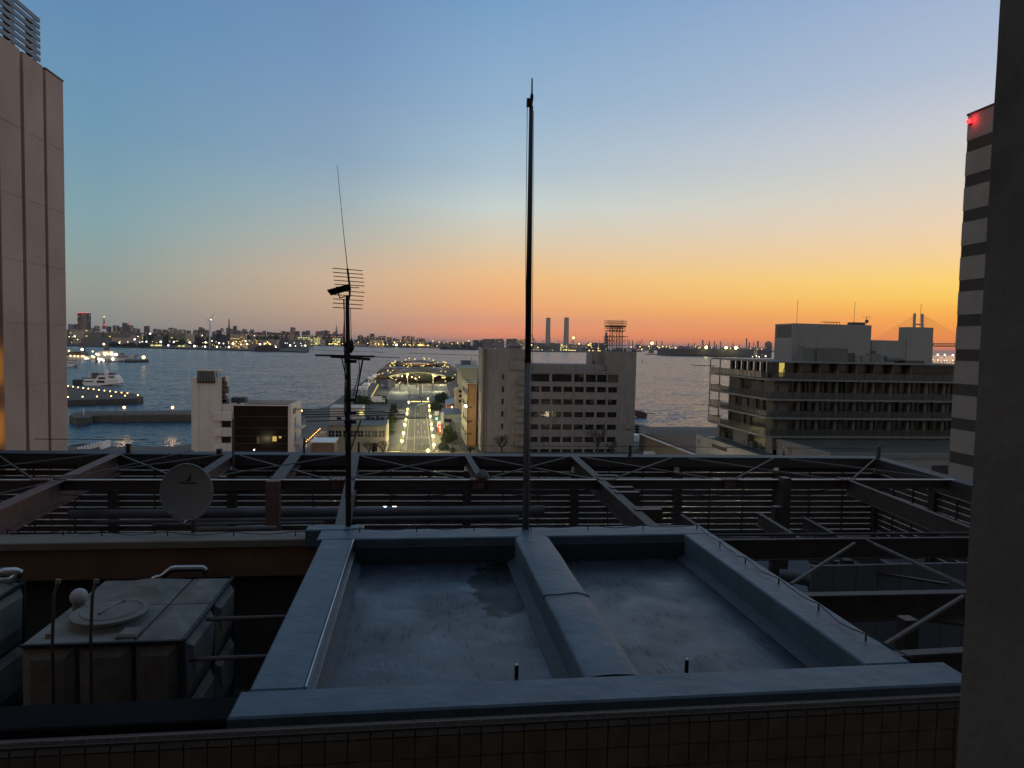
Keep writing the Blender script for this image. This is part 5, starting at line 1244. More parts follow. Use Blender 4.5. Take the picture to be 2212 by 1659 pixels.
for i, (x0,x1,y0,y1) in enumerate(((1290,1345,425,490),(1350,1395,440,495),(1408,1470,445,497),(1480,1560,432,500))):
    rplant('cooling_unit', x0, x1, y0, y1, 119-.2*i, 1.6, ['dark slatted','small pale','square pale','larger light grey'][i]+' cooling unit on the hotel roof', 'cooling unit', ['hotel_window','hotel_slab','hotel_slab','hotel_wall'][i])
a, b = z6(1605,455,119), z6(1745,492,119)
mb = MB(); mb.tube([(a[0],119.5,(a[2]+b[2])/2),(b[0]-.3,119.5,(a[2]+b[2])/2),(b[0],119.5,b[2]-.5)], .55, 14); mb.build('roof_duct', 'hotel_wall', label='fat curved grey duct lying on the hotel roof', cat='duct')
rplant('roof_hatch', 1750, 1905, 486, 500, 118, 3, 'low flat dark roof hatch near the right end of the hotel', 'roof hatch', 'hotel_window')
for nm, (x, y0, y1), lb_ in (('lightning_rod',(882,0,187),'thin rod on the left rooftop block of the hotel'),('lightning_rod',(1343,15,180),'thin rod beside the small dish on the hotel roof'),('lightning_rod',(1873,30,217),'thin rod on the right rooftop block of the hotel')):
    a, b = z6(x,y0,125), z6(x-5,y1,125); MB().tube([(b[0],125,b[2]-.1),(b[0]+.08,125,a[2])], .035, 5).build(nm, 'dark_metal', label=lb_, cat='rod', group='rods on the hotel roof')
a, b = z6(1325,178,124.5), z6(1430,196,124.5); MB().bev(a[0], b[0], 124.5, 126, b[2]-.2, a[2], .04).build('roof_box', 'hotel_window', label='low dark box on the edge of the left rooftop block of the hotel', cat='roof box')
dsh = thing('small_dish', 'small round dish with a thin aerial on the hotel rooftop block', 'satellite dish', z6(1440,196,124.5))
c = z6(1441,172,124.5); b = z6(1438,196,124.5)
MB().tube([(c[0],124.6,b[2]-.1),(c[0],124.6,z6(1440,128,124.5)[2])], .04, 5).build('post', 'dark_metal', dsh)
mb = MB(); mb.tube([(c[0],124.4,c[2]),(c[0],124.5,c[2])], .36, 20); mb.build('reflector', 'hotel_wall', dsh)
mb = MB(); zz = z6(1440,138,124.5)[2]; xq = z6(1400,138,124.5)[0]; xr = z6(1468,138,124.5)[0]; mb.tube([(xq,124.5,zz),(xr,124.5,zz)], .02, 4)
mb.tube([(xr,124.5,zz-.3),(xr-.1,124.5,zz+.3)], .03, 4); mb.build('aerial', 'dark_metal', dsh)
a, b = z6(1105,174,124.5), z6(1230,174,124.5); zb_ = z6(1105,190,124.5)[2]
rt_ = MB(); rt_.box(a[0], b[0], 124.5, 126, a[2]-.07, a[2]); 
for i in range(6): x = a[0]+.1+(b[0]-a[0]-.2)*i/5; rt_.box(x-.03, x+.03, 124.6, 124.66, zb_-.2, a[2]-.07)
rt_.build('roof_rack', 'dark_metal', label='low flat rack on thin legs atop the hotel rooftop block', cat='rack')
# ground storey band of the hotel above the podium
ZA, ZB = 14.9, 17.61
gs = MB(); gs.holes((XH+1.5, YF-1.5, ZA), (0,-1,0), (0,0,1), (-1,0,0), YF-1.5-YH-.6, SL[0]-.32-ZA, [(1.0,7.5,.02,2.3),(13.5,20.5,.02,2.4)], 1.2)
gs.build('ground_wall', 'hotel_slab', ht)
MB().box(XH+2.7, XR, YH+.8, YF-1.6, ZA-.5, SL[0]-.33).build('ground_core', 'hotel_window', ht)
MB().box(XH+1.5, XR, YH+.6, YH+.79, ZB-2, SL[0]-.33).build('front_band', 'hotel_wall', ht)
# podium buildings
pa = thing('low_annex', 'low white annex with dark flat roof stepping down from the hotel', 'building', (59.5, 128, 3))
MB().box(58.6, 61.4, 104, 142.6, 3, ZA).build('walls', 'hotel_white', pa)
MB().box(58.8, 61.3, 104.2, 142.4, ZA+.004, ZA+.03).build('roof_surface', 'roof_dark', pa)
MB().box(58.57, 58.6, 127.5, 134.5, ZA-1.5, ZA-.8).build('strip_window', 'hotel_window', pa)
MB().box(58.57, 58.6, 140.6, 141.2, ZA-1.8, ZA-.9).build('window', 'hotel_window', pa)
for i, (x, y) in enumerate(((292,1092),(470,1152),(520,1166),(588,1180))):
    c = gz(*Z('Z6', x, y+14), ZA+.04); o = MB().box(c[0]-.3, c[0]+.25, c[1]-.5, c[1]+.5, ZA+.03, ZA+.95).build('air_conditioner', 'hotel_slab', label=['white air conditioner unit farthest along the annex roof','white air conditioner unit second from the far end of the annex','white air conditioner unit third from the far end of the annex','white air conditioner unit nearest on the annex roof by the opening'][i], cat='air conditioner', group='air conditioners on the annex roof')
    mb = MB(); mb.tube([(c[0]-.34,c[1],ZA+.5),(c[0]-.301,c[1],ZA+.5)], .3, 12); mb.build('fan', 'dark_metal', o)
c = gz(*Z('Z6', 195, 1106), ZA+.04); MB().lathe((c[0],c[1],ZA+.03), [(.8,0),(.8,.12),(.05,.14)], 20).build('roof_disc', 'canopy_pale', label='pale round disc lying on the annex roof', cat='skylight')
pb = thing('podium', 'wide flat grey podium roof in front of the hotel', 'building', (80, 107, 3))
MB().box(62.2, XR+6, 99.2, YH+.55, 3, ZB-.08).build('walls', 'hotel_white', pb)
mb = MB(); mb.box(62.0, 62.35, 99, YH+.5, ZB-1, ZB+.0); mb.box(62.35, XR+6, 99, 99.35, ZB-.8, ZB); mb.build('parapet', 'hotel_slab', pb)
MB().box(62.36, XR+6, 99.36, YH+.5, ZB-.5, ZB-.07).build('roof_surface', mat('podium_roof', (.075,.072,.06), .95, var=.4, vscale=.25, spec=.1), pb)
MB().box(62.17, 62.2, 112.5, 113.4, ZB-2.9, ZB-1.0).build('side_door', 'hotel_window', pb)
for y in (110.6, 111.4): MB().tube([(62.1,y,3),(62.1,y,ZB-.5)], .05, 6).build('downpipe', 'steel_pale', pb)
MB().box(79, 84, 99.1, 99.19, ZB-4.6, ZB-1.9).build('front_opening', 'hotel_window', pb)
# beige long low building and brown terrace
be = thing('beige_shed', 'long low beige building with a railed brown roof terrace near the water', 'building', (74, 190, 3))
def b7(x, y, z): return gz(*Z('B7', x, y), z)
zc = 7.5; A = b7(250,140,zc); B = b7(900,375,zc)
MB().prism([(A[0]-1.6,A[1]),(B[0]-1.6,B[1]-12),(B[0]+22,B[1]-12),(A[0]+22,A[1])], 3, zc-.3).build('walls', mat('beige_wall', (.22,.19,.14), .85, var=.15, vscale=.3), be)
cp = MB()
n_ = 16
for i in range(n_):
    s0, s1 = i/n_, (i+.88)/n_
    if 6 <= i: cp.beam((A[0]-1.6+(B[0]-A[0])*s0, A[1]+(B[1]-12-A[1])*s0, zc-.1), (A[0]-1.6+(B[0]-A[0])*s1, A[1]+(B[1]-12-A[1])*s1, zc-.1), .9, .25)
    else: cp.beam((A[0]-1.6+(B[0]-A[0])*s0, A[1]+(B[1]-12-A[1])*s0, zc-.1), (A[0]-1.6+(B[0]-A[0])*(i+1.02)/n_, A[1]+(B[1]-12-A[1])*(i+1.02)/n_, zc-.1), .9, .25)
cp.build('coping', mat('coping_cream', (.5,.43,.36), .7), be)
MB().prism([(A[0]+.2,A[1]-.5),(B[0]+.2,B[1]-11),(B[0]+21,B[1]-11),(A[0]+21,A[1]-.5)], zc-.2, zc-.05).build('roof_terrace', mat('terrace_brown', (.12,.065,.035), .9, var=.4, vscale=.8), be)
mb = MB()
for i in range(13):
    x = A[0]+.5+i*1.7; mb.tube([(x,A[1]-.6,zc-.06),(x,A[1]-.6,zc+1.1)], .04, 4)
for z in (zc+.5, zc+1.1): mb.tube([(A[0]+.5,A[1]-.6,z),(A[0]+21,A[1]-.6,z)], .04, 4)
mb.tube([(A[0]+1.4,A[1]-1,zc+.4),(B[0]+3.4,B[1]-2,zc+.4)], .09, 5)
mb.build('terrace_rail', 'coping', be)
for s in (.18,.55): MB().box(A[0]-1.65+(B[0]-A[0])*s, A[0]-1.5+(B[0]-A[0])*s, A[1]+(B[1]-A[1])*s-.4, A[1]+(B[1]-A[1])*s+.4, 3, zc-.4).build('wall_rib', 'steel_rust', be)
c = b7(300,370,4); MB().box(c[0]-1.2, c[0]+1.5, c[1]-1, c[1]+1, 3, 4).build('white_crate', 'boat_white', label='small white box on the ground before the beige low building', cat='box')
# stack of dark boats / posts by the quay between office and shed
c = b7(150,140,3); pl_ = thing('quay_post', 'dark mooring post with tyres at the quay right of the office', 'mooring post', (c[0], c[1], 3))
MB().tube([c, (c[0],c[1],6)], .5, 8).build('post', 'black_rubber', pl_)
for z in (3.6,4.6,5.6): MB().tube([(c[0]+.9*math.cos(t_),c[1]+.9*math.sin(t_),z) for t_ in [i*math.pi/6 for i in range(13)]], .28, 6, cap=False).build('tyre', 'black_rubber', pl_)
c2_ = b7(145,235,3); MB().bev(c2_[0]-1.4, c2_[0]+1.2, c2_[1]-1, c2_[1]+2, 3, 5.2, .3).build('white_tank', 'boat_white', label='white rounded box at the quay beside the office corner', cat='tank')

# ---------------------------------------------------------------- ochre building and neighbours right of the road
oc = thing('ochre_building', 'tall ochre fronted building with street lit side wall beside the pier road', 'building', (16, 218, 3))
Yc = 205
def z3(x, y, Y=Yc): return gy(*Z('Z3', x, y), Y)
ox0 = z3(1558,900)[0]; ozt = z3(1650,604)[2]; yfar = 232
MB().box(ox0+.3, 17.2, Yc+.0, yfar, 3, ozt-.6).build('body', mat('ochre', (.29,.165,.075), .85, var=.15, vscale=.4), oc)
side = MB(); hs = []
floors = [3+(ozt-3)*f_ for f_ in (.80,.585,.36,.13)]
Ls = yfar-Yc
hs = []
for z in floors:
    for (a, b) in ((2.0,9.5),(12,24.5)): hs.append((a, b, z-3, z-3+1.7))
side.holes((ox0, Yc, 3), (0,1,0), (0,0,1), (-1,0,0), Ls, ozt-3, hs, .28); side.build('side_wall', 'warm_wall', oc)
for (a, b, c, d) in hs: MB().box(ox0+.25, ox0+.29, Yc+a, Yc+b, c+3, d+3).build('window', 'slot_brown', oc)
MB().box(ox0-.02, 17.2, Yc-.03, yfar+.1, ozt-.59, ozt-.4).build('roof_surface', 'slot_brown', oc)
mb = MB(); mb.box(ox0-.05, ox0+.25, Yc-.05, yfar+.1, ozt-.39, ozt); mb.box(ox0+.26, 17.2, Yc-.05, Yc+.2, ozt-.39, ozt); mb.build('parapet', 'warm_wall', oc)
c = z3(1655,583,212); MB().beam((c[0]-2,212,ozt+.1),(c[0]+2,212,ozt+.1), .5, .2).build('roof_light', mat('white_gloss', (.8,.8,.8), .4), oc)
for y_ in (920, 1105, 1270):
    c = z3(1575,y_); MB().box(c[0]-.3, c[0]+.9, Yc-.35, Yc-.001, c[2]-.25, c[2]+.1).build('small_ledge', 'slot_brown', oc)
c = gx(*Z('Z3', 1535, 910), ox0-.8); wl = thing('wall_lamp', 'row of bright white lamps on the side wall of the ochre building', 'lamp', (ox0-.5, c[1], c[2]))
MB().box(ox0-1.0, ox0-.6, c[1]-2, c[1]+2, c[2]-.15, c[2]+.25).build('lamp_head', glow('wall_lamp_glow', (255,235,190), 12), wl)
MB().box(ox0-.6, ox0, c[1]-.1, c[1]+.1, c[2]-.05, c[2]+.05).build('arm', 'dark_metal', wl); plight('lamp_light', (ox0-1.8, c[1], c[2]-.4), 220, (1,.85,.55), wl)
# big pale building behind
pw = thing('pale_warehouse', 'large plain pale building behind the ochre one', 'building', (22, 300, 3))
def za(x, y, Y): return gy(*Z('A4', x, y), Y)
Yw = 262
P = [za(2040,900,Yw), za(2030,560,Yw), za(1950,400,Yw), za(2400,400,Yw), za(2400,900,Yw)]
mb = MB(); n_ = len(P); mb.v = [(p[0],Yw,max(3,p[2])) for p in P]+[(p[0]+1,Yw+50,max(3,p[2])) for p in P]
mb.f = [tuple(range(n_)), tuple(range(2*n_-1, n_-1, -1))]+[(i, i+n_, (i+1) % n_+n_, (i+1) % n_) for i in range(n_)]
mb.build('walls', mat('pale_green_wall', (.30,.29,.22), .85, var=.12, vscale=.2), pw)
t0, t1 = za(1930,338,Yw+40), za(2400,338,Yw+40)
MB().box(t0[0], t1[0]+6, Yw+6, Yw+48, P[2][2]-.5, t0[2]).build('upper_storey', 'pale_green_wall', pw)
t0, t1 = z3(1478,302,300), z3(1600,302,300); MB().box(t0[0], t1[0], 300, 306, P[2][2], t0[2]).build('roof_block', 'roof_blue', pw)
t0, t1 = z3(1603,308,300), z3(1680,308,300); MB().box(t0[0], t1[0], 299, 306, P[2][2], t0[2]).build('roof_block', 'white_wall', pw)
for (x, y0, y1) in ((1612,295,260),(1655,310,290)): 
    a, b = z3(x,y0,300), z3(x,y1,300); MB().tube([(a[0],300,a[2]-1),(a[0],300,b[2])], .12, 5).build('roof_mast', 'dark_metal', pw)
# light wall strip and its fence on the left edge, stepped white house
hs_ = thing('stepped_house', 'narrow white stepped house behind the blue roofed one', 'building', (11, 330, 3))
a, b = z3(1412,680,285), z3(1492,880,285)
MB().box(a[0], b[0], 285, 300, 3, a[2]-.2).build('walls', 'warm_wall', hs_)
for y_ in (700, 760, 830): 
    a2, b2 = z3(1445,y_,284.9), z3(1490,y_+30,284.9); MB().box(a2[0], b2[0], 284.9, 284.99, b2[2], a2[2]).build('window', 'glass_dark', hs_)
c = z3(1440,660,285); MB().beam(z3(1375,695,284), z3(1475,650,284), .5, .3).build('awning_edge', 'white_gloss', hs_)
# white house with blue roof
wh_ = thing('blue_roof_house', 'white two storey house with a blue grey roof right of the pier road', 'building', (13, 258, 3))
def z8(x, y, Y=250): return gy(*Z('A8', x, y), Y)
a, b = z8(570,432), z8(1125,432); zt_ = a[2]
MB().box(a[0], b[0]+.2, 250, 272, 3, zt_).build('walls', mat('house_white', (.42,.40,.33), .85, var=.1, vscale=.4), wh_)
MB().box(a[0]-.2, b[0]+.2, 249.8, 272.4, zt_+.001, zt_+.12).build('roof', 'roof_blue', wh_)
for (x0,x1,y0,y1,m_) in ((585,800,568,678,'glass_dark'),(922,1028,572,618,'glass_dark')):
    p, q = z8(x0,y0,249.9), z8(x1,y1,249.9); o = MB().box(p[0], q[0], 249.9, 249.99, q[2], p[2]).build('window', m_, wh_)
    mb = MB()
    for i in range(5): x = p[0]+(q[0]-p[0])*i/4; mb.box(x-.05, x+.05, 249.84, 249.899, q[2], p[2])
    mb.build('window_frame', 'coping', o)
p, q = z8(482,300), z8(560,700); MB().box(p[0], a[0]-.01, 249.5, 250.5, q[2], p[2]-.8).build('sign_fin', 'boat_white', wh_)
an = MB(); p, q = z8(935,640,240), z8(1110,1230,240); an.box(p[0], q[0], 240, 249.7, 3, p[2]); an.build('front_annex', 'house_white', wh_)
for (y0,y1) in ((970,990),(1080,1095)):
    p2, q2 = z8(995,y0,239.9), z8(1105,y1,239.9); MB().box(p2[0], q2[0], 239.8, 239.99, q2[2], p2[2]).build('ledge', 'dark_metal', wh_)
p2, q2 = z8(995,1005,239.9), z8(1105,1070,239.9); MB().box(p2[0], q2[0], 239.9, 239.99, q2[2], p2[2]).build('window', 'glass_dark', wh_)
p2 = z8(740,725,244); q2 = z8(920,880,244); MB().box(p2[0], q2[0], 244, 249.5, 3, p2[2]).build('side_porch', 'roof_blue', wh_)
mb = MB()
for i in range(6): 
    p2 = z8(838+i*17,650,239); mb.tube([(p2[0],239,3),(p2[0],239,p2[2])], .05, 4)
for z in (4.2,5.6,7): mb.tube([(z8(838,650,239)[0],239,z),(z8(925,650,239)[0],239,z)], .05, 4)
mb.build('stair_rail', 'coping', wh_)
# tilted canopy pavilion
cv = thing('canopy_pavilion', 'small pavilion with a tilted pale blue canopy and reddish lit inside', 'pavilion', (11, 300, 3))
Q = [z8(600,-5,302), z8(625,118,292), z8(1030,35,292), z8(1000,-110,302)]
mb = MB(); mb.v = Q+[(q[0],q[1],q[2]-.35) for q in Q]; mb.f = [(0,1,2,3),(7,6,5,4),(0,4,5,1),(1,5,6,2),(2,6,7,3),(3,7,4,0)]; mb.build('canopy', mat('canopy_blue', (.30,.36,.42), .5), cv)
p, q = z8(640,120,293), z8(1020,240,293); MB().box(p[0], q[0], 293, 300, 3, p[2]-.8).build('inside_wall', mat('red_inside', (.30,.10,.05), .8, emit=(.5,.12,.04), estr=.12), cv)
for x in (660,720,780,900,950,1000): 
    p = z8(x,180,292.8); MB().box(p[0]-.12, p[0]+.12, 292.7, 292.9, 3, p[2]+1).build('post', 'warm_wall', cv)
c = z8(815,215,290); lo_ = thing('lantern', 'small glowing white lantern in front of the canopy pavilion', 'lamp', (c[0],290,3))
MB().tube([(c[0],290,3),(c[0],290,c[2])], .06, 5).build('post', 'dark_metal', lo_); MB().sphere(c, .3, 8, 6).build('globe', glow('lantern_glow', (255,235,190), 8), lo_)
# traffic signal, signs, phone pole
def pole_sign(name, px, py, Y, w, h, mtl, label, cat, extra=None):
    c = z8(px, py, Y); t = thing(name, label, cat, (c[0], Y, 3.12))
    MB().tube([(c[0],Y,3.1),(c[0],Y,c[2])], .07, 6).build('post', 'steel_pale', t)
    MB().box(c[0]-w/2, c[0]+w/2, Y-.12, Y, c[2]-h/2, c[2]+h/2).build('panel', mtl, t); return t, c
sgn, c = pole_sign('traffic_signal', 355, 565, 236, 1.0, .45, 'dark_metal', 'traffic signal showing green on the right pavement', 'traffic signal')
MB().sphere((c[0], 235.8, c[2]), .24, 10, 6).build('green_lens', glow('signal_green', (60,255,130), 22), sgn); plight('signal_light', (c[0], 235, c[2]), 160, (.1,1,.35), sgn)
pole_sign('white_sign', 358, 390, 246, 1.5, 1.2, 'boat_white', 'square white sign board on a post by the right pavement', 'sign')
t, c = pole_sign('red_banner', 455, 878, 228, 1.35, 3.0, mat('banner_red', (.55,.03,.02), .6), 'upright red banner sign by the right pavement', 'sign')
MB().box(c[0]-.35, c[0]+.2, 227.8, 227.87, c[2]+.2, c[2]+1.1).build('banner_mark', 'boat_white', t); MB().box(c[0]-.2, c[0]+.3, 227.8, 227.87, c[2]-1.1, c[2]-.1).build('banner_mark', 'boat_white', t)
pole_sign('shop_sign', 425, 730, 230, 1.3, 1.9, glow('sign_lit', (240,235,190), .8), 'pale lit sign board above the red banner', 'sign')
pole_sign('orange_box_sign', 455, 1000, 227, 2.0, .9, mat('sign_orange', (.45,.22,.12), .6), 'low dull orange board under the red banner', 'sign')
c = z8(715, 822, 226); t = thing('white_lamp_post', 'plain slim unlit lamp post in front of the evergreen tree', 'lamp post', (c[0],226,3.1)); MB().tube([(c[0],226,3.1),c], .06, 6).build('post', 'kerb_pale', t); MB().sphere(c, .22, 8, 6).build('globe', 'boat_white', t)

# ---------------------------------------------------------------- left of the road: low windowed building etc
lwb = thing('low_window_building', 'low beige building with a row of multi pane windows behind the antenna mast', 'building', (-15, 197, 3))
def a7(x, y, Y=190): return gy(*Z('A7', x, y), Y)
lx0, lx1, lz = a7(945,400)[0], a7(2130,400)[0], a7(1500,302)[2]
hs = []; wz0, wz1 = a7(1500,540)[2], a7(1500,418)[2]
for xa, xb in ((968,1098),(1113,1243),(1262,1385),(1412,1530),(1552,1675),(1697,1817),(1838,1958),(1980,2110)):
    hs.append((a7(xa,480)[0]-lx0, a7(xb,480)[0]-lx0, wz0-3, wz1-3))
g0 = (a7(1835,700)[0]-lx0, a7(1960,700)[0]-lx0, .3, a7(1900,665)[2]-3); hs.append(g0)
g1 = (a7(1550,700)[0]-lx0, a7(1610,700)[0]-lx0, .3, a7(1600,650)[2]-3); hs.append(g1)
mat('beige_front', (.25,.225,.185), .85, var=.12, vscale=.4, streak=.15)
mb = MB(); mb.holes((lx0,190,3),(1,0,0),(0,0,1),(0,-1,0), lx1-lx0, lz-3, hs, .2); mb.build('front_wall', 'beige_front', lwb)
MB().box(lx0, lx1, 190.25, 207, 3, lz-.35).build('body', 'beige_front', lwb)
for i, (a, b, c, d) in enumerate(hs):
    o = MB().box(lx0+a, lx0+b, 190.18, 190.21, 3+c, 3+d).build('window', 'glass_dark' if i < 5 or i > 7 else 'curtain', lwb)
    fr = MB(); fr.box(lx0+a, lx0+a+.08, 190.08, 190.17, 3+c, 3+d); fr.box(lx0+b-.08, lx0+b, 190.08, 190.17, 3+c, 3+d)
    if i < 8: fr.box(lx0+(a+b)/2-.04, lx0+(a+b)/2+.04, 190.08, 190.17, 3+c, 3+d); fr.box(lx0+a+.09, lx0+b-.09, 190.09, 190.16, 3+(c+d)/2-.04, 3+(c+d)/2+.04)
    fr.build('window_frame', 'window_frame', o)
MB().box(lx0-.1, lx1+.1, 189.8, 207.2, lz-.349, lz).build('roof', mat('roof_grey_low', (.13,.14,.14), .7, var=.3, vscale=.5), lwb)
MB().box(lx1+.02, lx1+.1, 190.4, 206.8, 3.1, lz-.4).build('side_wall', 'warm_wall', lwb)
pz = a7(1300,-40,198)
p, q = a7(1000,-60,198), a7(1660,60,198); MB().box(p[0], q[0], 198, 206, lz, a7(1300,-60,198)[2]).build('penthouse', 'white_wall', lwb)
p, q = a7(1140,145,197.9), a7(1235,192,197.9); MB().box(p[0], q[0], 197.9, 197.99, q[2], p[2]).build('window', 'glass_dark', lwb)
p, q = a7(1600,20,197.9), a7(1668,95,197.9); MB().box(p[0], q[0], 197.85, 197.99, q[2], p[2]).build('lit_window', glow('lit_pent', (250,225,120), 1.2), lwb)
mb = MB(); z = lz+1.0
for i in range(22): x = lx0+.2+i*(lx1-lx0-.4)*.55/21; mb.box(x-.03, x+.03, 190.0, 190.06, lz, z)
mb.box(lx0+.2, lx0+.2+(lx1-lx0)*.55, 190, 190.06, z-.05, z+.03); mb.build('roof_rail', 'kerb_pale', lwb)
for i, (x, y) in enumerate(((1770,140),(1860,150),(1960,140),(2060,150))):
    c = a7(x, y, 203); MB().box(c[0]-.5, c[0]+.5, 203, 204, lz, c[2]+.2).build('roof_vent', 'roof_dark', lwb)
# tan kiosk with white roof
kk = thing('tan_kiosk', 'small tan hut with a white flat roof right of the glass front building', 'hut', (a7(880,800,165)[0], 168, 3))
p, q = a7(625,655,165), a7(1090,830,165); kz = p[2]
MB().box(p[0], q[0], 165, 172, 3, kz).build('walls', mat('tan_wall', (.17,.125,.08), .85, var=.15), kk)
kr = a7(880,590,172); MB().box(p[0]-.2, q[0]+.2, 164.8, 172.4, kz+.001, kz+.2).build('roof', 'boat_white', kk)
p, q = a7(740,762,164.9), a7(810,830,164.9); MB().box(p[0], q[0], 164.9, 164.99, q[2], p[2]).build('door', 'coping', kk)
# lit promenade
pr = [gz(*Z('A2', x, y), 3)[:2] for x, y in ((725,1440),(1130,1075),(1240,1075),(1000,1250),(900,1440))]
sheet('promenade', pr, 3.03, 'paving')
P0_, P1_ = gz(*Z('A2', 735, 1435), 3), gz(*Z('A2', 1130, 1060), 3)
for i in range(11):
    s = i/10; x, y = P0_[0]+(P1_[0]-P0_[0])*s, P0_[1]+(P1_[1]-P0_[1])*s
    o = MB().tube([(x,y,3),(x,y,4.3)], .14, 6).build('quay_bollard', 'dark_metal', label='dark railing bollard along the orange lit promenade by the water', cat='bollard', group='bollards on the lit promenade', loc=(x,y,3))
    MB().tube([(x+.15,y,3.95),(x+.3,y,3.9)], .09, 5).build('lamp', glow('amber_lamp', (255,180,80), 10), o)
    plight('bollard_light', (x+.5, y, 4.0), 60, (1,.55,.2), o, .1)
# trees
def bare_tree(name, x, y, z, h, sp, label, m_='bark', seed=1, th=.16):
    rr = random.Random(seed); mb = MB(); br_ = MB()
    mb.tube([(x,y,z),(x+.1,y,z+h*.18),(x,y,z+h*.35)], [th,th*.85,th*.7], 6)
    def grow(p, d, L_, r_, dep):
        q = p+d*L_; m2 = p+d*L_*.5+Vector((rr.uniform(-.06,.06),rr.uniform(-.06,.06),0))*L_
        br_.tube([p, m2, q], [r_, r_*.8, r_*.6], 4, cap=False)
        if dep <= 0: return
        for _ in range(3 if dep > 1 else 3):
            nd = (d+Vector((rr.uniform(-sp,sp),rr.uniform(-sp,sp),rr.uniform(-.15,.5)))).normalized(); grow(q if rr.random() < .7 else m2, nd, L_*rr.uniform(.6,.85), r_*.6, dep-1)
    for k_ in range(5):
        a_ = k_*1.26+rr.random(); grow(Vector((x,y,z+h*rr.uniform(.25,.36))), Vector((math.cos(a_)*.6,math.sin(a_)*.6,1)).normalized(), h*.22, th*.55, 4)
    t = thing(name, label, 'tree', (x,y,z)); mb.build('trunk', m_, t); br_.build('branches', m_, t); return t
def z4t(px, py, Y): return gy(*Z('Z4', px, py), Y)
for i, (px, hpx, Y, lbl, s_) in enumerate(((430,1345,186,'leafless spreading tree left of the flagpole before the office block',3),)):
    b = z4t(px,1540,Y); t_ = z4t(px,hpx,Y); bare_tree('bare_tree', b[0], Y, 3, t_[2]-3+.6, .9, lbl, seed=s_, th=.28)
b = z4t(1495,1520,187); bare_tree('bare_tree', b[0], 187, 3, z4t(1500,1235,187)[2]-3, .35, 'tall narrow pruned leafless tree before the office windows', seed=5, th=.3)
b = z4t(1650,1520,187); bare_tree('bare_tree', b[0], 187, 3, z4t(1650,1410,187)[2]-3, .7, 'short pollarded leafless tree near the right end of the office', seed=8, th=.25)
for i, (px, py, Y, nm) in enumerate(((250,1360,184,'leafless tree before the low windowed building, farther left of two'),(430,1340,184,'leafless tree before the low windowed building, nearer the road of two'),(1360,1440,184,'thin leafless tree at the foot of the ochre building, left of two'),(1600,1430,186,'thin leafless tree at the foot of the ochre building, right of two'))):
    b = gy(*Z('Z3', px, 1500), Y); t_ = gy(*Z('Z3', px, py), Y); bare_tree('bare_tree', b[0], Y, 3, t_[2]-3+.3, 1.0, nm, seed=20+i, th=.2)
def leafy(name, x, y, z, rx, h, label, n=2600, leaf=.28, trunk=True, seed=1, m_='foliage'):
    rr = random.Random(seed); t = thing(name, label, 'tree' if trunk else 'shrub', (x,y,z)); mb = MB()
    cl = [(rr.uniform(-.6,.6)*rx, rr.uniform(-.6,.6)*rx, rr.uniform(.18,.85)*h, rr.uniform(.3,.55)*rx) for _ in range(16)]
    for _ in range(n):
        c = rr.choice(cl); a_, b_ = rr.uniform(0,6.283), math.acos(rr.uniform(-1,1)); r_ = c[3]*(.6+.5*rr.random())
        f_ = max(.25, 1-abs(c[2]/h-.35)*.9)
        p = Vector((x+c[0]*f_+r_*math.sin(b_)*math.cos(a_)*f_, y+c[1]*f_+r_*math.sin(b_)*math.sin(a_)*f_, z+c[2]+r_*math.cos(b_)))
        u = Vector((rr.uniform(-1,1),rr.uniform(-1,1),rr.uniform(-1,1))).normalized()*leaf; v_ = u.cross(Vector((rr.uniform(-1,1),rr.uniform(-1,1),rr.uniform(-1,1)))).normalized()*leaf*.6
        mb.add([p-u, p+v_*.7, p+u, p-v_*.7], ((0,1,2,3),))
    mb.build('crown', m_, t)
    if trunk: MB().tube([(x,y,z),(x,y,z+h*.6)], [.22,.1], 6).build('trunk', 'bark', t)
    return t
p = z8(685,1150,224); leafy('evergreen_tree', p[0], 226, 3, 1.9, z8(685,745,224)[2]-3, 'bushy upright evergreen tree in front of the white house', seed=2)
p = z8(600,1200,214); leafy('shrub', p[0], 214, 3, 1.9, 2.4, 'dark rounded shrub at the foot of the evergreen tree, left one', trunk=False, seed=3)
p = z8(820,1200,216); leafy('shrub', p[0], 216, 3, 2.2, 2.6, 'dark rounded shrub at the foot of the evergreen tree, right one', trunk=False, seed=4)
p = z8(560,1290,200); leafy('shrub', p[0], 200, 3, 1.6, 1.6, 'yellow lit low hedge by the nearest right street lamp', trunk=False, seed=6)
for i, (x, y, h, lb_) in enumerate(((-8.6,232,5.2,'round leafy street tree left of the road beside the low building'),(-8.8,262,4.6,'round leafy street tree left of the road in the middle of the row'),(-9.2,300,4.2,'round leafy street tree left of the road farthest from the camera'))):
    leafy('street_tree', x, y, 3, 2.0, h, lb_, seed=30+i, n=1600)
for i, (x, y, rx, h, lb_) in enumerate(((-26,345,5,2.6,'dark hedge by the left quay before the plaza'),(-17,352,4,2.2,'dark hedge beside the plaza left edge'),(12.5,362,4.5,4.0,'dark rounded hedge right of the plaza behind the pavilion'),(9,318,3.5,2.6,'dark low hedge between the road and the canopy pavilion'))):
    leafy('hedge', x, y, 3, rx, h, lb_, trunk=False, seed=40+i, n=1800, leaf=.5)
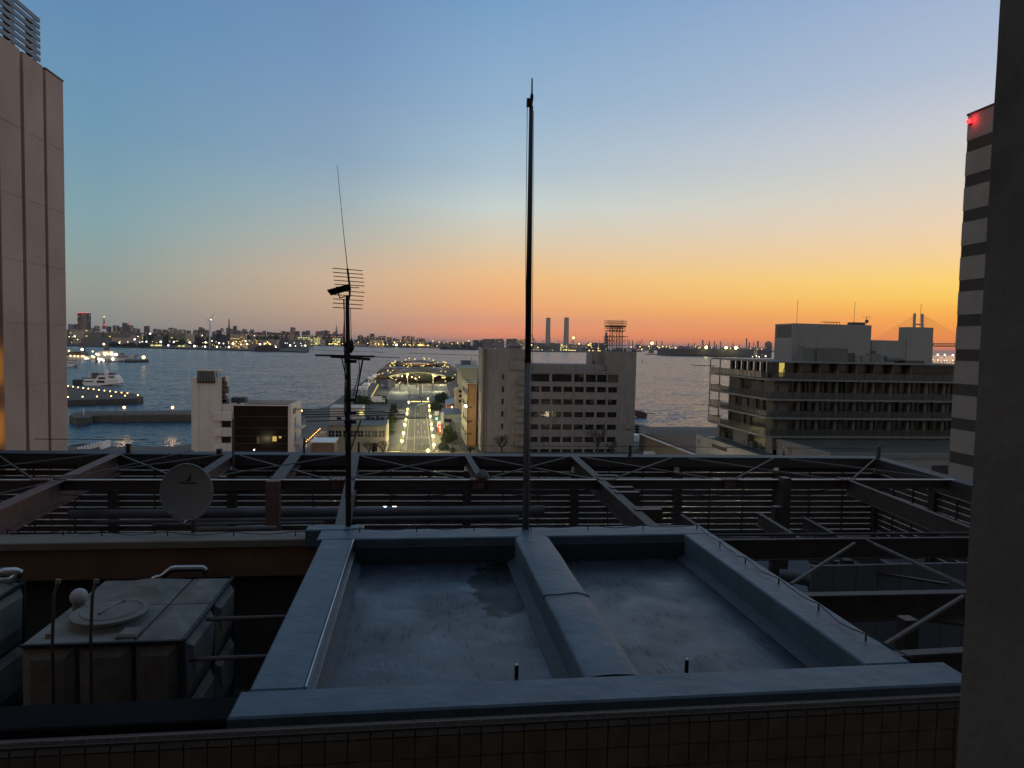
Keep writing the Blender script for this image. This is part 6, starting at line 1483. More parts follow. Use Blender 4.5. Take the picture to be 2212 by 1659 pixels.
# white boarding gangways on the left quay
def gangway(x, y, s, label):
    t = thing('boarding_gangway', label, 'gangway', (x, y, 3), 'boarding gangways on the left quay')
    fr = MB()
    for dx in (-2.6,0,2.6):
        for dy in (-2,2): fr.box(x+dx*s-.16, x+dx*s+.16, y+dy-.16, y+dy+.16, 3, 3+3.4*s)
    for z in (3.5, 3+3.3*s): fr.box(x-2.6*s, x+2.6*s, y-2.1, y-1.9, z-.12, z+.12)
    for a_, b_ in ((-2.6,0),(0,2.6)): fr.beam((x+a_*s,y-2,3.5),(x+b_*s,y-2,3+3.3*s), .12, .2); fr.beam((x+b_*s,y-2,3.5),(x+a_*s,y-2,3+3.3*s), .12, .2)
    fr.build('leg_frame', 'boat_white', t)
    MB().bev(x-3.2*s, x+2.9*s, y-2.2, y+6, 3+3.4*s, 3+4.9*s, .3).build('cabin', 'boat_white', t)
    MB().bev(x+.2*s, x+3.4*s, y-1.2, y+14, 3+4.95*s, 3+6.6*s, .3).build('upper_tunnel', 'boat_white', t)
    MB().tube([(x+.5,y-2.3,3+4.2*s),(x+.5,y-2.21,3+4.2*s)], .28, 10).build('porthole', 'dark_metal', t)
gangway(-30.0, 400, 1.0, 'white raised boarding gangway on trestle legs, nearer of two on the left quay')
gangway(-32.0, 520, .95, 'white raised boarding gangway, farther of two beside the terminal')
# stair with lit rail and white truck left of plaza
stt = thing('lit_stair', 'stair rail glowing yellow left of the terminal plaza', 'stair', (-22, 420, 3))
A_, B_ = gz(*Z('A4', 25,1090),3), gz(*Z('A4', 170,900),3)
MB().beam((A_[0],A_[1],4.2),(B_[0],B_[1],6.2), .3, 1.2).build('stair_wall', 'kerb_pale', stt)
for i in range(9):
    s = i/8; MB().box(A_[0]+(B_[0]-A_[0])*s+.16, A_[0]+(B_[0]-A_[0])*s+.3, A_[1]+(B_[1]-A_[1])*s-1.2, A_[1]+(B_[1]-A_[1])*s+1.2, 4+2*s, 4.9+2*s).build('rail_light', glow('stair_amber', (250,200,80), 1.4), stt)
tk = thing('white_truck', 'white box truck parked left of the terminal plaza', 'truck', a4(165,1175))
c = a4(165,1180); MB().bev(c[0]-3.2, c[0]+2.0, c[1]-1.2, c[1]+1.2, 3.7, 6.3, .08).build('cargo_box', 'boat_white', tk); MB().bev(c[0]+2.1, c[0]+3.6, c[1]-1.1, c[1]+1.1, 3.6, 5.6, .3).build('cab', 'boat_white', tk)
for dx in (-2.2, 2.7):
    for dy in (-1.1, 1.1): MB().tube([(c[0]+dx,c[1]+dy-.12,3.5),(c[0]+dx,c[1]+dy+.12,3.5)], .48, 12).build('wheel', 'black_rubber', tk)
MB().box(c[0]+2.5, c[0]+3.5, c[1]-1.13, c[1]-1.11, 4.7, 5.3).build('side_window', 'glass_dark', tk)
# foreground railings and the street bridge seen just above the girder
rg = thing('bridge_rail', 'dark railing of a raised walkway crossing in front of the pier road', 'railing', (0, 196, 3))
mb = MB(); 
for z in (3.4,4.0,4.6): mb.box(-10, 15, 195.9, 196, z-.06, z+.06)
for i in range(26): mb.box(-10+i-.04, -10+i+.04, 195.9, 196, 3, 4.6)
mb.build('rail', 'dark_metal', rg)
MB().box(-11, 16, 188.5, 189.3, 3.0, 4.0).build('walkway_wall', mat('walkway_tan', (.30,.24,.15), .85), label='low tan wall running across in front of the pier road', cat='wall')
# ---------------------------------------------------------------- harbour: moles, ships
def land2(name, k_, pts, z=2.6, m_='stone_quay', ztop=None):
    P = [gz(*Z(k_, x, y), z)[:2] for x, y in pts]
    return MB().prism(P, -5, z).build(name, m_, kind='structure', loc=(0,0,0))
def extr(k_, pts, Y, D, name, m_, parent=None, dx=0, **kw):
    """solid of depth D whose near face has the surveyed outline at distance Y"""
    P = [gy(*Z(k_, x, y), Y) for x, y in pts]; n = len(P)
    a = sum(P[i][0]*P[(i+1)%n][2]-P[(i+1)%n][0]*P[i][2] for i in range(n))
    if a < 0: P = P[::-1]
    mb = MB(); mb.v = P+[(p[0]+dx, p[1]+D, p[2]) for p in P]
    mb.f = [tuple(range(n)), tuple(range(2*n-1, n-1, -1))]+[(i, i+n, (i+1) % n+n, (i+1) % n) for i in range(n)]
    if 'loc' not in kw and parent is None:
        xs_ = [p[0] for p in P]; kw['loc'] = ((min(xs_)+max(xs_))/2, Y+D/2, min(p[2] for p in P))
    return mb.build(name, m_, parent, **kw)
def rect(k_, x0, x1, y0, y1, Y, D, name, m_, parent=None, **kw): return extr(k_, [(x0,y1),(x1,y1),(x1,y0),(x0,y0)], Y, D, name, m_, parent, **kw)
land2('long_mole', 'Z1', [(705,1180),(760,1150),(900,1135),(1955,1126),(3200,1110),(3200,1150),(1955,1172),(950,1180),(900,1200),(780,1205)])
land2('wedge_mole', 'Z1', [(200,890),(685,880),(1290,945),(1410,962),(1465,990),(1400,1005),(1290,1008),(685,1022),(200,1030)])
land2('inner_mole', 'A2', [(640,590),(1450,640),(1450,905),(1325,900),(640,800),(-400,720),(-400,560)])
mb = MB()
for i in range(27):
    a = gz(*Z('Z1', 945+i*38, 1165), 2.6); mb.box(a[0]-.25, a[0]+.25, a[1]-2, a[1]-.2, 1.2, 3.1)
mb.build('mole_posts', 'coping', kind='stuff', label='row of pale fender posts along the long mole', cat='fender posts', loc=(0,0,0))
pier_l = glow('pier_glow', (255,205,130), 4)
def mole_lamp(px, py, z, lbl, k_='Z1', r=.36, grp='lamps on the wedge mole', cst=40):
    c = gz(*Z(k_, px, py), z); o = MB().tube([(c[0],c[1],2.6),(c[0],c[1],z-.2)], .12, 5).build('mole_lamp', 'dark_metal', label=lbl, cat='lamp', group=grp, loc=(c[0],c[1],2.6))
    MB().sphere((c[0],c[1],z), r, 8, 6).build('globe', pier_l, o); return o, c
for p in ((695,878),(745,885),(797,892),(849,898),(902,905),(956,911),(1010,918),(1066,925),(1124,932),(1182,939),(1241,945),(1301,951),(1408,971)): mole_lamp(p[0], p[1], 4.6, 'small lamp in the far side row of the wedge shaped mole')
for p in ((693,990),(843,988),(990,985),(1135,981),(1277,976)): mole_lamp(p[0], p[1], 4.0, 'small lamp in the near side row of the wedge shaped mole', grp='near side lamps on the wedge mole')
for p, n_ in (((1268,1097),'left'),((1762,1097),'right')):
    o, c = mole_lamp(p[0], p[1], 8.5, 'tall bright lamp on the long mole, %s of two' % n_, r=.5, grp='tall lamps on the long mole')
    plight('lamp_light', (c[0], c[1]-1, 8.3), 900, (1,.55,.25), o, .8)
a = gz(*Z('Z1', 855, 1170), 2.6); MB().tube([a, (a[0],a[1],gy(*Z('Z1',856,1108),a[1])[2])], .14, 6).build('mole_mast', 'boat_white', label='thin white mast near the tip of the long mole', cat='mast')
c = gz(*Z('A2', 657, 535), 7); o = MB().tube([(c[0],c[1],2.6),(c[0],c[1],6.8)], .12, 5).build('mole_lamp', 'dark_metal', label='bright lamp beside the right edge of the glass front building', cat='lamp', loc=(c[0],c[1],2.6)); MB().sphere(c, .6, 8, 6).build('globe', pier_l, o)
# thin floating barriers
for i, (k_, x0, y0, x1, y1, lb_) in enumerate((('Z2',1500,410,2045,431,'thin dark floating barrier left of the antenna mast'),('B1',1105,602,1175,603,'short dark floating barrier piece just right of the antenna mast'),('B1',1255,605,1485,613,'broken dark floating barrier right of the antenna mast'),('Z3',770,206,1750,238,'long thin floating barrier ending at the office block'),('B4',905,474,1230,488,'thin dark floating barrier left of the hotel balconies'))):
    a, b = gz(*Z(k_, x0, y0), .8), gz(*Z(k_, x1, y1), .8)
    MB().beam((a[0],a[1],.4),(b[0],b[1],.4), 3, 1.2).build('floating_barrier', 'black_rubber', label=lb_, cat='barrier', group='floating barriers in the harbour')
# ferry
fy = thing('ferry', 'white two deck ferry with a pointed mast moored behind the wedge mole', 'ferry', gz(*Z('Z1',1020,872),0))
Yf = 503
extr('Z1', [(835,838),(862,882),(985,876),(1205,852),(1200,806),(985,812),(850,822)], Yf, 9, 'hull', 'boat_white', fy)
extr('Z1', [(855,820),(1196,806),(1197,790),(1172,768),(1000,768),(985,795),(860,796)], Yf+1, 7, 'main_deck', 'boat_white', fy)
extr('Z1', [(1005,768),(1165,764),(1150,742),(1015,750)], Yf+2, 5, 'upper_deck', 'coping', fy)
extr('Z1', [(1058,782),(1078,708),(1106,780)], Yf+.6, 3, 'mast_fin', 'boat_white', fy)
for (x0,x1,y0,y1) in ((1002,1070,789,808),(987,1064,823,845),(1112,1164,780,795),(1142,1185,811,828),(835,978,792,802),(822,950,827,836)):
    rect('Z1', x0, x1, y0, y1, Yf-.15, .12, 'window', 'glass_dark', fy) if y0 > 820 else rect('Z1', x0, x1, y0, y1, Yf+.8, .15, 'window', 'glass_dark', fy)
a, b = gy(*Z('Z1',1078,712),Yf+2), gy(*Z('Z1',1077,660),Yf+2); MB().tube([a,b], .1, 5).build('mast', 'boat_white', fy)
a, b = gy(*Z('Z1',908,795),Yf+2), gy(*Z('Z1',910,718),Yf+2); MB().tube([a,b], .22, 5).build('fore_mast', 'boat_white', fy)
rect('Z1', 935, 990, 745, 792, Yf+3, 3, 'deck_gear', 'steel_pale', fy); rect('Z1', 740, 828, 815, 875, Yf+4, 6, 'stern_barge', 'roof_dark', fy)
extr('Z1', [(862,883),(985,877),(1205,853),(1204,859),(985,884),(870,890)], Yf-.05, 8.8, 'hull_stripe', 'steel_rust', fy)
shipm = mat('ship_white', (.60,.58,.55), .5, var=.1)
def sl(parent, k_, pts, Y, r, m_): 
    for p in pts: c = gy(*Z(k_, *p), Y); MB().sphere(c, r, 8, 6).build('deck_light', m_, parent)
wsh = glow('ship_lamp', (255,215,150), 2.5); wsw = glow('ship_lamp_white', (255,245,225), 3.5)
# patrol ship in front
Yp = 1042
ps = thing('patrol_ship', 'white patrol ship with dark slanted hull stripes and a tall grey mast tower', 'patrol ship', gy(*Z('A6',1250,668),Yp))
extr('A6', [(700,668),(1490,668),(1560,632),(1680,622),(1742,528),(1480,542),(830,540),(815,575),(700,585)], Yp, 13, 'hull', shipm, ps)
extr('A6', [(850,545),(1250,545),(1210,500),(1215,462),(1195,440),(950,440),(940,455),(855,458)], Yp+2, 9, 'superstructure', 'ship_white', ps)
extr('A6', [(990,430),(1080,430),(1070,330),(1045,262),(1000,300)], Yp+4, 5, 'mast_tower', 'steel_pale', ps)
extr('A6', [(1345,545),(1450,545),(1445,505),(1400,490),(1352,508)], Yp+4, 5, 'gun_mount', 'steel_pale', ps)
for i in range(3): extr('A6', [(1255+i*38,592),(1275+i*38,592),(1305+i*38,562),(1285+i*38,562)], Yp-.2, .15, 'hull_stripe', mat('navy', (.02,.03,.07), .5), ps)
text('COAST', 4.2, tuple(gy(*Z('A6',1452,580),Yp-.2)), (1,0,0), (0,0,1), 'navy', 'lettering', ps, bold=.05, depth=.05)
sl(ps, 'A6', ((985,482),(1052,484),(1152,480),(1183,482),(1100,520),(865,535)), Yp-1, 1.2, wsh); sl(ps, 'A6', ((1015,520),(1180,522),(1262,522),(1290,522),(815,515),(935,650),(1203,632),(870,668)), Yp-1, 1.6, wsw); sl(ps, 'A6', ((712,570),(752,585)), Yp-1, 1.6, wsh)
sl(ps, 'A6', ((988,278),), Yp+2, 1.4, wsw)
# patrol ship behind at left
pq = thing('patrol_ship', 'grey white patrol ship with a round topped mast, cut by the brown tower', 'patrol ship', gy(*Z('A6',350,640),1075))
extr('A6', [(-300,645),(700,655),(705,590),(560,560),(150,545),(-300,540)], 1075, 13, 'hull', 'ship_white', pq)
extr('A6', [(100,548),(560,562),(540,510),(590,505),(480,462),(160,455),(145,490),(105,500)], 1077, 9, 'superstructure', 'steel_pale', pq)
rect('A6', 275, 435, 472, 484, 1076.5, .4, 'window', 'glass_dark', pq)
extr('A6', [(465,470),(530,470),(525,330),(480,330)], 1080, 3, 'mast', mat('mast_mauve', (.12,.08,.10), .7), pq); extr('A6', [(400,300),(545,305),(540,262),(470,245),(405,260)], 1081, 5, 'radar_top', 'steel_pale', pq)
sl(pq, 'A6', ((190,557),(287,562),(372,566),(465,567),(510,570),(155,438),(722,455),(620,640)), 1073, 1.3, wsh); sl(pq, 'A6', ((470,405),(562,625)), 1073, 1.9, wsw)
bw = thing('white_ship', 'white ship bow with a row of dark windows poking from behind the brown tower', 'ship', gy(*Z('A6',150,830),800))
extr('A6', [(-200,835),(90,830),(235,822),(285,775),(312,678),(90,682),(-200,690)], 800, 9, 'hull', 'boat_white', bw)
for i in range(6): rect('A6', 120+i*32, 142+i*32, 716, 738, 799.8, .15, 'window', 'glass_dark', bw)
rect('A6', -200, 300, 664, 680, 803, 5, 'deck_rail', 'steel_pale', bw)
br = thing('barge', 'low pinkish work barge with lamps beside the white patrol ship', 'barge', gy(*Z('A6',1150,740),960))
extr('A6', [(700,748),(1000,752),(1360,720),(1365,690),(1100,690),(760,705)], 960, 12, 'hull', mat('barge_pink', (.14,.10,.085), .8), br)
rect('A6', 1012, 1020, 640, 695, 962, 2, 'frame', 'steel_rust', br); rect('A6', 1100, 1110, 640, 695, 962, 2, 'frame', 'steel_rust', br); rect('A6', 1020.2, 1099.8, 640, 652, 962, 2, 'frame', 'steel_rust', br)
rect('A6', 780, 800, 545, 700, 962, 2, 'crane_post', 'coping', br); rect('A6', 812, 822, 600, 700, 962, 2, 'crane_post', 'coping', br)
sl(br, 'A6', ((880,672),(855,625),(982,668),(1207,750)), 958, 1.2, wsw)
land2('finger_pier', 'A6', [(1480,640),(2050,632),(2060,668),(1480,672)], 2.4)
o, c = mole_lamp(1940, 594, 9, 'bright lamp at the tip of the finger pier by the patrol ship', 'A6', 2.0, 'finger pier lamp')
# grey warship
ws = thing('warship', 'dark grey warship moored at the far quay left of the antenna mast', 'warship', gy(*Z('B2',1580,590),1985))
extr('B2', [(1418,575),(1425,590),(1700,592),(1770,575),(1745,560),(1690,545),(1650,512),(1590,500),(1500,520),(1440,528)], 1985, 22, 'hull', mat('warship_grey', (.055,.055,.07), .8), ws)
for x in (1520,1555,1585,1610,1640): a, b = gy(*Z('B2',x,520),1990), gy(*Z('B2',x,470+abs(1585-x)*.3),1990); MB().tube([a,b], .8, 5).build('mast', 'warship_grey', ws)
sl(ws, 'B2', ((1600,470),(1575,490),(1620,490),(1555,497),(1637,500)), 1983, 1.8, wsh)
# work boat at right and buoy
wb = thing('work_boat', 'small dark red work boat with a long boom right of the office block', 'boat', gz(*Z('Z4',1975,1158),0))
Yb = wb.location.y
extr('Z4', [(1905,1135),(1925,1150),(2035,1160),(2045,1140),(2043,1118),(1905,1100)], Yb, 4, 'hull', mat('boat_red', (.09,.035,.03), .8, var=.3), wb)
for (x0,x1,y0,y1) in ((1915,1950,1085,1105),(1962,1985,1092,1112),(1995,2018,1100,1120)): rect('Z4', x0, x1, y0, y1, Yb+1, 2, 'deck_house', 'boat_red', wb)
a, b = gy(*Z('Z4',2040,1112),Yb+2), gy(*Z('Z4',2125,1122),Yb+2); MB().tube([a,b], .22, 6).build('boom', 'dark_metal', wb)
c = gz(*Z('Z4', 1987, 552), 0); MB().lathe((c[0],c[1],0), [(1.2,0),(1.2,1.5),(.5,2),(.35,6),(.1,7.5)], 8).build('buoy', 'dark_metal', label='small dark buoy on the water right of the office block', cat='buoy')
# white stepped structure at lower left
wt = thing('white_terrace', 'white stepped deck structure just above the girder at the left', 'building', gy(*Z('Z1',870,1600),200))
extr('Z1', [(690,1640),(1050,1640),(1050,1452),(1030,1452),(970,1480),(830,1520),(760,1545),(690,1545)], 200, 5, 'wall', 'boat_white', wt)
for i in range(8): rect('Z1', 790+i*32, 806+i*32, 1518-i*8.5-14, 1530-i*8.5, 199.7, .5, 'merlon', 'boat_white', wt)
for i in range(4): rect('Z1', 1000-i*22+0, 1012-i*22, 1500+i*5, 1540, 199.8, .15, 'window', 'glass_dark', wt)
extr('Z1', [(690,1550),(690,1490),(760,1475),(850,1465),(960,1470),(830,1518)], 215, 12, 'sloped_deck', 'roof_blue', wt)
c = gy(*Z('Z1', 1725, 1540), 205); MB().tube([(c[0],205,3),(c[0],205,gy(*Z('Z1',1727,1442),205)[2])], .15, 5).build('quay_mast', 'kerb_pale', label='pale mast at the quay left of the white tower', cat='mast')
rect('Z1', 1718, 1950, 1528, 1600, 204, 6, 'quay_shed', 'roof_dark', label='low dark shed roof at the quay left of the white tower', cat='shed')
# ---------------------------------------------------------------- far shore
mat('far_ground', (.05,.05,.05), .95, var=.4, vscale=.01)
def shore(name, pts, back, z=3):
    P = [gz(x, y, z)[:2] for x, y in pts]; Q = [(p[0]*back/p[1], back) for p in P[::-1]]
    return MB().prism(P+Q, -5, z).build(name, 'far_ground', kind='structure', loc=(0,0,0))
shore('far_quay', [(-200,741),(100,744.5),(200,747.2),(348,751),(500,755.2),(641,759),(663,759.6),(668,757.5)], 3600)
shore('far_shore', [(560,743.2),(685,744.8),(800,746.8),(918,749.2),(1050,751.5)], 9500)
shore('power_station_ground', [(1020,754.2),(1147,758.8),(1200,759.3),(1290,760.2),(1380,759.5),(1400,757)], 6500)
shore('port_ground', [(1330,753.9),(1400,755.4),(1520,757.4),(1700,761),(2100,768),(2200,770)], 20000)
land2('dark_spit', 'Z4', [(-220,392),(-100,399),(60,409),(215,411),(215,399),(60,398),(-100,388)], 2.5)
land2('sea_spit', 'B4', [(270,330),(330,322),(620,326),(620,336),(400,334)], 1.5)
# building materials for the distance
FM = {}
def farmat(name, col, lit=.0, cell=3.4, wcol=(255,200,110), st=1.2, dark=.55):
    """wall with rows of small windows, some of them lit"""
    m = bpy.data.materials.new(name); m.use_nodes = True; nt = m.node_tree; N = nt.nodes.new; L = nt.links.new
    p = nt.nodes['Principled BSDF']; p.inputs['Roughness'].default_value = .9
    tc = N('ShaderNodeTexCoord'); mp = N('ShaderNodeMapping'); mp.inputs['Scale'].default_value = (1/(cell*1.6), 1/(cell*1.6), 1/cell); L(tc.outputs['Object'], mp.inputs[0])
    fr = N('ShaderNodeVectorMath'); fr.operation = 'FRACTION'; L(mp.outputs[0], fr.inputs[0])
    fl_ = N('ShaderNodeVectorMath'); fl_.operation = 'FLOOR'; L(mp.outputs[0], fl_.inputs[0])
    s = N('ShaderNodeSeparateXYZ'); L(fr.outputs[0], s.inputs[0])
    gt = N('ShaderNodeMath'); gt.operation = 'GREATER_THAN'; gt.inputs[1].default_value = .5; L(s.outputs[2], gt.inputs[0])
    gx_ = N('ShaderNodeMath'); gx_.operation = 'GREATER_THAN'; gx_.inputs[1].default_value = .35; L(s.outputs[0], gx_.inputs[0])
    mk_ = N('ShaderNodeMath'); mk_.operation = 'MULTIPLY'; L(gt.outputs[0], mk_.inputs[0]); L(gx_.outputs[0], mk_.inputs[1])
    wn = N('ShaderNodeTexWhiteNoise'); L(fl_.outputs[0], wn.inputs['Vector'])
    lt_ = N('ShaderNodeMath'); lt_.operation = 'LESS_THAN'; lt_.inputs[1].default_value = lit; L(wn.outputs['Value'], lt_.inputs[0])
    em = N('ShaderNodeMath'); em.operation = 'MULTIPLY'; L(mk_.outputs[0], em.inputs[0]); L(lt_.outputs[0], em.inputs[1])
    es = N('ShaderNodeMath'); es.operation = 'MULTIPLY'; es.inputs[1].default_value = st; L(em.outputs[0], es.inputs[0])
    p.inputs['Emission Color'].default_value = lin(wcol); L(es.outputs[0], p.inputs['Emission Strength'])
    mx = N('ShaderNodeMix'); mx.data_type = 'RGBA'; mx.inputs[6].default_value = (*col,1); mx.inputs[7].default_value = (*[c*dark for c in col],1); L(mk_.outputs[0], mx.inputs[0]); L(mx.outputs[2], p.inputs['Base Color'])
    MATS[name] = m; return m
farmat('city_grey', (.24,.225,.235), .05); farmat('city_mauve', (.26,.21,.23), .06); farmat('city_dark', (.13,.13,.155), .04); farmat('city_tan', (.34,.27,.22), .05)
farmat('shed_tan', (.40,.33,.26), .05, 5, dark=.8); farmat('shed_green', (.20,.21,.16), .03, 6, dark=.85); farmat('shed_lit', (.45,.34,.24), .30, 4.5, (255,205,120), 1.0); farmat('shed_bright', (.35,.33,.24), .75, 7, (245,240,150), 1.0)
mat('tree_mass', (.035,.04,.03), .95, var=.5, vscale=.02)
mat('plain_tan', (.5,.40,.30), .8); mat('plain_grey', (.17,.165,.155), .85, var=.15, vscale=.05)
red_l = glow('roof_red_light', (255,70,70), 1.6)
SK = {}
def city(k_, lst, Y, D, label, group, mats, ybase=None, redp=0, name='distant_building', cat='building'):
    for i, e in enumerate(lst):
        x0, x1, y0 = e[:3]; m_ = mats[i % len(mats)]
        a, b = gy(*Z(k_, x0, y0), Y+ (i*37) % 90), gy(*Z(k_, x1, y0), Y+(i*37) % 90)
        Yi = Y+(i*37) % 90
        o = MB(); o.box(a[0], b[0], Yi, Yi+D, 2.9, a[2])
        if (x1-x0) > 25 and i % 2 == 0: o.box(a[0]+(b[0]-a[0])*.2, a[0]+(b[0]-a[0])*.6, Yi+2, Yi+D-2, a[2]-.1, a[2]+ (b[0]-a[0])*.1)
        o = o.build(name, m_, label=e[3] if len(e) > 3 else label, cat=cat, group=None if len(e) > 3 else group)
        if redp and R.random() < redp*.55: MB().box(a[0]+.2*(b[0]-a[0]), a[0]+.2*(b[0]-a[0])+6, Yi, Yi+3, a[2]-1, a[2]+3.5).build('red_lamp', red_l, o)
# left end: landmark tower etc
lt2 = thing('apartment_tower', 'tall brown striped apartment tower standing alone at the left of the skyline', 'tower', gy(*Z('Z1',838,300),3400))
rect('Z1', 790, 887, 133, 330, 3400, 40, 'tower_body', 'city_dark', lt2)
for i in range(5): rect('Z1', 797+i*18.5, 803+i*18.5, 136, 300, 3396, 3.5, 'pier_strip', 'plain_tan' if i > 1 else 'city_tan', lt2)
for x in (795,815,838,858,883): rect('Z1', x-3, x+3, 127, 132, 3400, 5, 'red_lamp', red_l, lt2)
tt = thing('lattice_tower', 'far slim pointed broadcasting tower with a red glowing middle', 'broadcast tower', gy(*Z('Z1',1063,290),7000))
a, b = gy(*Z('Z1',1063,295),7000), gy(*Z('Z1',1061,170),7000); MB().tube([a, tuple(Vector(a)*.6+Vector(b)*.4), b], [22,9,1.5], 4).build('mast', mat('tower_pink', (.30,.10,.12), .8, emit=(1,.15,.15), estr=.02), tt)
rect('Z1', 1055, 1072, 246, 256, 6990, 6, 'red_ring', red_l, tt); rect('Z1', 1058, 1066, 168, 174, 6990, 6, 'top_lamp', pier_l, tt)
L1 = 'small hazy building on the horizon between the brown tower and the wind turbine'
city('Z1', [(695,715,245),(715,738,258),(738,788,250),(890,935,285),(960,985,262),(1085,1102,268),(1148,1188,262),(1190,1225,275),(1245,1283,236,'dark twin slab tower on the horizon right of the far lattice tower'),(1297,1330,256),(1335,1400,292),(1470,1500,264,'lone dark block on the horizon left of the wind turbine'),(1560,1600,296),(1605,1650,300),(1655,1700,305)], 5600, 60, L1, 'horizon buildings at left', ['city_grey','city_mauve','city_dark'], redp=.35)
city('B2', [(245,330,282),(275,450,298,'wide dark stepped block on the horizon left of the wind turbine'),(500,520,312),(585,650,305),(660,690,268,'blue grey tower pair left part, just left of the wind turbine'),(690,717,284,'pale lit tower pair right part, just left of the wind turbine'),(740,790,312),(850,875,322),(895,950,310),(1035,1068,275),(1092,1122,290),(1130,1158,250,'dark slim tower right of the tall red crane'),(1165,1240,318),(1255,1292,292),(1292,1312,322),(1345,1365,320),(1365,1397,300)], 5400, 60, 'small hazy building on the horizon around the wind turbine', 'horizon buildings by the turbine', ['city_grey','city_mauve','city_dark'], redp=.3)
city('B2', [(1400,1430,345),(1430,1470,332),(1475,1515,340),(1530,1558,314),(1590,1630,334),(1632,1690,338),(1700,1745,345),(1750,1780,340),(1782,1850,325),(1855,1905,328),(1908,1963,272,'tall dark stepped tower midway between turbine and antenna mast'),(1965,2020,320),(2068,2108,326),(2122,2162,312,'dark tower nearest left of the antenna mast')], 5400, 60, 'small hazy building on the horizon between the crane and the antenna mast', 'horizon buildings left of the mast', ['city_mauve','city_grey','city_dark'], redp=.6)
city('B1', [(35,85,248),(85,105,275),(108,158,232),(195,270,318),(275,345,245,'wide brown apartment block behind the antenna mast, left one'),(345,405,238),(412,510,235,'wide dark apartment block behind the antenna mast, right one'),(515,570,292),(577,640,258),(645,700,300),(703,755,282),(760,785,318),(1020,1105,318),(1110,1175,345),(1182,1218,320),(1235,1312,285,'dark cube topped tower right of the antenna mast'),(1332,1385,345),(1395,1475,328),(1480,1510,326),(1540,1620,342),(1640,1685,362),(1805,1870,330,'left of three equal dark blocks right of the mast'),(1885,1950,332,'middle of three equal dark blocks right of the mast'),(1963,2025,336,'right of three equal dark blocks right of the mast'),(2060,2085,362),(2098,2125,350),(2130,2212,372)], 5000, 60, 'small hazy building on the horizon right of the antenna mast', 'horizon buildings right of the mast', ['city_dark','city_mauve','city_grey'], redp=.35)
nt_ = thing('needle_tower', 'very thin distant broadcasting needle just left of the antenna mast', 'broadcast tower', gy(*Z('B1',645,300),9000))
a, b = gy(*Z('B1',645,310),9000), gy(*Z('B1',645,135),9000); MB().tube([a, tuple(Vector(a)*.5+Vector(b)*.5), b], [24,12,3], 6).build('needle', 'city_grey', nt_)
city('Z3', [(20,110,55),(120,240,48),(262,445,38,'long orange lit block on the shore left of the terminal'),(470,560,62),(580,700,30),(700,800,22,'tallest dark block above the terminal roof'),(820,900,34),(930,1010,48),(1030,1090,60),(1100,1180,52),(1200,1290,62),(1310,1400,55),(1420,1500,66),(1520,1600,58),(1640,1760,44)], 4700, 60, 'small hazy block on the shore beyond the terminal', 'blocks beyond the terminal', ['city_mauve','city_grey','shed_lit','city_dark','shed_tan'], redp=.25)
city('Z3', [(60,200,85),(470,590,72),(640,900,88),(950,1120,92),(1180,1380,98),(1400,1480,96)], 4300, 40, 'low shed at the water edge beyond the terminal', 'sheds at the water beyond the terminal', ['shed_tan','plain_grey','city_dark'])
# wind turbine
wtb = thing('wind_turbine', 'white three bladed wind turbine on the far quay', 'wind turbine', gy(*Z('B2',815,510),2150))
a = gy(*Z('B2',815,512),2150); hb = gy(*Z('B2',808,172),2150)
MB().tube([(a[0],2150,3),(a[0],2150,hb[2])], [3.0,1.7], 14).build('tower', 'boat_white', wtb, smooth=True)
MB().bev(a[0]-2.2, a[0]+4.5, 2146, 2152, hb[2]-2, hb[2]+2.2, .6).build('nacelle', 'boat_white', wtb)
hub = Vector((a[0], 2145, hb[2]))
for px, py in ((890,62),(752,163)):
    e = Vector(gy(*Z('B2', px, py), 2145)); d_ = (e-hub); n_ = Vector((d_.z,0,-d_.x)).normalized()
    mb = MB(); c1 = hub+d_*.2; mb.v = [tuple(hub-n_*.9),tuple(c1-n_*2.0),tuple(e),tuple(c1+n_*1.4),tuple(hub+n_*.9)]; mb.v += [(v_[0],v_[1]-.8,v_[2]) for v_ in mb.v]
    mb.f = [(4,3,2,1,0),(5,6,7,8,9)]+[(i,(i+1)%5,(i+1)%5+5,i+5) for i in range(5)]; mb.build('blade', 'boat_white', wtb)
e = hub+Vector((6,1.5,-48)); n_ = Vector((1,0,0)); mb = MB(); mb.v = [tuple(hub+Vector((0,1,-2))-n_*.8),tuple(hub+Vector((1,1.5,-10))-n_*1.8),(a[0]+.5,2145.4,hb[2]-48),tuple(hub+Vector((1,1.5,-10))+n_*1.2)]
mb.v += [(v_[0],v_[1]-.8,v_[2]) for v_ in mb.v]; mb.f = [(3,2,1,0),(4,5,6,7)]+[(i,(i+1)%4,(i+1)%4+4,i+4) for i in range(4)]; mb.build('blade', 'boat_white', wtb)
MB().sphere((a[0]+4.5,2144,hb[2]+1.5), 1.5, 8, 6).build('aviation_lamp', wsw, wtb)
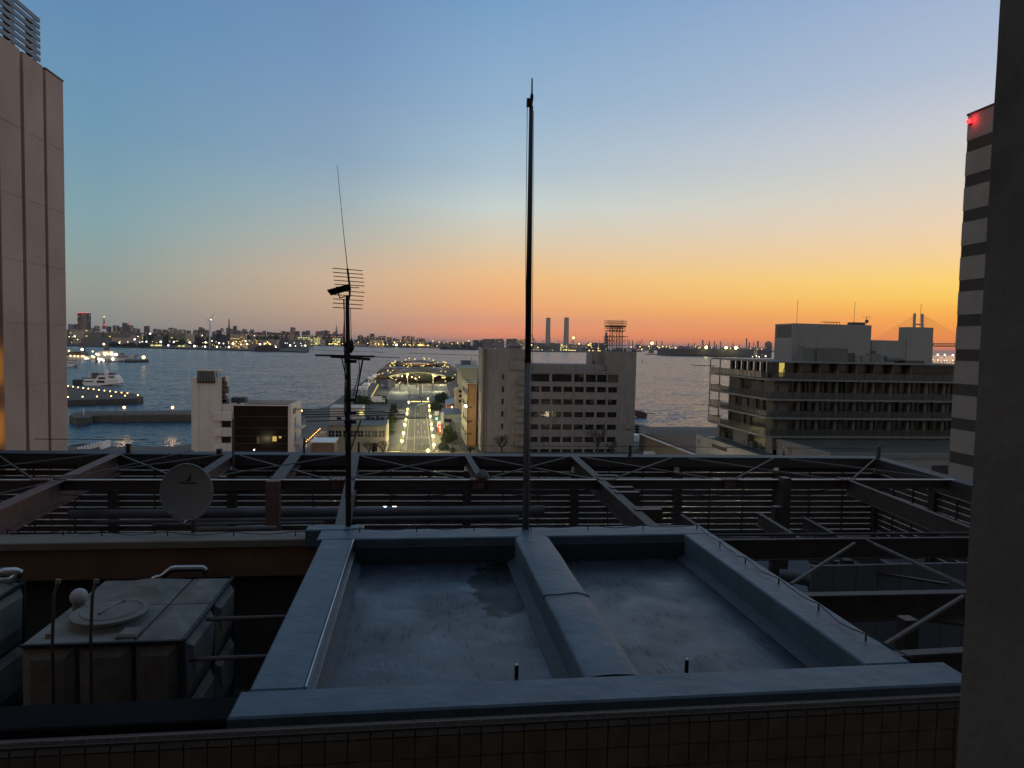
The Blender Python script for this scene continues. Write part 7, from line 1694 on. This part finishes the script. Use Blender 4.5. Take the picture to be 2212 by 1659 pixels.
# mid distance sheds and quay objects: (sheet, x0, x1, y0, y1, Y, material, label)
SH = [('Z1',680,705,300,350,2900,'shed_green','narrow green shed beside the brown tower edge'),('Z1',708,885,300,380,2900,'shed_tan','pale flat warehouse below the striped apartment tower'),('Z1',745,820,322,378,2800,'plain_tan','small pale house front before the flat warehouse'),
 ('Z1',830,1140,385,455,2450,'plain_grey','long plain grey warehouse behind the patrol ships'),('Z1',1140,1190,385,452,2448,'plain_tan','bright tan end wall of the grey warehouse'),('Z1',1192,1330,390,452,2460,'shed_tan','tan warehouse right of the bright end wall'),
 ('Z1',860,1040,335,385,2750,'shed_green','long green grey factory hall behind the warehouse'),('Z1',1045,1330,330,388,2760,'shed_green','greenish factory hall with vents behind the warehouse'),('Z1',1325,1410,360,405,2700,'shed_tan','tan plant building with a chimney near the bright lamps'),
 ('Z1',1340,1720,332,345,3100,'plain_grey','long thin viaduct deck in the left background'),('Z1',1750,1950,345,385,3050,'shed_tan','pale low roofed hall left of the wind turbine'),('Z1',1720,1870,305,345,3500,'city_tan','tan block behind the pale low hall'),
 ('B2',475,560,360,412,2900,'plain_tan','pale tan box building left of the turbine tower'),('B2',285,480,358,402,2900,'shed_green','low dark green hall left of the turbine tower'),('B2',845,895,352,440,2500,'city_dark','dark blue warehouse right of the turbine tower'),
 ('B2',900,1075,362,445,2520,'city_dark','dark shipyard hall below the black crane'),('B2',1090,1278,360,405,2420,'shed_tan','tan fluted building upper part right of the red crane'),('B2',1092,1276,405,448,2410,'shed_lit','glowing orange lower front right of the red crane'),
 ('B2',1320,1730,432,485,2600,'shed_tan','wide tan warehouse behind the warship'),('B2',1290,1700,395,418,3300,'shed_green','long low roof beyond the tan warehouse'),('B2',1742,1880,420,495,2700,'city_dark','dark tall shed right of the warship'),('B2',1885,2050,440,495,2650,'plain_grey','grey green warehouse right of the warship'),
 ('B2',2000,2212,405,432,3300,'shed_bright','long yellow lit factory roof left of the antenna mast'),('B2',2010,2160,434,465,3200,'shed_tan','tan striped hall under the yellow lit factory'),('B2',1160,1280,520,560,2180,'shed_lit','low warm lit shed on the far quay edge'),('B2',345,490,512,540,2200,'shed_bright','low yellow lit shed on the far quay at left'),
 ('B2',0,90,500,535,2230,'shed_bright','yellow lit low shed at the left end of the far quay'),('B2',65,118,385,440,2700,'plain_grey','grey block with slanted side at the left of the far shore'),
 ('B1',0,150,392,425,4300,'shed_tan','tan hall with a pale roof left of the antenna mast base'),('B1',0,120,350,375,4500,'shed_bright','yellow lit strip roof far left of the mast'),('B1',240,345,350,378,4500,'shed_bright','yellow lit strip roof nearer the mast'),('B1',352,432,388,428,4300,'plain_tan','plain pale box left of the mast'),
 ('B1',575,700,362,430,4400,'shed_bright','bright lit process plant beside the antenna mast'),('B1',1235,1478,398,475,4200,'shed_lit','wide orange lit building right of the antenna mast'),('B1',1035,1235,388,445,4450,'city_dark','dark blue hall left of the orange lit building'),
 ('B1',1515,1690,430,462,4400,'shed_tan','tan low hall right of the orange lit building'),('B1',1880,1960,402,440,4600,'shed_lit','warm lit block under the three dark blocks, left'),('B1',1990,2070,408,442,4600,'shed_lit','warm lit block under the three dark blocks, right'),('B1',1765,1860,462,505,4200,'plain_grey','pale low shed by the water right of the mast'),
 ('Z4',120,230,305,386,4100,'city_dark','dark striped block left of the big grey hall behind the office'),('Z4',232,330,292,392,4000,'plain_grey','big grey hall behind the office, left bay'),('Z4',332,462,290,392,4010,'city_grey','big grey hall behind the office, middle bay'),('Z4',495,612,290,392,4000,'plain_grey','big grey hall behind the office, right bay'),('Z4',615,690,296,395,3900,'shed_lit','lit process frame left of the flagpole'),
 ('B3',155,890,768,860,4700,'plain_grey','long grey power station hall under the left chimney'),('B3',270,318,822,905,4500,'plain_tan','narrow pale block before the power station'),('B3',330,640,855,985,4400,'city_dark','dark blue quay hall below the left chimney'),('B3',565,627,765,870,4600,'city_tan','pinkish block at the foot of the left chimney'),
 ('B3',640,920,870,985,4450,'plain_grey','grey sloping conveyor hall between the chimneys'),('B3',930,1112,832,900,4300,'shed_bright','bright yellow lit office below the right chimney'),('B3',1120,1600,800,880,4900,'shed_tan','tan station hall right of the chimneys'),('B3',1120,1430,895,985,4400,'city_grey','grey quay shed right of the lit office'),
 ('B3',1440,1800,900,985,4400,'city_dark','dark blue quay shed left of the rooftop scaffold'),('B3',1605,1850,765,830,5000,'city_dark','dark stepped plant building left of the scaffold'),('B3',1905,2040,775,850,5000,'city_dark','dark brown block beside the thick short chimney')]
for k_, x0, x1, y0, y1, Y, m_, lb_ in SH:
    a, b = gy(*Z(k_,x0,y0),Y), gy(*Z(k_,x1,y0),Y); zb = gy(*Z(k_,x0,y1),Y)[2]
    mb = MB(); D_ = 45
    if 'viaduct' in lb_ or 'strip' in lb_ or 'upper part' in lb_: mb.box(a[0], b[0], Y, Y+D_, zb, a[2]); [mb.box(a[0]+(b[0]-a[0])*q/5-3, a[0]+(b[0]-a[0])*q/5+3, Y+5, Y+15, 2.9, zb) for q in range(6)]
    else: mb.box(a[0], b[0], Y, Y+D_, 2.9, a[2])
    if (x1-x0) > 100: mb.box(a[0]+(b[0]-a[0])*.7, a[0]+(b[0]-a[0])*.82, Y+6, Y+30, a[2]-.1, a[2]+3)
    mb.build('far_shed', m_, label=lb_, cat='building')
# tree belts
def belt(k_, pts, Y, label, seed):
    rr = random.Random(seed); mb = MB()
    for (x0, x1, y0) in pts:
        a, b = gy(*Z(k_,x0,y0),Y), gy(*Z(k_,x1,y0),Y); x = a[0]
        while x < b[0]:
            h = (a[2]-3)*rr.uniform(.6,1.1); w = rr.uniform(8,22)
            mb.lathe((x, Y+rr.uniform(-25,25), 2.9), [(w*.7,0),(w*.8,h*.4),(w*.5,h*.8),(w*.12,h)], 7); x += w*.9
    mb.build('wooded_belt', 'tree_mass', kind='stuff', label=label, cat='woodland', loc=(0,0,0))
belt('Z1', [(890,1330,318),(1330,1720,322),(1720,2042,318)], 3700, 'dark wooded ridge under the left skyline', 1)
belt('Z1', [(1200,1540,425)], 2300, 'dark trees on the quay right of the tan warehouse', 2)
belt('B2', [(160,260,425),(560,700,440),(320,480,405),(700,850,345),(1240,1750,372)], 2800, 'dark trees and low roofs along the far quay', 3)
belt('B1', [(0,790,372),(900,1800,385),(1800,2212,398)], 4900, 'dark treeline under the skyline behind the mast', 4)
belt('Z4', [(-220,120,378)], 3300, 'low dark wooded spit left of the office block', 5)
belt('B4', [(150,620,240)], 9000, 'dark low land at the far port', 6)
belt('Z3', [(0,700,92),(700,1640,72)], 4600, 'dark treeline on the shore beyond the terminal', 8)
# cranes
ck = thing('harbour_crane', 'black double jib harbour crane right of the wind turbine', 'crane', gy(*Z('B2',960,440),2450))
for p, q, r_ in (((890,440),(975,282),1.6),((975,282),(1012,345),1.3),((945,440),(985,290),1.2),((975,282),(998,300),1.6),((1012,345),(1010,440),1.0),((905,380),(960,375),1.0)): MB().tube([gy(*Z('B2',*p),2450), gy(*Z('B2',*q),2450)], r_, 5).build('jib', 'dark_metal', ck)
rc = thing('tower_crane', 'tall straight red crane mast right of the black crane', 'crane', gy(*Z('B2',1075,450),2430))
MB().tube([gy(*Z('B2',1077,450),2430), gy(*Z('B2',1075,160),2430)], 1.7, 5).build('mast', mat('crane_red', (.12,.03,.025), .7), rc)
for p, q in (((1075,170),(1062,300)),((1075,170),(1090,290))): MB().tube([gy(*Z('B2',*p),2430), gy(*Z('B2',*q),2430)], .4, 4).build('stay', 'crane_red', rc)
# power station chimneys
for nm, xs_, ys_ in (('left',((530,650,790),(540,640,500),(552,645,137)),None),('right',((985,1100,810),(1000,1108,500),(1013,1110,131)),None)):
    t = thing('twin_chimney', 'tall tapering grey power station chimney, %s of the pair' % nm, 'chimney', gy(*Z('B3',(xs_[0][0]+xs_[0][1])/2,985),4870), 'power station chimneys')
    Lp = [(xs_[0][0],xs_[0][2]+190)]+[(x[0], x[2]) for x in xs_]; Rp = [(x[1], x[2]) for x in xs_[::-1]]+[(xs_[0][1],xs_[0][2]+190)]
    extr('B3', Lp+Rp, 4870, 26, 'shaft', mat('chimney_grey', (.36,.34,.31), .85), t)
    mid = [((x[0]+x[1])/2+6, x[2]) for x in xs_]
    extr('B3', [(mid[0][0]-4, 760),(mid[0][0]+14, 760),(mid[2][0]+14, mid[2][1]+60),(mid[2][0]-4, mid[2][1]+60)], 4866, 3.5, 'pale_duct', mat('duct_pale', (.62,.54,.46), .8), t)
    extr('B3', [(xs_[2][0]-1,xs_[2][2]-4),(xs_[2][1]+1,xs_[2][2]-4),(xs_[2][1]+1,xs_[2][2]+10),(xs_[2][0]-1,xs_[2][2]+10)], 4869, 28, 'top_ring', 'city_dark', t)
t = thing('short_chimney', 'thick stepped dark chimney beside the rooftop scaffold', 'chimney', gy(*Z('B3',2065,850),4900))
rect('B3', 2045, 2085, 500, 590, 4900, 20, 'upper_flue', 'city_dark', t); rect('B3', 2032, 2102, 590, 900, 4898, 24, 'lower_flue', 'city_dark', t)
for i, (x0, y0, w, y1, lb_) in enumerate(((840,668,6,775,'thin stack between the power station chimneys'),(463,700,6,765,'thin short stack left of the left chimney'),(1225,650,12,790,'thin stack with a bright top right of the right chimney'),(1192,715,6,790,'thin short stack just right of the right chimney'),(1878,735,14,830,'short dark stack left of the thick chimney'))):
    o = rect('B3', x0-w/2, x0+w/2, y0, y1+40, 5000, 8, 'far_stack', 'city_dark', label=lb_, cat='stack')
    if 'bright' in lb_: c = gy(*Z('B3',1225,640),4998); MB().sphere(c, 9, 8, 6).build('flare', glow('flare', (255,210,150), 3), o)
c0 = thing('jib_crane', 'thin lattice crane just right of the flagpole on the horizon', 'crane', gy(*Z('B3',215,770),4800))
for p, q in (((215,770),(215,650)),((150,545),(280,760)),((215,650),(180,712))): MB().tube([gy(*Z('B3',*p),4800), gy(*Z('B3',*q),4800)], 2.2, 4).build('jib', 'city_dark', c0)
# far stacks at right
for i, (x, w, y0) in enumerate(((58,9,137),(104,9,140),(430,9,146),(505,9,146),(865,12,186),(918,7,196),(948,7,175),(1133,10,196),(1150,10,150),(1221,10,152),(1246,9,196),(1306,10,153),(1473,7,182),(1560,8,200),(1657,13,115),(1693,12,168),(1812,18,147),(1780,9,216))):
    rect('B4', x-w/2, x+w/2, y0, 262, 8200+(i*53)%300, 10, 'far_stack', 'city_dark', label='dark factory stack on the orange horizon right of the office block', cat='stack', group='stacks on the orange horizon')
gh = thing('gas_holder', 'round dark patterned gas holder on the horizon beside the hotel', 'gas holder', gy(*Z('B4',1950,265),6000))
a, b = gy(*Z('B4',1908,180),6000), gy(*Z('B4',1998,180),6000); MB().lathe(((a[0]+b[0])/2,6000,3), [((b[0]-a[0])/2,0),((b[0]-a[0])/2,a[2]-3),((b[0]-a[0])/2*.5,a[2]+12),(2,a[2]+18)], 20).build('tank', 'city_dark', gh)
fw2 = thing('frame_tower', 'thin dark A shaped steel tower on the orange horizon', 'steel tower', gy(*Z('B4',1058,240),8000))
for p, q in (((1045,240),(1055,142)),((1070,240),(1061,142)),((1050,142),(1066,142))): MB().tube([gy(*Z('B4',*p),8000), gy(*Z('B4',*q),8000)], 5, 4).build('leg', 'city_dark', fw2)
for i, (p, q) in enumerate((((150,205),(188,148)),((188,205),(242,126)),((588,220),(595,200)),((645,225),(652,180)),((665,225),(672,200)),((708,222),(712,200)),((1752,245),(1752,160)),((1742,190),(1765,195)),((243,205),(245,172)))):
    MB().tube([gy(*Z('B4',*p),8400), gy(*Z('B4',*q),8400)], 4, 4).build('dock_crane', 'city_dark', label='tiny dark crane jib on the orange horizon', cat='crane', group='cranes on the orange horizon')
city('B4', [(160,250,208),(250,330,212),(400,480,215),(520,620,218),(740,830,225),(840,950,222),(960,1050,228),(1060,1130,236),(1160,1240,238),(1320,1430,242),(1450,1560,244),(1580,1650,246),(1700,1790,244),(1830,1900,246)], 7800, 60, 'low dark port building on the orange horizon right of the office block', 'port buildings on the orange horizon', ['city_dark','city_grey'])
# breakwater barrier and beacon
extr('B4', [(615,348),(1100,356),(1996,374),(1996,268),(1400,262),(622,252)], 2790, 160, 'grey_caisson_wall', mat('caisson', (.11,.105,.11), .9, var=.15, vscale=.01), label='long plain grey sea wall on the water left of the hotel', cat='sea wall')
extr('B4', [(615,350),(1100,358),(1996,376),(1996,366),(1500,356),(1000,334),(615,335)], 2786, 3.5, 'rock_apron', 'stone_quay', label='dark rocky foot of the grey sea wall', cat='rocks')
rect('B4', 1762, 1800, 275, 365, 2780, 8, 'control_tower', 'plain_tan', label='pale narrow tower standing before the grey sea wall', cat='tower'); rect('B4', 1835, 1935, 330, 372, 2775, 8, 'dark_shed', 'city_dark', label='dark low shed before the grey sea wall', cat='shed')
bt_ = thing('beacon_gate', 'twin legged beacon gate on a round base in the channel', 'beacon', gy(*Z('B4',362,318),3600))
rect('B4', 345, 353, 145, 265, 3600, 6, 'leg', 'city_dark', bt_); rect('B4', 370, 378, 145, 265, 3600, 6, 'leg', 'city_dark', bt_); rect('B4', 345, 378, 143, 150, 3599, 8, 'crossbar', 'city_dark', bt_)
rect('B4', 338, 392, 262, 316, 3595, 20, 'base', 'plain_grey', bt_); sl(bt_, 'B4', ((367,180),), 3590, 9, wsh)
# cable stayed bridge behind the hotel
bb = thing('cable_bridge', 'cable stayed bridge with twin H shaped pylon rising behind the hotel roof', 'bridge', gy(*Z('B5',1410,800),2900))
Yb2 = 2900
mat('bridge_pale', (.34,.33,.36), .7); mat('bridge_dark', (.10,.07,.07), .8)
extr('B5', [(1300,1000),(1340,1000),(1364,235),(1350,228),(1337,235)], Yb2, 8, 'pylon_leg', 'bridge_pale', bb); extr('B5', [(1455,1000),(1492,1000),(1497,242),(1482,238),(1468,242)], Yb2, 8, 'pylon_leg', 'bridge_pale', bb)
rect('B5', 1350, 1468, 412, 436, Yb2+2, 5, 'cross_beam', 'bridge_pale', bb)
dk = MB(); 
for (ya, yb) in ((752,764),(800,812)):
    p, q = gy(*Z('B5',-300,ya-8),Yb2+4), gy(*Z('B5',3200,ya+12),Yb2+4); hh = gy(*Z('B5',1400,ya),Yb2)[2]-gy(*Z('B5',1400,yb),Yb2)[2]; dk.beam(p, q, 24, hh)
for i in range(60):
    x = -300+i*58; y0_ = 760-8+20*(x+300)/3500; dk.beam(gy(*Z('B5',x,y0_),Yb2), gy(*Z('B5',x+29,y0_+46),Yb2), 2, 2); dk.beam(gy(*Z('B5',x+29,y0_+46),Yb2), gy(*Z('B5',x+58,y0_),Yb2), 2, 2)
dk.build('deck_truss', 'bridge_dark', bb)
cbm = MB()
for i in range(9):
    cbm.tube([gy(*Z('B5',1350,255+i*18),Yb2+3), gy(*Z('B5',560+i*88,750),Yb2+3)], .45, 4); cbm.tube([gy(*Z('B5',1484,258+i*18),Yb2+3), gy(*Z('B5',2330-i*92,752),Yb2+3)], .45, 4)
cbm.build('stay_cables', 'bridge_dark', bb)
for i, (x, y, s_) in enumerate(((1740,950,7),(1860,950,6),(2000,955,7),(1660,1040,4),(1740,1042,5.5),(1850,1045,4.5),(1893,1045,4.5),(1995,1045,5),(1785,1045,2.5))):
    c = gy(*Z('B5',x,y),2500 if y < 1000 else 1700); z0 = 0
    o = MB().tube([(c[0],c[1]+2,-1),(c[0],c[1]+2,max(.5,c[2]))], .5, 5).build('port_lamp', 'dark_metal', label='bright white lamp under the bridge right of the hotel, %s row' % ('upper' if y < 1000 else 'lower'), cat='lamp', group='lamps under the bridge, %s row' % ('upper' if y < 1000 else 'lower'), loc=(c[0],c[1],0))
    MB().sphere(c, s_*(.45 if y < 1000 else .2), 8, 6).build('lamp_head', wsw, o)
# quay floodlights: (sheet, y offset, list of (x, y, size))
def floods(k_, Y, lst, label, group, m_, rs=1.0):
    for (x, y, s_) in lst:
        c = gy(*Z(k_, x, y), Y); 
        o = MB().tube([(c[0],Y+2,2.9),(c[0],Y+2,max(3.2,c[2]))], .3*Y/2200, 4).build('flood_mast', 'dark_metal', label=label, cat='floodlight', group=group, loc=(c[0],Y,2.9))
        MB().sphere(c, .82*s_*rs*Y/2200, 8, 6).build('lamp_head', m_, o)
fw1 = glow('flood_white', (255,250,225), 4); fy1 = glow('flood_yellow', (255,215,120), 2.6)
floods('B2', 2190, [(250,517,2.8),(605,527,3.2),(750,532,3.0),(912,534,3.2),(1074,538,3.3),(1500,500,2.8),(1712,540,2.3)], 'bright floodlight at the water edge of the far quay', 'floodlights at the far quay edge', fw1)
floods('B2', 2300, [(148,465,3.0),(325,468,2.6),(540,475,3.2),(757,475,3.0),(940,485,2.8),(1130,490,3.4),(1318,498,3.0),(1300,455,2.4),(843,455,1.8),(1000,490,2.0),(1238,503,2.0),(712,380,1.6),(1422,385,1.3),(5,355,2.6)], 'bright floodlight among the sheds of the far quay', 'floodlights among the quay sheds', fw1)
floods('B2', 2250, [(33,463,1.2),(90,478,1.2),(42,508,1.2),(125,512,1.2),(268,462,1.2),(355,458,1.2),(378,456,1.2),(520,442,1.3),(560,490,1.2),(640,525,1.2),(715,530,1.2),(720,480,1.2),(785,480,1.2),(850,508,1.2),(880,520,1.2),(900,468,1.3),(962,535,1.2),(1068,468,1.6),(1072,490,1.4),(1175,468,1.8),(1225,466,1.5),(1255,460,1.3),(1160,495,1.4),(1205,490,1.2),(1128,538,1.2),(1028,538,1.0),(1395,482,1.2),(1450,484,1.2),(1553,478,1.2),(1345,500,1.2)], 'small yellow lamp on the far quay', 'small lamps on the far quay', fy1)
floods('B2', 2600, [(1908,516,3.2),(2113,518,3.0),(1980,523,1.5),(1963,483,1.2),(2053,488,1.2),(2063,520,1.3),(1842,483,1.2),(1868,485,1.2)], 'floodlight on the water edge right of the warship', 'floodlights right of the warship', fw1)
floods('Z1', 2420, [(762,370,2.6),(706,375,1.3),(793,403,1.2),(1218,437,2.8),(1305,428,1.4),(1375,402,3.0),(1410,372,1.4),(1455,428,2.6),(1495,425,2.6),(1480,440,2.0),(1640,428,3.0),(1775,430,2.6),(1938,434,2.8),(1985,468,3.0),(1718,462,2.6),(1530,345,2.2),(1430,435,1.6)], 'floodlight behind the patrol ships on the far quay', 'floodlights behind the patrol ships', fw1)
floods('B1', 4150, [(282,463,1.8),(520,467,2.4),(552,468,1.8),(578,462,1.8),(618,464,2.4),(640,470,1.8),(663,470,1.8),(685,432,2.2),(752,463,1.6),(955,477,1.6),(1197,457,1.6),(1338,465,2),(1390,463,2),(1480,478,1.8),(1545,478,1.6),(1650,482,1.8),(1712,482,3.6),(1675,452,1.6),(1830,485,2.0),(1868,488,1.5),(1955,492,1.8),(2013,488,1.6),(2103,490,2.4),(2140,490,2.4),(2125,452,1.6),(2190,492,2.0),(15,458,1.3),(100,453,1.3)], 'small yellow lamp on the far shore around the antenna mast', 'small lamps on the far shore', fy1)
floods('B1', 4140, [(92,498,3.8),(1705,485,3.8)], 'bright floodlight on the far shore near the antenna mast', 'floodlights on the far shore', fw1)
floods('Z3', 4150, [(40,92,1.6),(110,62,1.6),(235,75,1.5),(380,95,1.8),(440,88,2.2),(448,98,1.6),(575,96,1.6),(590,65,2.6),(610,100,3.0),(668,48,1.5),(735,88,1.6),(785,95,1.8),(905,100,2.2),(930,102,3.4),(955,100,2.8),(1035,105,2.4),(1100,45,2.0),(1155,112,1.8),(1180,60,1.6),(1250,70,1.4),(1355,85,1.6),(1430,75,2.0),(1575,45,2.0),(1725,132,1.6),(1810,122,1.8),(1300,60,1.2),(1500,72,1.3)], 'small warm lamp along the shore beyond the terminal', 'lamps on the shore beyond the terminal', fy1)
floods('B3', 4250, [(228,947,2.4),(300,952,2.4),(348,952,2.0),(427,948,2.2),(328,886,2.4),(168,822,3.0),(692,955,2.0),(760,965,1.6),(905,957,1.8),(975,955,2.2),(1040,955,3.0),(1110,963,2.4),(1150,963,2.8),(1187,965,2.6),(1228,966,2.8),(1268,964,2.6),(1623,965,3.2),(1717,973,2.8),(1608,817,3.8),(1657,790,3.0),(1667,842,2.2),(1367,792,3.0),(1853,965,2.2),(1893,967,2.2),(1853,908,2.4),(1690,888,1.6),(932,822,2.4),(820,965,1.4),(860,968,1.4)], 'small bright lamp along the power station shore', 'lamps along the power station shore', fy1, .9)
floods('B4', 6900, [(82,231,2.2),(204,227,2.4),(325,224,2.4),(444,224,2.2),(465,240,2.4),(513,226,2.6),(228,263,2.6),(343,258,2.4),(562,228,2.0),(615,250,2.2),(688,243,2.8),(1020,240,2),(1435,250,2.2),(1650,270,2),(1803,266,2.4),(1860,264,2.4),(600,225,1.8),(960,228,1.8),(1000,244,1.6),(1180,240,1.8),(1540,246,1.8),(1710,250,1.8)], 'small lamp twinkling along the port on the orange horizon', 'lamps along the orange horizon', fy1)
floods('B4', 6800, [(190,262,2.0)], 'single red lamp on the port horizon', 'red port lamp', red_l)
floods('B4', 2770, [(1105,237,5.0),(1375,240,4.6),(1510,242,5.2)], 'large glaring floodlight above the grey sea wall', 'three floodlights above the grey sea wall', glow('glare_yellow', (255,240,150), 16))
floods('B4', 2765, [(1790,352,2.0),(1914,355,2.6),(1825,365,1.8),(1735,362,1.6)], 'small lamp at the foot of the grey sea wall', 'lamps at the foot of the sea wall', fw1)
# lamps of the street beyond the louvres
for i, (px, py, col_, e_, lb_) in enumerate(((1238,1067,(255,240,160),500,'bright yellow street lamp seen through the louvres right of the flagpole'),(832,1091,(190,220,255),1500,'bluish white lamp seen through the louvres left of the flagpole'),(852,1092,(255,245,220),1500,'small white lamp seen through the louvres left of the flagpole'),(1038,1055,(255,70,40),600,'red lamp seen through the louvres left of the flagpole'),(763,1020,(255,170,90),2500,'orange lamp seen through the louvres beside the antenna mast'),(1470,1040,(255,235,190),2500,'white lamp behind the louvres at the right'),(400,1050,(255,235,190),700,'white lamp behind the louvres at the left'))):
    c = gz(px, py, 8); t = thing('lower_street_lamp', lb_, 'street lamp', (c[0], c[1], 3), 'street lamps behind the louvres')
    MB().tube([(c[0],c[1],3),(c[0],c[1],7.8)], .09, 6).build('post', 'dark_metal', t); MB().sphere((c[0],c[1],8), .34, 8, 6).build('globe', glow('lower_globe_%d' % i, col_, 8), t)
    q = lin(col_); plight('lamp_light', (c[0], c[1], 7.2), e_, q[:3], t, .3)
# ---------------------------------------------------------------- the building the photograph is taken from
ob = thing('home_building', 'dark facade of the tall building the view is taken from', 'building', (0, -8, 3))
mat('home_wall', (.28,.22,.17), .9)
MB().box(-30, 34, -22, -1.2, 3, 31.2).build('lower_facade', 'home_wall', ob)
MB().box(-30, 34, -22, -1.2, 31.3, 62).build('upper_facade', 'home_wall', ob)
# ---------------------------------------------------------------- air
hm = bpy.data.materials.new('haze_air'); hm.use_nodes = True; nt = hm.node_tree; nt.nodes.clear()
o_ = nt.nodes.new('ShaderNodeOutputMaterial'); v_ = nt.nodes.new('ShaderNodeVolumePrincipled')
v_.inputs['Color'].default_value = (.86,.86,.9,1); v_.inputs['Density'].default_value = 1.5e-5; nt.links.new(v_.outputs[0], o_.inputs['Volume'])
MB().box(-61000, 91000, -300, 121000, -12, 330).build('haze', hm, kind='stuff', label='thin dawn haze over the harbour', cat='haze', loc=(0,0,0))
SC.cycles.volume_bounces = 0
